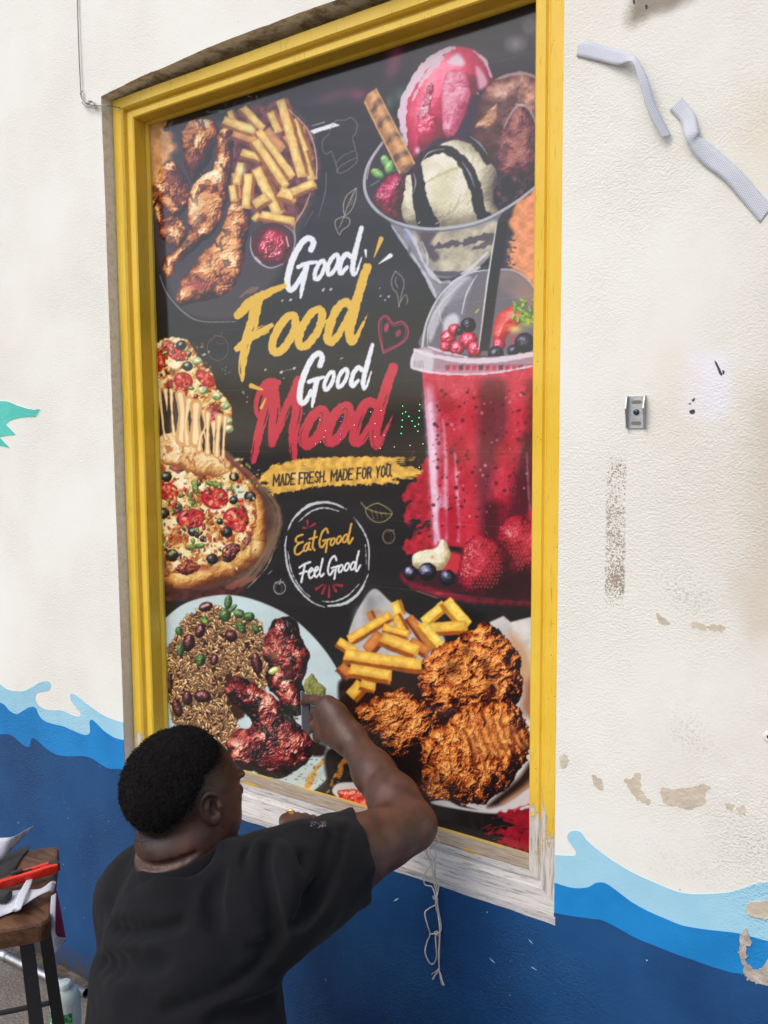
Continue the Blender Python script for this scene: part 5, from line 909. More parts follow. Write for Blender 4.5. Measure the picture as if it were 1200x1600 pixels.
# ------------------------------------------------------------------ printed vinyl on the glass
paint_poster()
H = np.array([[313.5815066522058, -26.13089206554276, 272.3188312799603], [-164.8094636435501, -572.5234279143472, 1556.321175101092], [-0.23455647406968388, -0.03694802477779393, 1.0]])   # sheet (x, z) in metres -> artwork units
nx, nzv = 590, 860; gx = np.linspace(-.006, 1.118, nx); gz = np.linspace(.733, 2.4075, nzv)
GX, GZ = np.meshgrid(gx, gz); q = np.stack([GX.ravel(), GZ.ravel(), np.ones(GX.size)], 1)@H.T; ax_, ay_ = q[:, 0]/q[:, 2], q[:, 1]/q[:, 2]
cols = poster_colour(ax_, ay_)
rip = .0007*np.sin(GZ.ravel()*31+.6*np.sin(GX.ravel()*5))*np.sin(GX.ravel()*4+1)+.0004*np.sin(GX.ravel()*23+GZ.ravel()*7)
PVy = rip-.0012
for zl in np.arange(.80, 2.38, .1513):                       # faint print-head seams
    j = int(np.searchsorted(gz, zl)); rows = np.arange(nx)[None, :]+np.array([j])[:, None]*nx; seam = np.clip(np.sin(gx*9+zl*40)+.6, 0, 1)[None, :, None]*.10; cols[rows] = np.clip(cols[rows]*(1+seam)+seam*.12, 0, 1)
leds = []
_t4 = lambda x, y: (370+x/3.871, 530+y/3.871)
for (x, y) in ((1005, 405), (1005, 450), (1003, 490), (1000, 530), (996, 570), (1023, 440), (1043, 467), (1062, 495), (1080, 527), (1108, 395), (1106, 433), (1104, 475), (1101, 515), (1097, 557)): leds.append((*_t4(x, y), 0))
for (x, y) in ((632, 498), (633, 540), (630, 574), (628, 604), (645, 415), (697, 460), (410, 450), (352, 625), (640, 470)): leds.append((*_t4(x, y), 1))
for (x, y) in ((505, 487), (538, 553), (530, 592), (508, 622), (478, 633), (713, 520), (838, 510), (875, 432), (893, 580), (870, 660), (955, 652), (812, 440), (1050, 643), (1128, 633), (1105, 775), (500, 740), (410, 758), (838, 590)): leds.append((*_t4(x, y), 2))
Hi = np.linalg.inv(H); lp = np.array([[l[0], l[1], 1] for l in leds])@Hi.T; lp = lp[:, :2]/lp[:, 2:]
I = np.arange(nx*nzv).reshape(nzv, nx); Q = np.stack([I[:-1, :-1], I[:-1, 1:], I[1:, 1:], I[1:, :-1]], -1)
keep = np.ones(Q.shape[:2], bool); cx = (gx[:-1]+gx[1:])/2; cz = (gz[:-1]+gz[1:])/2
for (x, z) in lp:
    i, j = np.searchsorted(cx, x), np.searchsorted(cz, z); keep[max(0, j-1):j+1, max(0, i-1):i+1] = False      # perforations the lamps shine through
Q = Q[keep]
me = bpy.data.meshes.new('window_poster'); me.vertices.add(nx*nzv); me.vertices.foreach_set('co', np.stack([GX.ravel(), PVy, GZ.ravel()], 1).astype(np.float32).ravel())
me.loops.add(Q.size); me.loops.foreach_set('vertex_index', Q.astype(np.int32).ravel()); me.polygons.add(len(Q)); me.polygons.foreach_set('loop_start', np.arange(0, Q.size, 4, dtype=np.int32))
me.update(calc_edges=True); me.polygons.foreach_set('use_smooth', np.ones(len(Q), bool))
at = me.color_attributes.new('print', 'FLOAT_COLOR', 'POINT'); at.data.foreach_set('color', np.concatenate([cols, np.ones((len(cols), 1))], 1).astype(np.float32).ravel())
def mk_print():
    k = NT_('perforated_vinyl_print', .12, .55)
    c = k.n('Attribute', attribute_name='print').outputs['Color']
    pit = .0029
    def dots(off):
        v = k.mapping((1/pit, 0, 1/(pit*1.732)), (off, 0, off)); f = k.n('VectorMath', {0: v}, operation='FRACTION').outputs[0]
        f = k.n('VectorMath', {0: f, 1: (.5, 0, .5)}, operation='SUBTRACT').outputs[0]; f = k.n('VectorMath', {0: f, 1: (1, 0, 1.732)}, operation='MULTIPLY').outputs[0]
        return k.n('VectorMath', {0: f}, operation='LENGTH').outputs['Value']
    d = k.math('MINIMUM', dots(0.), dots(.5)); hole = k.ss(d, .24, .32, 1, 0)
    c = k.mix(1., c, (1.13, 1.13, 1.13), 'MULTIPLY'); c = k.mix(k.math('MULTIPLY', hole, .55), c, lin(40, 38, 40)); k.color(c)
    k.rough(k.math('ADD', .07, k.math('MULTIPLY', k.noise(5, 3), .10)))
    k.bump(k.math('ADD', k.noise(7, 2), k.math('MULTIPLY', k.noise(90, 2, .5, k.mapping((.2, 1, 3))), .05)), .002, .16)
    return k.m
me.materials.append(mk_print())
poster = link(bpy.data.objects.new('window_poster', me)); tag(poster, 'large perforated vinyl food poster reading Good Food Good Mood stuck on the window', 'poster')
# coloured lamps of a sign inside, showing through
sign = empty('led_sign', (float(lp[:, 0].mean()), .03, float(lp[:, 1].min()))); tag(sign, 'small coloured lamps of a lit sign shining through the poster beside Mood', 'led sign')
lm = []
for nme, cc in (('green_lamp', (.1, 1, .3)), ('violet_lamp', (.35, .3, 1)), ('pink_lamp', (1, .7, .6))):
    k = NT_(nme, .4); k.color(cc); k.set(k.b.inputs['Emission Color'], cc); k.b.inputs['Emission Strength'].default_value = 1.1 if nme == 'green_lamp' else .45; lm.append(k.m)
sph = []
for m in lm:
    b = bmesh.new(); bmesh.ops.create_icosphere(b, subdivisions=1, radius=.0014); me = bpy.data.meshes.new('led'); b.to_mesh(me); b.free(); me.materials.append(m); sph.append(me)
for (x, z), l in zip(lp, leds):
    o = link(bpy.data.objects.new('led', sph[l[2]])); o.location = (x, -.0012, z); adopt(sign, o)
bm = bmesh.new(); bm_box(bm, (float(lp[:, 0].mean()), .045, float(lp[:, 1].mean())), (float(np.ptp(lp[:, 0]))+.06, .012, float(np.ptp(lp[:, 1]))+.05), bev=.003); adopt(sign, bmobj('sign_board', bm, simple('black_board', (.01, .01, .01), .6)))
# ------------------------------------------------------------------ implicit-surface modelling for the figure
class Vol:
    def __init__(s, lo, hi, h):
        s.lo = np.array(lo, float); s.h = h; s.n = np.ceil((np.array(hi)-s.lo)/h).astype(int)+1; s.f = np.full(s.n, 9., np.float32)
    def sub(s, lo, hi):
        a = np.clip(np.floor((np.array(lo)-s.lo)/s.h).astype(int), 0, s.n); b = np.clip(np.ceil((np.array(hi)-s.lo)/s.h).astype(int)+1, 0, s.n)
        if (b <= a).any(): return None
        sl = tuple(slice(i, j) for i, j in zip(a, b)); ax = [(s.lo[k]+np.arange(a[k], b[k])*s.h).astype(np.float32) for k in range(3)]
        return sl, np.meshgrid(*ax, indexing='ij')
    def _c(s, sl, d, k, op):
        f = s.f[sl]
        if op == 'u': h = np.clip(k-np.abs(f-d), 0, None)/k; s.f[sl] = np.minimum(f, d)-h*h*k*.25
        elif op == 's': d = -d; h = np.clip(k-np.abs(f-d), 0, None)/k; s.f[sl] = np.maximum(f, d)+h*h*k*.25
    def cone(s, a, b, ra, rb, k=.02, op='u'):
        a, b = np.array(a, float), np.array(b, float); R = max(ra, rb)+k+3*s.h; q = s.sub(np.minimum(a, b)-R, np.maximum(a, b)+R)
        if q is None: return s
        sl, (X, Y, Z) = q; e = b-a; t = np.clip(((X-a[0])*e[0]+(Y-a[1])*e[1]+(Z-a[2])*e[2])/(e@e+1e-12), 0, 1)
        d = np.sqrt((X-a[0]-e[0]*t)**2+(Y-a[1]-e[1]*t)**2+(Z-a[2]-e[2]*t)**2)-(ra+(rb-ra)*t); s._c(sl, d, k, op); return s
    def chain(s, P, R, k=.02, op='u'):
        for i in range(len(P)-1): s.cone(P[i], P[i+1], R[i], R[i+1], k, op)
        return s
    def ell(s, c, r, M=None, k=.02, op='u'):
        c = np.array(c, float); r = np.array(r, float); R = r.max()+k+3*s.h; q = s.sub(c-R, c+R)
        if q is None: return s
        sl, (X, Y, Z) = q; P = np.stack([X-c[0], Y-c[1], Z-c[2]], -1)
        if M is not None: P = P@np.array(M, np.float32).T      # rows of M are the local axes
        k0 = np.sqrt(((P/r)**2).sum(-1)); k1 = np.sqrt(((P/r**2)**2).sum(-1))+1e-9; s._c(sl, (k0*(k0-1)/k1).astype(np.float32), k, op); return s
    def cut(s, p, n, k=.004):
        """remove the side the normal points to"""
        n = np.array(n, float); n /= np.linalg.norm(n); sl, (X, Y, Z) = s.sub(s.lo, s.lo+s.n*s.h); d = (X-p[0])*n[0]+(Y-p[1])*n[1]+(Z-p[2])*n[2]
        f = s.f; h = np.clip(k-np.abs(f-d), 0, None)/k; s.f = np.maximum(f, d)+h*h*k*.25; return s
    def xyz(s): return s.sub(s.lo, s.lo+s.n*s.h)[1]
    def val(s, P):
        q = (np.array(P)-s.lo)/s.h; i = np.clip(np.floor(q).astype(int), 0, s.n-2); t = q-i; o = 0
        for a in (0, 1):
            for b in (0, 1):
                for c in (0, 1): o = o+s.f[i[..., 0]+a, i[..., 1]+b, i[..., 2]+c]*(t[..., 0] if a else 1-t[..., 0])*(t[..., 1] if b else 1-t[..., 1])*(t[..., 2] if c else 1-t[..., 2])
        return o
    def hit(s, px, py, d0=.9, d1=2.0):
        D = np.arange(d0, d1, s.h*.5); P = np.array([AT(px, py, q) for q in D]); ok = ((P >= s.lo) & (P <= s.lo+(s.n-2)*s.h)).all(1); v = np.where(ok, s.val(np.clip(P, s.lo, s.lo+(s.n-2)*s.h)), 9)
        i = np.argmax(v < 0); return P[i] if (v < 0).any() else None
    def mesh(s):
        f = s.f; n = s.n; b = f < 0
        c = [b[i:n[0]-1+i, j:n[1]-1+j, k:n[2]-1+k] for i in (0, 1) for j in (0, 1) for k in (0, 1)]
        al = c[0].copy(); an = c[0].copy()
        for q in c[1:]: al &= q; an |= q
        act = np.argwhere(an & ~al); idx = np.full(n-1, -1, np.int32); idx[tuple(act.T)] = np.arange(len(act))
        cv = np.stack([f[act[:, 0]+i, act[:, 1]+j, act[:, 2]+k] for i in (0, 1) for j in (0, 1) for k in (0, 1)], 1)
        off = np.array([(i, j, k) for i in (0, 1) for j in (0, 1) for k in (0, 1)], float); S = np.zeros((len(act), 3)); C = np.zeros(len(act))
        for a in range(8):
            for d in (4, 2, 1):
                if a & d: continue
                e = a | d; m = (cv[:, a] < 0) != (cv[:, e] < 0); t = np.where(m, cv[:, a]/(cv[:, a]-cv[:, e]+1e-20), 0)
                S += np.where(m[:, None], off[a]+(off[e]-off[a])*t[:, None], 0); C += m
        V = s.lo+(act+S/C[:, None])*s.h; F = []
        for axx in range(3):
            u, v = (axx+1) % 3, (axx+2) % 3; sl0 = [slice(None)]*3; sl1 = [slice(None)]*3; sl0[axx] = slice(0, -1); sl1[axx] = slice(1, None)
            b0, b1 = b[tuple(sl0)], b[tuple(sl1)]; E = np.argwhere(b0 != b1); E = E[(E[:, u] > 0) & (E[:, v] > 0) & (E[:, u] < n[u]-1) & (E[:, v] < n[v]-1)]
            if not len(E): continue
            def cell(du, dv): q = E.copy(); q[:, u] -= du; q[:, v] -= dv; return idx[tuple(q.T)]
            q = np.stack([cell(1, 1), cell(0, 1), cell(0, 0), cell(1, 0)], 1); fl = b1[tuple(E.T)]; q[fl] = q[fl][:, ::-1]; F.append(q)
        F = np.concatenate(F); return V, F[(F >= 0).all(1)]
def relax(V, F, it=2, lam=.5):
    e = np.concatenate([F[:, [0, 1]], F[:, [1, 2]], F[:, [2, 3]], F[:, [3, 0]]]); n = len(V); cnt = np.bincount(e.ravel(), minlength=n)[:, None]
    for _ in range(it):
        A = np.stack([np.bincount(e[:, 0], V[e[:, 1], k], n)+np.bincount(e[:, 1], V[e[:, 0], k], n) for k in range(3)], 1); V = V+lam*(A/np.maximum(cnt, 1)-V)
    return V
_g3 = np.random.default_rng(9).random((32, 32, 32)).astype(np.float32)
def n3(X, Y, Z, sc, o=2):
    out = 0; a = 1.; tot = 0
    for k in range(o):
        x, y, z = (q/sc*2**k+17.3*k for q in (X, Y, Z)); i, j, l = (np.floor(q).astype(int) for q in (x, y, z)); fx, fy, fz = x-i, y-j, z-l; fx, fy, fz = (q*q*(3-2*q) for q in (fx, fy, fz))
        g = lambda p, q, r: _g3[(i+p) & 31, (j+q) & 31, (l+r) & 31]
        v = (((g(0, 0, 0)*(1-fx)+g(1, 0, 0)*fx)*(1-fy)+(g(0, 1, 0)*(1-fx)+g(1, 1, 0)*fx)*fy)*(1-fz)+((g(0, 0, 1)*(1-fx)+g(1, 0, 1)*fx)*(1-fy)+(g(0, 1, 1)*(1-fx)+g(1, 1, 1)*fx)*fy)*fz)
        out = out+a*v; tot += a; a *= .5
    return out/tot
def unit(v): v = np.array(v, float); return v/np.linalg.norm(v)

# ------------------------------------------------------------------ the figure: joints
HC = AT(290, 1245, 1.46)                                    # head centre
fw = unit((.17, .98, -.02)); up = unit(np.array((0, 0, 1.))-fw*(fw[2])+.0*fw); rt = np.cross(fw, up); up = np.cross(rt, fw)
HM = np.stack([rt, fw, up]); HS = .98
def hp(x, y, z): return HC+HS*(rt*x+fw*y+up*z)
NECK = AT(300, 1358, 1.45); SHR = AT(445, 1392, 1.39); SHL = AT(236, 1404, 1.55)
ELR = AT(640, 1289, 1.58); WRR = W(551, 1158, .10)
MID = AT(300, 1480, 1.44); LOW = AT(302, 1620, 1.40); PEL = np.array([.825, -.69, .30])
ELL = np.array([.50, -.36, .56]); WRL = W(452, 1306, .165); 
lat = unit((.98, -.08, .06)); tru = unit(NECK-PEL); frn = np.cross(tru, lat); frn = unit(frn); lat = np.cross(frn, tru); TM = np.stack([lat, frn, tru])
KNR, KNL = np.array([1.02, -.42, .47]), np.array([.50, -.36, .40]); ANR, ANL = np.array([1.00, -.50, .07]), np.array([.56, -.46, .07])

# --- skin: head and neck
hv = Vol(HC-np.array([.17, .17, .25]), HC+np.array([.17, .17, .16]), .0024)
E_ = lambda c, r, k=.02, op='u', M=HM: hv.ell(hp(*c), np.array(r)*HS, M, k, op)
E_((0, -.012, .030), (.077, .099, .090)); E_((0, .030, -.005), (.070, .072, .085), .03); E_((0, .035, -.055), (.062, .062, .062), .03)
for sx in (-1, 1):
    E_((sx*.048, .035, -.045), (.026, .040, .040), .03); E_((sx*.052, -.002, -.068), (.022, .040, .034), .03); E_((sx*.03, .078, -.012), (.020, .012, .012), .015)     # cheek, jaw corner
    E_((sx*.031, .092, .012), (.016, .010, .010), .012, 's'); E_((sx*.031, .083, .012), (.013, .012, .012), .003); E_((sx*.03, .090, .030), (.026, .010, .008), .012)
E_((0, .088, -.098), (.028, .018, .020), .025); hv.cone(hp(0, .092, .012), hp(0, .112, -.022), .009, .014, .012); 
for sx in (-1, 1): E_((sx*.014, .101, -.026), (.011, .011, .009), .008)
E_((0, .098, -.050), (.028, .010, .008), .008); E_((0, .096, -.064), (.026, .011, .009), .006); hv.cone(hp(-.02, .112, -.057), hp(.02, .112, -.057), .003, .003, .004, 's')
# neck with two rolls at the nape
hv.cone(hp(0, -.012, -.05), NECK+np.array([0, -.0, -.03]), .062*HS, .076*HS, .03)
def arc(y0, z0, ry, rx, a0, a1, n, rad, k, op='u', dz=.03):
    P = [hp(rx*math.sin(a), y0-ry*math.cos(a), z0+dz*(1-math.cos(a))) for a in np.linspace(a0, a1, n)]
    hv.chain(P, [rad*HS*(1-.55*abs(q)) for q in np.linspace(-1, 1, n)], k, op)
arc(-.006, -.074, .062, .058, -1.5, 1.5, 11, .019, .022); arc(-.004, -.106, .062, .058, -1.4, 1.4, 11, .020, .022)
arc(-.006, -.0905, .0845, .079, -1.25, 1.25, 13, .0042, .010, 's', .032)
# ears
for sx in (1, -1):
    Me = np.stack([unit(rt*sx*.92-fw*.38), unit(fw*.92+rt*sx*.38), up])
    Me[1] = unit(Me[1]-Me[0]*(Me[1]@Me[0])); tilt = .22; a, b = Me[1].copy(), Me[2].copy(); Me[1], Me[2] = a*math.cos(tilt)+b*math.sin(tilt), -a*math.sin(tilt)+b*math.cos(tilt)
    ec = hp(sx*.079, .000, .008); ep = lambda u, v, w: ec+.94*HS*(Me[0]*u+Me[1]*v+Me[2]*w)
    hv.ell(ep(.004, -.002, -.002), np.array((.008, .019, .029))*HS, Me, .010)
    hv.ell(ep(.012, .003, -.004), np.array((.011, .0105, .016))*HS, Me, .003, 's'); hv.ell(ep(.013, -.001, .013), np.array((.007, .010, .008))*HS, Me, .003, 's')
    rim = [ep(.009+.003*math.sin(t), -.001-.0185*math.cos(t), .002+.027*math.sin(t)) for t in np.linspace(-1.15, 2.5, 14)]; hv.chain(rim, [.0040*HS]*14, .0025)
    hv.chain([ep(.008, -.010, -.012), ep(.0095, -.0085, .002), ep(.008, -.004, .012)], [.0035*HS]*3, .004)
    hv.ell(ep(.006, .002, -.028), np.array((.0055, .009, .010))*HS, Me, .006); hv.ell(ep(.007, .014, -.004), np.array((.005, .0045, .007))*HS, Me, .005)
hV, hF = hv.mesh(); hV = relax(hV, hF, 1)
# --- skin: right arm and hand
lo = np.minimum.reduce([SHR, ELR, WRR, W(470, 1100, .0)])-.11; hi = np.maximum.reduce([SHR, ELR, WRR, W(470, 1100, .05)])+.11
av = Vol(lo, hi, .0026)
def along(a, b, t): return np.array(a)*(1-t)+np.array(b)*t
dn = np.array([0, 0, -1.])
av.chain([along(SHR, ELR, .1), along(SHR, ELR, .45), along(SHR, ELR, .8), ELR], [.060, .056, .050, .044], .03)
av.chain([ELR, along(ELR, WRR, .25)+np.array([0, 0, .004]), along(ELR, WRR, .6), WRR], [.043, .0465, .0395, .032], .03)
av.ell(along(SHR, ELR, .55)+np.array([0, 0, .008]), (.046, .046, .046), None, .05); av.ell(ELR+unit(ELR-WRR)*.008+unit(ELR-SHR)*.010, (.03, .03, .03), None, .03)
# knuckles, finger joints, tips (surveyed marks, d = distance from the glass)
HND = dict(index=[(511, 1098, .090), (492, 1093, .072), (480, 1093, .046), (474, 1098, .024)], middle=[(505, 1112, .096), (492, 1113, .074), (490, 1121, .044), (500, 1124, .026)],
           ring=[(502, 1131, .092), (491, 1133, .070), (490, 1139, .042), (500, 1141, .026)], pinky=[(505, 1149, .082), (495, 1150, .064), (495, 1154, .042), (504, 1155, .028)])
palmc = W(524, 1127, .090)
for nme, pts in HND.items():
    P = [W(*q) for q in pts]; av.cone(WRR+(P[0]-WRR)*.10, P[0], .026, .0165, .022)
    R = dict(index=(.0125, .0115, .0100, .0085), middle=(.0130, .0118, .0102, .0088), ring=(.0125, .0112, .0098, .0084), pinky=(.0108, .0098, .0086, .0075))[nme]
    av.chain(P, R, .004)
av.ell(palmc, (.030, .024, .038), None, .035)
TH = [W(540, 1136, .070), W(520, 1136, .050), W(500, 1130, .036), W(487, 1126, .034)]; av.chain(TH, (.020, .0145, .0120, .0095), .008)
aV, aF = av.mesh(); aV = relax(aV, aF, 2)
# --- skin: left arm and hand resting on the rail
HLc = W(464, 1285, .115)
lv = Vol(np.minimum.reduce([SHL, ELL, WRL, HLc])-.10, np.maximum.reduce([SHL, ELL, WRL, HLc])+.10, .0032)
lv.chain([along(SHL, ELL, .1), along(SHL, ELL, .5), ELL], [.064, .056, .044], .03); lv.chain([ELL, along(ELL, WRL, .3), WRL], [.044, .046, .029], .03)
hdir = unit(HLc-WRL); side = unit(np.cross(hdir, (0, 0, 1.))); hup = np.cross(side, hdir)
kn = []
for i, s_ in enumerate((-1.5, -.5, .5, 1.5)):
    b0 = HLc+side*s_*.019+hup*(.008-.003*abs(s_)); kn.append(b0); lv.cone(WRL, b0, .022, .0145, .016)
    lv.chain([b0, b0+hdir*.030-hup*.012, b0+hdir*.028-hup*.038, b0+hdir*.008-hup*.040], (.0125, .0112, .0100, .0088), .004)
lv.chain([WRL+side*.02, HLc+side*.045-hup*.02, HLc+side*.040+hdir*.03-hup*.026], (.019, .0135, .0105), .008)
lV, lF = lv.mesh(); lV = relax(lV, lF, 2)
# --- skin: trunk and legs (under the clothes)
bv = Vol((.25, -1.0, .0), (1.25, -.22, .95), .010)
def trunk(v, g=0., k=.05):
    v.ell(along(NECK, PEL, .28)-frn*.015, np.array((.176, .122, .17))+g, TM, k); v.ell(along(NECK, PEL, .55)-frn*.02, np.array((.178, .138, .18))+g, TM, k); v.ell(along(NECK, PEL, .82)-frn*.01, np.array((.19, .150, .15))+g, TM, k)
    v.cone(NECK-tru*.02, SHR-tru*.0, .062+g, .068+g, k); v.cone(NECK-tru*.03, SHL, .062+g, .068+g, k); v.ell(SHR, np.array((.072, .072, .072))+g, None, k); v.ell(SHL, np.array((.072, .070, .072))+g, None, k)
trunk(bv, -.034)
HIR, HIL = PEL+lat*.10, PEL-lat*.10
def legs(v, g=0., k=.04):
    v.ell(PEL-np.array([0, .03, .02]), np.array((.185, .16, .13))+g, TM, k)
    v.chain([HIR, along(HIR, KNR, .5), KNR], [.105+g, .088+g, .066+g], k); v.chain([HIL, along(HIL, KNL, .5), KNL], [.105+g, .088+g, .066+g], k)
    v.chain([KNR, along(KNR, ANR, .35)-np.array([0, .02, 0]), ANR], [.062+g, .062+g, .040+g], k); v.chain([KNL, along(KNL, ANL, .35)-np.array([0, .02, 0]), ANL], [.062+g, .062+g, .040+g], k)
legs(bv, -.012); bV, bF = bv.mesh()
def mk_skin():
    k = NT_('dark_brown_skin', .5, .42); n = k.noise(26, 4); f = k.noise(420, 3)
    c = k.mix(k.ss(n, .35, .7), lin(70, 46, 37), lin(94, 62, 50)); st = k.n('Attribute', attribute_name='stubble').outputs['Fac']
    c = k.mix(k.math('MULTIPLY', st, k.ss(k.noise(900, 2), .3, .6, .55, 1.)), c, lin(16, 13, 13)); k.color(c); k.rough(k.math('ADD', .36, k.math('MULTIPLY', n, .2)))
    k.b.inputs['Subsurface Weight'].default_value = .12; k.b.inputs['Subsurface Radius'].default_value = (.008, .003, .002); k.bump(f, .0006, .6); return k.m
# hairline: height above which the scalp is covered, in head coordinates
def hairline(P):
    q = (P-HC)@HM.T/HS; ang = np.arctan2(np.abs(q[:, 0]), -q[:, 1])       # 0 at the nape, pi at the brow
    line = np.interp(ang, [0, .55, 1.05, 1.45, 1.75, 2.05, 2.4, 2.7, 3.15], [-.060, -.046, .000, .046, .056, .056, .070, .080, .084])
    return q[:, 2]-line, q
parts = [(hV, hF), (aV, aF), (lV, lF), (bV, bF)]; V = np.concatenate([p[0] for p in parts]); o_ = np.cumsum([0]+[len(p[0]) for p in parts]); F = np.concatenate([p[1]+o_[i] for i, p in enumerate(parts)])
def npmesh(name, V, F, m, parent=None):
    me = bpy.data.meshes.new(name); me.vertices.add(len(V)); me.vertices.foreach_set('co', V.astype(np.float32).ravel()); k = F.shape[1]
    me.loops.add(F.size); me.loops.foreach_set('vertex_index', F.astype(np.int32).ravel()); me.polygons.add(len(F)); me.polygons.foreach_set('loop_start', np.arange(0, F.size, k, dtype=np.int32))
    me.update(calc_edges=True); me.polygons.foreach_set('use_smooth', np.ones(len(F), bool)); me.materials.append(m); return link(bpy.data.objects.new(name, me), parent)
person = empty('person', (PEL[0], PEL[1]+.2, 0)); tag(person, 'person in a black t-shirt squatting at the window, right arm raised to the poster', 'person')
body = npmesh('body', V, F, mk_skin()); adopt(person, body)
hl, q = hairline(V); stub = np.clip((hl+.042)/.052, 0, 1)**.8*(np.arange(len(V)) < len(hV)); beard = np.clip((.0-q[:, 2]-.062)/.02, 0, 1)*np.clip((q[:, 1]-.035)/.03, 0, 1)*(np.arange(len(V)) < len(hV)); brow = ((np.abs(q[:, 2]-.034) < .005) & (q[:, 1] > .07) & (np.abs(q[:, 0]) > .012) & (np.abs(q[:, 0]) < .05))*(np.arange(len(V)) < len(hV))
st = body.data.attributes.new('stubble', 'FLOAT', 'POINT'); st.data.foreach_set('value', np.maximum.reduce([stub*.9, beard*.95, brow*.9]).astype(np.float32))
for sx in (-1, 1):
    bm = bmesh.new(); bmesh.ops.create_uvsphere(bm, u_segments=14, v_segments=10, radius=.0118*HS); bmesh.ops.translate(bm, vec=hp(sx*.031, .0845, .012), verts=bm.verts); adopt(person, bmobj('eye', bm, simple('eye_white', (.6, .58, .55), .2), smooth_=True))
# --- hair: clipped coils
yv = Vol(HC-np.array([.15, .15, .12]), HC+np.array([.15, .15, .17]), .0022)
yv.ell(hp(0, -.014, .032), np.array((.084, .105, .096))*HS, HM, .01)
X, Y, Z = yv.xyz(); P = np.stack([X.ravel(), Y.ravel(), Z.ravel()], 1); hl, _ = hairline(P)
yv.f += ((.5-n3(X, Y, Z, .0075, 3))*.0065).astype(np.float32); taper = np.clip((.046-hl)/.046, 0, 1.6).reshape(X.shape); yv.f += (taper**1.5*.0125).astype(np.float32)
yV, yF = yv.mesh()
k = NT_('black_coiled_hair', .9, .15); k.color(k.mix(k.ss(k.noise(260, 4, .7), .35, .7), (.0035, .003, .003), (.018, .015, .014))); k.bump(k.noise(420, 3, .7), .003); M_hair = k.m
hair = npmesh('hair', yV, yF, M_hair); adopt(person, hair)
hs, _ = hairline(yV); nv = (yV-HC); pick = np.random.default_rng(4).choice(np.flatnonzero(hs > .006), 9000); r4 = np.random.default_rng(5); cv, cf = [], []
nr = nv[pick]/np.linalg.norm(nv[pick], axis=1)[:, None]; t1 = r4.normal(size=nr.shape); t1 -= nr*(t1*nr).sum(1)[:, None]; t1 /= np.linalg.norm(t1, axis=1)[:, None]; t2 = np.cross(nr, t1)
b0 = yV[pick]-nr*.001; L = (.0025+.0035*r4.random(len(pick)))[:, None]; wv = t2*.0006
c0, c1, c2, c3 = b0-wv, b0+wv, b0+nr*L+t1*L*.5, b0+nr*L*.8+t1*L*1.3
cv = np.stack([c0, c1, c2+wv*.7, c2-wv*.7, c3+wv*.3, c3-wv*.3], 1).reshape(-1, 3); bi = np.arange(len(pick))[:, None]*6; cf = np.concatenate([bi+np.array([[0, 1, 2, 3]]), bi+np.array([[3, 2, 4, 5]])])
# clipped fade below the hairline
hs2, _ = hairline(hV); zone = np.flatnonzero((hs2 > -.030) & (hs2 < .02)); pk = r4.choice(zone, 5200, p=np.clip((hs2[zone]+.032)/.05, .02, 1)**1.5/np.sum(np.clip((hs2[zone]+.032)/.05, .02, 1)**1.5)); nn = unit(hV[pk]-HC) if 0 else (hV[pk]-HC)/np.linalg.norm(hV[pk]-HC, axis=1)[:, None]
tt1 = r4.normal(size=nn.shape); tt1 -= nn*(tt1*nn).sum(1)[:, None]; tt1 /= np.linalg.norm(tt1, axis=1)[:, None]; p0 = hV[pk]; Lk = (.0006+.0022*np.clip((hs2[pk]+.03)/.05, 0, 1)*r4.random(len(pk)))[:, None]; ww = np.cross(nn, tt1)*.00045
fv = np.stack([p0-ww, p0+ww, p0+nn*Lk+tt1*Lk], 1).reshape(-1, 3); ff = np.arange(len(fv)).reshape(-1, 3)
n0 = len(cv); cv = np.concatenate([cv, fv]); cf3 = np.concatenate([np.concatenate([cf[:, :3], cf[:, [0, 2, 3]]]), ff+n0])
o = npmesh('hair_coils', cv, cf3, M_hair); o.parent = hair; tag(o, kind='stuff')
# --- t-shirt
CUFF = .60
sv = Vol(np.minimum.reduce([SHL, PEL, NECK])-.27, np.maximum.reduce([SHR, PEL, NECK, along(SHR, ELR, CUFF)])+np.array([.14, .20, .14]), .0042)
trunk(sv, .010, .06)
def sleeve(SH, EL, cutp, cutn, hole=.061):
    q = Vol(sv.lo, sv.lo+(sv.n-1)*sv.h, sv.h); q.n = sv.n.copy(); q.f = np.full(sv.n, 9., np.float32); ad = unit(EL-SH)
    q.chain([SH-ad*.02, along(SH, EL, .3)-tru*.004, along(SH, EL, CUFF+.3)-tru*.002], [.080, .078, .074], .05)
    q.cut(cutp, cutn, .004); q.chain([along(SH, EL, CUFF-.10), along(SH, EL, CUFF+.4)], [hole, hole+.002], .004, 's')
    h_ = np.clip(.05-np.abs(sv.f-q.f), 0, None)/.05; sv.f = (np.minimum(sv.f, q.f)-h_*h_*.05*.25).astype(np.float32)
cutp = AT(560, 1330, 1.50); nim = np.cross(unit(cutp-CAM_P), CAM_D); nim = nim if nim@CAM_X > 0 else -nim
sleeve(SHR, ELR, cutp, unit(unit(ELR-SHR)*.5+unit(nim)*.6)); sleeve(SHL, ELL, along(SHL, ELL, CUFF), unit(ELL-SHL))
X, Y, Z = sv.xyz(); s1 = (X-NECK[0])*tru[0]+(Y-NECK[1])*tru[1]+(Z-NECK[2])*tru[2]
sv.f += ((n3(X, Y, Z*1.8, .11, 2)-.5)*.018+(n3(X+Z*.8, Y, Z-X*.4, .045, 2)-.5)*.009).astype(np.float32)
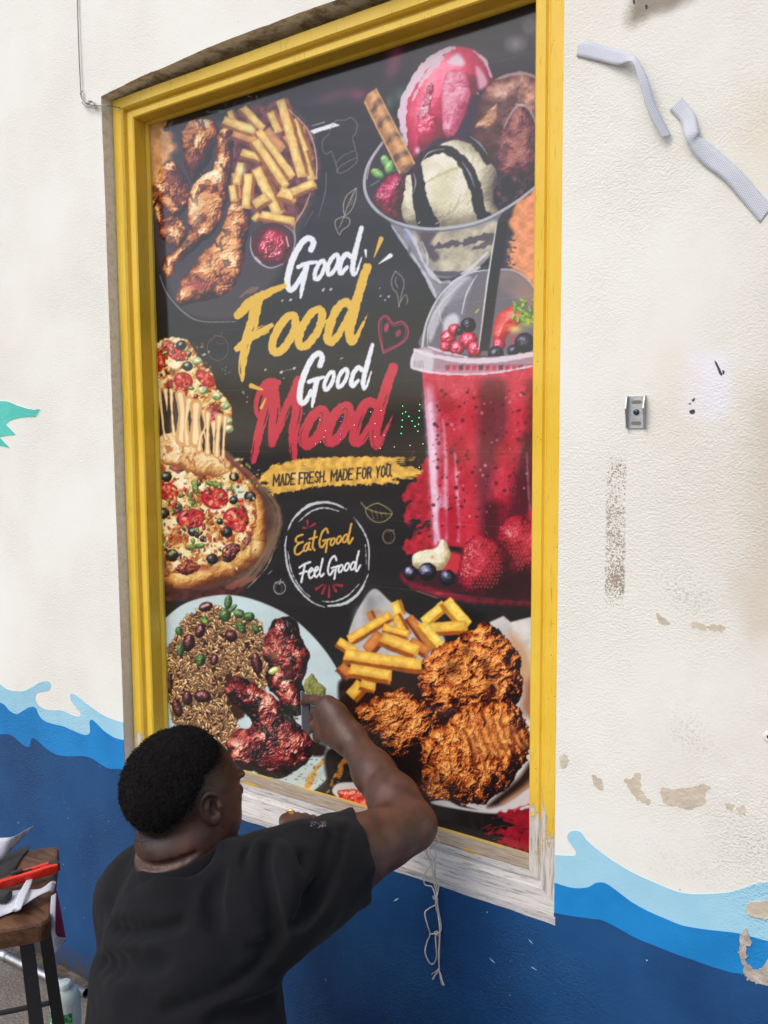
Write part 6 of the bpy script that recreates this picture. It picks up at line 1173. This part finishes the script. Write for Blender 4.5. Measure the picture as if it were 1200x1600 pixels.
def crease(pts, r, depth, op='s', k=.016):
    P = [sv.hit(*p) for p in pts]; P = [p for p in P if p is not None]
    if len(P) < 2: return
    depth = depth*1.7; P = crom(P, 4); P = [p-unit(p-CAM_P)*((r-depth) if op == 's' else -(r-depth)) for p in P]; n = len(P)
    sv.chain(P, [max(r*(1-.75*abs(2*i/(n-1)-1)**2), .003) for i in range(n)], k, op)
cr_s = [([(172, 1444), (225, 1448), (288, 1440)], .016, .006), ([(250, 1580), (330, 1545), (400, 1500), (430, 1470)], .014, .005), ([(415, 1320), (408, 1365), (420, 1420), (440, 1470)], .013, .006), ([(390, 1325), (395, 1360)], .010, .005), ([(470, 1330), (490, 1390), (480, 1430)], .011, .005), ([(515, 1300), (500, 1350), (475, 1400)], .010, .005), ([(535, 1290), (520, 1350), (490, 1410), (460, 1450)], .010, .005), ([(345, 1360), (330, 1400), (340, 1450)], .012, .004), ([(150, 1500), (200, 1512), (260, 1505)], .014, .004), ([(430, 1560), (380, 1590), (330, 1598)], .014, .006), ([(330, 1325), (300, 1350), (250, 1355)], .010, .003)]
cr_u = [([(405, 1318), (398, 1365), (410, 1425)], .010, .004), ([(505, 1292), (488, 1345), (465, 1390)], .009, .004), ([(528, 1288), (512, 1345), (480, 1400)], .009, .004), ([(260, 1560), (340, 1525), (405, 1480)], .012, .004), ([(180, 1432), (230, 1434), (280, 1428)], .010, .003), ([(440, 1320), (455, 1370), (450, 1420)], .010, .004)]
for c in cr_s: crease(*c)
for c in cr_u: crease(*c, op='u', k=.014)
# neck opening and hem
nd = unit(hp(0, -.012, -.05)-NECK); sv.chain([NECK-nd*.05, NECK+nd*.14], [.083, .084], .004, 's')
sv.cut(PEL+tru*.02, -tru, .004)
sV, sF = sv.mesh(); sV = relax(sV, sF, 2, .4)
def mk_shirt():
    k = NT_('black_cotton', .88, .25); n = k.noise(9, 4); k.color(k.mix(k.ss(n, .3, .7), lin(6, 7, 12), lin(10, 12, 17))); k.b.inputs['Sheen Weight'].default_value = .04; k.b.inputs['Sheen Roughness'].default_value = .5
    w = k.n('TexWave', {'Vector': k.pos(), 'Scale': 420., 'Distortion': 1.5}).outputs['Fac']; k.bump(k.math('ADD', k.math('MULTIPLY', w, .25), k.noise(600, 2)), .0007, .7); return k.m
shirt = npmesh('t_shirt', sV, sF, mk_shirt()); adopt(person, shirt)
col_P = []; e1 = unit(np.cross(nd, fw)); e2 = np.cross(nd, e1)
for a in np.linspace(0, 2*math.pi, 49):
    tt = np.arange(.10, -.06, -.002); Q_ = np.array([NECK+nd*t+(e1*math.cos(a)+e2*math.sin(a))*.0885 for t in tt]); v_ = sv.val(np.clip(Q_, sv.lo, sv.lo+(sv.n-2)*sv.h)); i = int(np.argmax(v_ < 0)); col_P.append(tt[i] if (v_ < 0).any() else 0.)
col_P = np.array(col_P); col_P = np.convolve(np.r_[col_P[-6:-1], col_P, col_P[1:6]], np.ones(11)/11, 'valid')
Vc, Fc = [], []
for i, a in enumerate(np.linspace(0, 2*math.pi, 49)):
    dr = e1*math.cos(a)+e2*math.sin(a); c = NECK+nd*(col_P[i]+.001)
    for (r_, z_) in ((.0925, -.009), (.0915, .000), (.0880, .006), (.0850, .008), (.0825, .004), (.0820, -.012)): Vc.append(c+dr*r_+nd*z_)
for i in range(48):
    for j in range(5): Fc.append((i*6+j, i*6+j+1, (i+1)*6+j+1, (i+1)*6+j))
o = mesh('collar', Vc, Fc, shirt.data.materials[0], None, True); adopt(person, o)
p = sv.hit(497, 1290)
if p is not None:
    # small printed badge on the sleeve
    nrm = unit(CAM_P-p); e1 = unit(np.cross(nrm, up)); e2 = np.cross(e1, nrm); bm = bmesh.new(); gr = {}
    for i in range(9):
        for j in range(5):
            q_ = sv.hit(484+i*3.2, 1284+j*2.4+abs(i-4)*-.4)
            if q_ is not None: gr[i, j] = bm.verts.new(q_+nrm*.0012)
    for i in range(8):
        for j in range(4):
            c4 = [(i, j), (i+1, j), (i+1, j+1), (i, j+1)]
            if all(c in gr for c in c4) and max((gr[a].co-gr[b].co).length for a in c4 for b in c4) < .02: bm.faces.new([gr[c] for c in c4])
    k = NT_('badge_print', .7); k.color(k.ramp(k.vor(330, out='Distance'), [(.25, lin(20, 20, 24)), (.5, lin(52, 40, 58)), (.8, lin(110, 106, 116))])); o = bmobj('sleeve_badge', bm, k.m, normals=False); adopt(person, o)
# --- trousers, shoes, ring
tv = Vol((.25, -1.0, .03), (1.25, -.20, .58), .009); legs(tv, .006); tv.f += ((n3(*tv.xyz(), .06, 2)-.5)*.014).astype(np.float32); tv.cut(PEL+tru*.06, tru, .004); tV, tF = tv.mesh(); tV = relax(tV, tF, 2)
adopt(person, npmesh('trousers', tV, tF, simple('dark_denim', lin(30, 34, 46), .9, nscale=60, namt=.25, bump=.001, bscale=500)))
for AN, KN in ((ANR, KNR), (ANL, KNL)):
    d = unit((.1, 1, 0)); s_ = Vol(AN+np.array([-.12, -.16, -.07]), AN+np.array([.14, .24, .08]), .007); s_.chain([AN+np.array([0, -.03, -.028]), AN+d*.08-np.array([0, 0, .030]), AN+d*.16-np.array([0, 0, .038])], [.042, .044, .034], .03); s_.cone(AN, AN-np.array([0, 0, .03]), .042, .044, .02)
    f_ = s_.f; zz = s_.xyz()[2]; s_.f = np.maximum(f_, .001-zz).astype(np.float32); a_, b_ = s_.mesh(); a_ = relax(a_, b_, 2); a_[:, 2] = np.maximum(a_[:, 2], .001); adopt(person, npmesh('shoe', a_, b_, simple('black_leather_shoe', (.012, .012, .013), .5)))
pr_ = None
for yy_ in np.arange(1268, 1296, 1.):
    pr_ = lv.hit(455, yy_+3)
    if pr_ is not None: break
pr_ = kn[0] if pr_ is None else pr_
rn = unit(unit(CAM_P-pr_)+np.array([0, 0, .6])); k1 = pr_-rn*.0105; re = unit(np.cross(hdir, rn)); rv = [k1+(re*math.cos(t)+np.cross(re, hdir)*math.sin(t))*.0125 for t in np.linspace(0, 2*math.pi, 22)]
M_gold = simple('gold', lin(226, 190, 110), .25, 1.); Vr, Fr = tube(rv, .0024, 8); ring_ = mesh('ring', Vr, Fr, M_gold, None, True); adopt(person, ring_)
rz = np.cross(re, hdir); rz = rz if rz@rn > 0 else -rz
bm = bmesh.new(); bm_box(bm, pr_+rn*.001, (.012, .011, .005), Matrix([re, np.cross(rz, re), rz]).transposed(), .001); adopt(person, bmobj('ring_face', bm, M_gold))
# --- the squeegee he presses on the sheet
sq = bmesh.new(); c0 = W(478, 1114, .026); tw = unit(W(481, 1150, .026)-W(479, 1085, .026)); tn = unit(W(470, 1112, .008)-c0); tb = unit(np.cross(tw, tn)); tn = np.cross(tb, tw)
bm_box(sq, c0, (.092, .050, .0045), Matrix([tw, tn, tb]).transposed(), .0015); so = bmobj('squeegee', sq, simple('dark_grey_plastic', lin(62, 64, 70), .45)); so['label'] = 'dark grey plastic squeegee card held in the raised hand'; so['category'] = 'squeegee'
bm = bmesh.new(); bm_box(bm, c0+tn*.0235, (.094, .006, .0062), Matrix([tw, tn, tb]).transposed(), .001); adopt(so, bmobj('felt_edge', bm, simple('grey_felt', lin(120, 122, 126), .95)))
# ------------------------------------------------------------------ things around him
M_steel = simple('galvanised_steel', lin(176, 176, 178), .38, .9, nscale=30, namt=.2, bump=.0004, bscale=300)
M_blackm = simple('black_painted_metal', (.012, .012, .013), .5)
def mk_wood(name, c1, c2, ang=0.):
    k = NT_(name, .55, .35); v = k.mapping((3, 22, 22), rot=(0, 0, ang)); n = k.noise(3.2, 6, .65, v, .8); w = k.noise(16, 4, .7, v)
    c = k.ramp(n, [(.3, c1), (.5, tuple((a+b)/2 for a, b in zip(c1, c2))), (.72, c2)]); c = k.mix(k.ss(w, .55, .7, 0, .6), c, tuple(v_*.35 for v_ in c1)); k.color(c); k.bump(k.math('ADD', n, k.math('MULTIPLY', w, .4)), .0012); return k.m
# --- stool
SZ = .62; cBR, cFR = HZ(93, 1320, SZ), HZ(77, 1440, SZ); e1 = unit(cFR-cBR); Ls = np.linalg.norm(cFR-cBR); e2 = unit(np.cross((0, 0, 1.), e1)); e2 = e2 if e2[0] < 0 else -e2
ang_s = math.atan2(e2[1], e2[0]); Wd = .34; cen = (cBR+cFR)/2+e2*Wd/2
stool = empty('wooden_stool', (cen[0], cen[1], 0)); tag(stool, 'small stool with dark wooden seat and thin black legs left of the person', 'stool')
Mst = mk_wood('dark_stained_wood', lin(58, 36, 24), lin(118, 80, 54), -ang_s)
def rr(c, a, b, la, lb, r, n=6):
    P = []
    for sx, sy, t0 in ((1, 1, 0), (-1, 1, .5), (-1, -1, 1), (1, -1, 1.5)):
        for t in np.linspace(t0*math.pi, (t0+.5)*math.pi, n): P.append(c+a*(sx*(la/2-r)+r*math.cos(t))+b*(sy*(lb/2-r)+r*math.sin(t)))
    return P
bm = bmesh.new(); rows = []
for z, g_ in ((-.042, .006), (-.040, .001), (-.030, 0), (-.006, 0), (-.001, .003), (0, .007)): rows.append([bm.verts.new((p[0], p[1], SZ+z)) for p in rr(cen, e2, e1, Wd-2*g_, Ls-2*g_, .022-g_*.5)])
for a, b in zip(rows[:-1], rows[1:]):
    for i in range(len(a)): bm.faces.new((a[i], a[(i+1) % len(a)], b[(i+1) % len(a)], b[i]))
bm.faces.new(rows[-1]); bm.faces.new(rows[0][::-1]); adopt(stool, bmobj('seat', bm, Mst))
for su, sv_ in ((1, 1), (-1, 1), (1, -1), (-1, -1)):
    t = cen+e2*su*(Wd/2-.05)+e1*sv_*(Ls/2-.045); b = t+e2*su*.045+e1*sv_*.05; t = np.array([t[0], t[1], SZ-.043]); b = np.array([b[0], b[1], .0]); d = unit(b-t); u = unit(e2-d*(e2@d)); v = np.cross(d, u)
    V = [q+u*i*.013+v*j*.005 for q in (t, b) for i, j in ((-1, -1), (1, -1), (1, 1), (-1, 1))]
    adopt(stool, mesh('leg', V, [(0, 1, 2, 3), (4, 7, 6, 5), (0, 4, 5, 1), (1, 5, 6, 2), (2, 6, 7, 3), (3, 7, 4, 0)], M_blackm))
for sv_ in (1, -1):
    f_ = .62; a = cen-e2*(Wd/2-.05+.045*f_)+e1*sv_*(Ls/2-.045+.05*f_); b = cen+e2*(Wd/2-.05+.045*f_)+e1*sv_*(Ls/2-.045+.05*f_); V, F = tube([(a[0], a[1], SZ*(1-f_)), (b[0], b[1], SZ*(1-f_))], .006); adopt(stool, mesh('foot_rail', V, F, M_blackm))
def onseat(px, py, h=.003): return HZ(px, py, SZ+h)
def zz(x, y): return x/4, 1260+y/4           # marks read from an enlargement of the lower left corner
# --- vinyl off-cuts
def mk_vinyl(name, col, dot, pit=.0028):
    k = NT_(name, .6, .3); o = k.sep(); u = k.math('ADD', o[0], k.math('MULTIPLY', o[1], .45)); v = k.math('ADD', o[2], k.math('MULTIPLY', o[1], .8))
    def d(of):
        a = k.math('SUBTRACT', k.math('FRACT', k.math('ADD', k.math('DIVIDE', u, pit), of)), .5); b = k.math('MULTIPLY', k.math('SUBTRACT', k.math('FRACT', k.math('ADD', k.math('DIVIDE', v, pit*1.732), of)), .5), 1.732)
        return k.math('SQRT', k.math('ADD', k.math('MULTIPLY', a, a), k.math('MULTIPLY', b, b)))
    k.color(k.mix(k.ss(k.math('MINIMUM', d(0.), d(.5)), .2, .3, .75, 0), col, dot)); k.bump(k.noise(40, 3), .002, .5); return k.m
M_vw = mk_vinyl('white_perforated_vinyl', lin(206, 209, 218), lin(100, 106, 122)); M_vd = mk_vinyl('dark_printed_vinyl', lin(52, 50, 50), lin(20, 20, 20)); M_vm = mk_vinyl('magenta_printed_vinyl', lin(150, 40, 84), lin(70, 20, 44)); M_vb = simple('tan_printed_edge', lin(196, 150, 104), .6)
def ribbon(name, C, Wv, m, label, cat, group=None, back=None, edge_m=None, thick=.0006, n=8):
    """strip: centre points C, half-width vectors Wv"""
    C = crom(C, n); Wv = crom(Wv, n); V, F, fm = [], [], []; k = len(C); tg = np.gradient(C, axis=0); nr = np.cross(tg, Wv); nr /= np.linalg.norm(nr, axis=1)[:, None]
    nw = 5
    for i in range(k):
        for s_ in (1, -1):
            for j in range(nw): V.append(C[i]+Wv[i]*(2*j/(nw-1)-1)+nr[i]*s_*thick/2)
    st_ = 2*nw
    for i in range(k-1):
        for j in range(nw-1): F.append((i*st_+j, i*st_+j+1, (i+1)*st_+j+1, (i+1)*st_+j)); fm.append(0); F.append((i*st_+nw+j, (i+1)*st_+nw+j, (i+1)*st_+nw+j+1, i*st_+nw+j+1)); fm.append(1)
        F.append((i*st_, (i+1)*st_, (i+1)*st_+nw, i*st_+nw)); fm.append(2); F.append((i*st_+nw-1, i*st_+2*nw-1, (i+1)*st_+2*nw-1, (i+1)*st_+nw-1)); fm.append(2)
    o = mesh(name, V, F, None, None, True, [m, back or m, edge_m or m], fm); tag(o, label, cat, group); return o
def wrib(pts, *a, **k):
    """strip on the wall from pairs of surveyed edge marks (px, py, px, py, distance from the wall)"""
    A = [W(p[0], p[1], .09+p[4]) for p in pts]; B = [W(p[2], p[3], .09+p[5]) for p in pts]; return ribbon(k.pop('name'), [(x+y)/2 for x, y in zip(A, B)], [(y-x)/2 for x, y in zip(A, B)], *a, **k)
wrib([(904, 66, 901, 88, .002, .002), (920, 64, 915, 91, .002, .003), (945, 72, 942, 97, .003, .005), (968, 77, 966, 102, .008, .010), (986, 84, 980, 97, .016, .020), (996, 92, 990, 100, .020, .026), (1012, 122, 999, 130, .022, .026), (1025, 165, 1013, 175, .016, .022), (1048, 211, 1034, 214, .006, .014)], M_vw, 'white vinyl strip bent in an L, stuck to the wall nearest the window', 'vinyl strip', 'vinyl off-cuts stuck on the wall', name='vinyl_strip', edge_m=M_vb, thick=.0012)
wrib([(1046, 172, 1066, 153, .002, .002), (1060, 186, 1079, 168, .003, .003), (1066, 196, 1086, 180, .006, .006), (1070, 215, 1092, 205, .014, .010), (1082, 236, 1093, 214, .010, .006), (1100, 258, 1112, 226, .004, .004), (1130, 280, 1156, 266, .005, .005), (1160, 315, 1182, 295, .003, .003), (1187, 347, 1206, 322, .002, .002)], M_vw, 'longer white vinyl strip kinked and stuck to the wall near the right edge', 'vinyl strip', 'vinyl off-cuts stuck on the wall', name='vinyl_strip', thick=.0012)
def srib(pts, *a, **k):
    A = [onseat(*zz(p[0], p[1]), p[4]) for p in pts]; B = [onseat(*zz(p[2], p[3]), p[4]) for p in pts]; return ribbon(k.pop('name'), [(x+y)/2 for x, y in zip(A, B)], [(y-x)/2 for x, y in zip(A, B)], *a, **k)
grp = 'vinyl off-cuts lying on the stool'
srib([(-120, 640, -120, 760, .004), (0, 560, 0, 690, .004), (70, 530, 60, 665, .006), (150, 520, 110, 640, .014), (190, 520, 160, 610, .020), (260, 512, 230, 565, .022), (320, 470, 310, 530, .020), (350, 470, 330, 545, .010)], M_vw, 'curling white vinyl off-cut on the stool seat in front of the red knife', 'vinyl scrap', grp, name='vinyl_scrap')
o = srib([(205, 455, 170, 455, .016), (190, 500, 145, 495, .026), (160, 570, 110, 560, .028), (130, 640, 85, 630, .022), (100, 660, 70, 650, .010)], M_vw, 'rolled white vinyl tube standing across the off-cut by the knife', 'vinyl scrap', grp, name='vinyl_scrap')
A = [onseat(*zz(-160, 190), .05), onseat(*zz(0, 196), .055), onseat(*zz(80, 190), .06), onseat(*zz(150, 155), .062), onseat(*zz(212, 120), .064)]; B = [onseat(*zz(-160, 420), .012), onseat(*zz(10, 330), .014), onseat(*zz(70, 270), .02), onseat(*zz(140, 200), .04), onseat(*zz(214, 122), .062)]
ribbon('vinyl_scrap', [(x+y)/2 for x, y in zip(A, B)], [(y-x)/2 for x, y in zip(A, B)], M_vw, 'pointed white vinyl off-cut curling up at the back of the stool', 'vinyl scrap', grp)
srib([(-150, 330, -150, 480, .003), (0, 320, 0, 440, .003), (60, 290, 80, 410, .004), (120, 265, 130, 330, .004), (188, 245, 190, 252, .003)], M_vd, 'dark printed vinyl off-cut lying flat under the knife', 'vinyl scrap', grp, name='vinyl_scrap')
# hanging strip at the seat edge, white outside, magenta print inside
e_ = cFR-cBR; ph = [HZ(*zz(338, 470), SZ+.004), HZ(*zz(352, 560), SZ+.002)]
q0 = AT(*zz(335, 560), 1.76); hang = [AT(*zz(x, y), D) for x, y, D in ((345, 500, 1.70), (330, 640, 1.70), (332, 780, 1.71), (345, 910, 1.72))]; hang2 = [AT(*zz(x, y), D) for x, y, D in ((358, 540, 1.73), (382, 660, 1.75), (400, 760, 1.76), (412, 835, 1.77))]
ribbon('vinyl_scrap', [(x+y)/2 for x, y in zip(hang, hang2)], [(y-x)/2 for x, y in zip(hang, hang2)], M_vm, 'magenta printed vinyl off-cut hanging over the side of the stool', 'vinyl scrap', grp, back=M_vm)
hang3 = [AT(*zz(x, y), D-.012) for x, y, D in ((320, 560, 1.70), (313, 680, 1.70), (322, 800, 1.71), (345, 915, 1.72))]; h4 = [AT(*zz(x, y), D-.012) for x, y, D in ((352, 540, 1.70), (348, 660, 1.70), (350, 800, 1.71), (416, 822, 1.75))]
ribbon('vinyl_scrap', [(x+y)/2 for x, y in zip(hang3, h4)], [(y-x)/2 for x, y in zip(hang3, h4)], M_vw, 'narrow white vinyl off-cut hanging over the side of the stool', 'vinyl scrap', grp)
# --- snap-off knife
K0, K1 = onseat(*zz(-60, 500), .020), onseat(*zz(372, 368), .022); kx = unit(K1-K0); kz = np.array([0, 0, 1.]); ky = unit(np.cross(kz, kx)); kz = np.cross(kx, ky); KL = np.linalg.norm(K1-K0)
knife = empty('utility_knife', (K0+K1)/2-kz*.016); tag(knife, 'red and black snap-off utility knife lying across the stool seat', 'knife')
M_red = simple('red_plastic', lin(214, 44, 22), .35, spec=.5, nscale=60, namt=.06); M_blk = simple('black_rubber', (.015, .015, .016), .6)
KM = Matrix([kx, ky, kz]).transposed(); kp = lambda u, v, w: K0+kx*u*KL+ky*v+kz*w
def kbox(nm, u0, u1, v, w, sy, sz, m, bev=.003):
    bm = bmesh.new(); bm_box(bm, kp((u0+u1)/2, v, w), ((u1-u0)*KL, sy, sz), KM, bev); o = bmobj(nm, bm, m, None, False); adopt(knife, o); return o
kbox('body', 0, .97, -.007, 0, .014, .019, M_red, .005); kbox('body', .42, .86, .0095, .001, .011, .017, M_red, .004); kbox('slider_track', -.02, .60, .006, .0015, .008, .016, M_blk, .002); kbox('grip_cap', .86, 1.0, .004, 0, .026, .021, M_blk, .006); kbox('slider', .30, .47, .007, .010, .012, .008, M_blk, .003); kbox('blade', -.25, .02, .005, 0, .009, .0009, M_steel, 0)
for i in range(9): kbox('grip_rib', .13+i*.026, .142+i*.026, -.0068, .0005, .0152, .0198, M_red, .001)
for i in range(5): kbox('grip_rib', .72+i*.03, .733+i*.03, -.0068, .0005, .0152, .0198, M_red, .001)
# --- scraper corner and brush of fibres at the left edge of the frame
bm = bmesh.new(); bm_box(bm, onseat(*zz(-40, 560), .016), (.07, .03, .018), Matrix.Rotation(.5, 3, 'Z'), .006); o = bmobj('scraper_handle', bm, M_blk); tag(o, 'black plastic scraper handle at the left edge of the stool', 'scraper')
# --- bottle
bp = HZ(106, 1655, 0.); bot = empty('plastic_bottle', bp); tag(bot, 'clear plastic spray bottle with white and green label on the ground behind the stool legs', 'bottle')
k = NT_('clear_plastic', .12); k.b.inputs['Transmission Weight'].default_value = .4; k.b.inputs['IOR'].default_value = 1.4; k.color((.78, .9, .88)); M_clear = k.m
top = .198
V, F = lathe([(.030, 0), (.036, .004), (.037, .02), (.037, .165), (.034, .180), (.026, .190), (.015, .196), (.014, top+.006)], 28); o = mesh('bottle_body', np.array(V)+bp, F, M_clear, None, True); adopt(bot, o)
V, F = lathe([(.030, .003), (.0345, .006), (.0345, .098), (.001, .0981)], 24); o = mesh('liquid', np.array(V)+bp, F, simple('pale_teal_liquid', lin(150, 206, 204), .2), None, True); adopt(bot, o)
def label_band(nm, z0, z1, r, m, a0=-2.9, a1=-.2):
    V, F = [], []; n = 18
    for i in range(n+1):
        a = a0+(a1-a0)*i/n
        for z in (z0, z1): V.append(bp+np.array([r*math.cos(a), r*math.sin(a), z]))
    for i in range(n): F.append((2*i, 2*i+2, 2*i+3, 2*i+1))
    adopt(bot, mesh(nm, V, F, m, None, True))
label_band('label', .100, .168, .0376, simple('white_label', lin(226, 230, 228), .5))
k = NT_('green_label', .5); k.color(k.mix(k.ss(k.noise(160, 2), .5, .55), lin(16, 128, 62), lin(120, 196, 140))); label_band('label', .118, .147, .0381, k.m)
V, F = lathe([(.0162, top-.004), (.0165, top-.002), (.0165, top+.012), (.013, top+.014)], 22); adopt(bot, mesh('cap', np.array(V)+bp, F, M_clear, None, True))
# --- pipe along the wall foot
pr = .0125; pa, pb = HZ(-900, 1260, pr), HZ(134, 1551, pr); pa = pb+unit(HZ(0, 1490, pr)-pb)*2.2; pipe = empty('metal_pipe', (pa+pb)/2-np.array([0, 0, pr])); tag(pipe, 'dented silver metal pipe lying on the ground along the wall', 'pipe')
P = [pa+(pb-pa)*t+np.array([0, .004*math.sin(t*19), .0012*math.sin(t*31)]) for t in np.linspace(0, 1, 40)]; V, F = tube(P, pr, 16, False); d = unit(pb-pa); V2, F2 = tube([p-d*.0 for p in P[-4:]], pr*.84, 16, False); n0 = len(V); V = V+V2; F = F+[tuple(i+n0 for i in f[::-1]) for f in F2]; l0, l1 = n0-16, n0+len(V2)-16
F += [(l0+j, l1+j, l1+(j+1) % 16, l0+(j+1) % 16) for j in range(16)]; adopt(pipe, mesh('pipe_tube', V, F, M_steel, None, True))
V, F = tube([P[-8], P[-7]], pr*1.12, 16); adopt(pipe, mesh('pipe_collar', V, F, M_steel, None, True))
# --- bracket on the wall
bc = W(995, 644, .09); br = empty('metal_bracket', bc); tag(br, 'small U-shaped metal bracket screwed to the cream wall right of the window', 'bracket')
pw, phh, dpt = .030, .056, .016
def slotted(nm):
    bm = bmesh.new(); bm_box(bm, (bc[0], WY-.0015, bc[2]), (pw, .0022, phh), None, .0004); o = bmobj(nm, bm, M_steel); adopt(br, o)
slotted('back_plate')
for s_ in (-1, 1):
    x = bc[0]+s_*pw/2; pts = [(-.0005, -phh/2), (-.0005, phh/2), (-.010, phh/2-.002), (-dpt, .006), (-dpt*.8, -.004), (-.008, -phh/2)]
    V = [(x+t, WY+p[0], bc[2]+p[1]) for t in (-.001, .001) for p in pts]; n = len(pts); F = [tuple(range(n)), tuple(range(2*n-1, n-1, -1))]+[(i, n+i, n+(i+1) % n, (i+1) % n) for i in range(n)]; bm = bmesh.new(); vs = [bm.verts.new(v) for v in V]; [bm.faces.new([vs[i] for i in f]) for f in F]; adopt(br, bmobj('flange', bm, M_steel))
for dz in (.017, -.019):
    bm = bmesh.new()
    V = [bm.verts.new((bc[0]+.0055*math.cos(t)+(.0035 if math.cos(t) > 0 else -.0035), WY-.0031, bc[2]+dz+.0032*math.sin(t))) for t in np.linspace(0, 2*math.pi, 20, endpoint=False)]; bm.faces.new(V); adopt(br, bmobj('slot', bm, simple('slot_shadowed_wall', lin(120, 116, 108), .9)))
V, F = lathe([(.0045, 0), (.0052, .001), (.0045, .003), (.0025, .0038)], 14); V = [(bc[0]+v[0], WY-.0028-v[2], bc[2]+v[1]) for v in V]; sc_ = mesh('screw', V, [f[::-1] for f in F], simple('dark_screw', lin(70, 84, 92), .4, .8), None, True); adopt(br, sc_)
bm = bmesh.new(); bm_box(bm, (bc[0], WY-.0068, bc[2]), (.007, .0008, .0011), Matrix.Rotation(.6, 3, 'Y')); so2 = bmobj('screw_slot', bm, M_blackm); so2.parent = sc_
# --- plug in the wall at the right edge
pc = W(1202, 1152, .09); V, F = lathe([(.012, -.001), (.009, .0015), (.0055, .0022), (.0040, .0022), (.0036, .0006), (.0005, .0006)], 22); V = [(pc[0]+v[0], WY-v[2]+.0005, pc[2]+v[1]) for v in V]; o = mesh('pipe_stub', V, [f[::-1] for f in F], M_wall, None, True, [M_wall, M_blk], [1 if i >= 22*4 else 0 for i in range(len(F))]); tag(o, 'stub of a painted-over pipe end in the wall at the right edge', 'pipe stub')
# --- wire at the upper left
wire = empty('wall_wire', W(128, 160, .095)); tag(wire, 'thin grey wire running down the wall and hooked round the window corner', 'wire')
M_wire = simple('grey_wire', lin(150, 146, 142), .5, .3)
wl = [W(x, y, d) for x, y, d in ((119, -90, .095), (121, 0, .095), (122.5, 60, .0955), (125, 120, .096), (126.5, 146, .096), (127, 152, .097), (131, 158, .096), (138, 163, .096), (150, 165, .096), (166, 165, .095), (176, 166, .075), (187, 168, .062))]
V, F = tube(crom(wl, 6), .0016, 8); adopt(wire, mesh('wire_strand', V, F, M_wire, None, True))
for pts in (((129, 142, .096), (126, 145, .10), (127, 150, .098), (130, 157, .098), (136, 161, .099), (141, 160, .099), (144, 158, .098)), ((128, 160, .097), (132, 164, .10), (138, 167, .10), (145, 166, .099), (148, 163, .098), (143, 158, .1), (138, 158, .099)), ((146, 164, .1), (147, 168, .101), (149, 170, .1), (150, 165, .099), (148, 161, .099))):
    V, F = tube(crom([W(*p) for p in pts], 6), .0017, 8); adopt(wire, mesh('wire_twist', V, F, M_wire, None, True))
# --- string hanging from the sill
st_ = empty('hanging_string', W(690, 1535, .10)); tag(st_, 'looped off-white string hanging from the sill beside the elbow', 'string')
M_str = simple('off_white_cotton', lin(206, 200, 192), .95, nscale=400, namt=.15, bump=.0006, bscale=900)
def ss_(pts, r=.0014, d=.100):
    P = [W(620+x/4.286, 1240+y/4.286, d+(.006*math.sin(i*1.7) if i > 1 else 0)) for i, (x, y) in enumerate(pts)]; P = crom(P, 7); V, F = tube(P, r, 7); adopt(st_, mesh('strand', V, F, M_str, None, True))
ss_([(240, 250), (215, 290), (195, 320), (205, 340), (185, 370), (200, 410), (230, 440), (240, 480), (210, 500), (180, 560), (190, 610), (235, 625), (258, 690), (262, 740), (215, 770), (188, 800), (205, 880), (222, 940), (200, 1000), (190, 1060), (210, 1120), (240, 1142), (265, 1100), (262, 1010), (258, 950)])
ss_([(245, 250), (275, 300), (280, 330), (250, 340), (262, 400), (255, 470), (262, 560), (280, 620), (268, 700), (280, 790), (296, 880), (285, 930), (222, 940)])
ss_([(250, 260), (235, 300), (255, 335), (225, 370), (230, 410), (260, 460), (250, 540), (270, 640), (262, 700), (262, 760), (290, 860), (285, 960), (280, 1080), (282, 1170), (265, 1200), (240, 1245)])
ss_([(243, 270), (220, 300), (198, 350), (210, 420), (235, 500), (250, 600), (268, 690), (275, 800), (288, 900), (284, 1040), (284, 1180), (296, 1230), (316, 1285)], .0017)
for pts in ([(282, 1175), (270, 1205), (248, 1225)], [(284, 1180), (290, 1230), (300, 1280)], [(283, 1178), (300, 1225), (306, 1284)], [(281, 1170), (262, 1190), (232, 1210)]): ss_(pts, .0008)
for (x, y, r_) in ((240, 262, .006), (252, 700, .0035), (262, 940, .004), (198, 318, .003)):
    p = W(620+x/4.286, 1240+y/4.286, .101); tt = np.linspace(0, 4*math.pi, 30); V, F = tube([p+np.array([r_*math.cos(t), .003*math.sin(t*.7), r_*math.sin(t)*.8+.002*math.sin(1.5*t)]) for t in tt], .0013, 7); adopt(st_, mesh('knot', V, F, M_str, None, True))
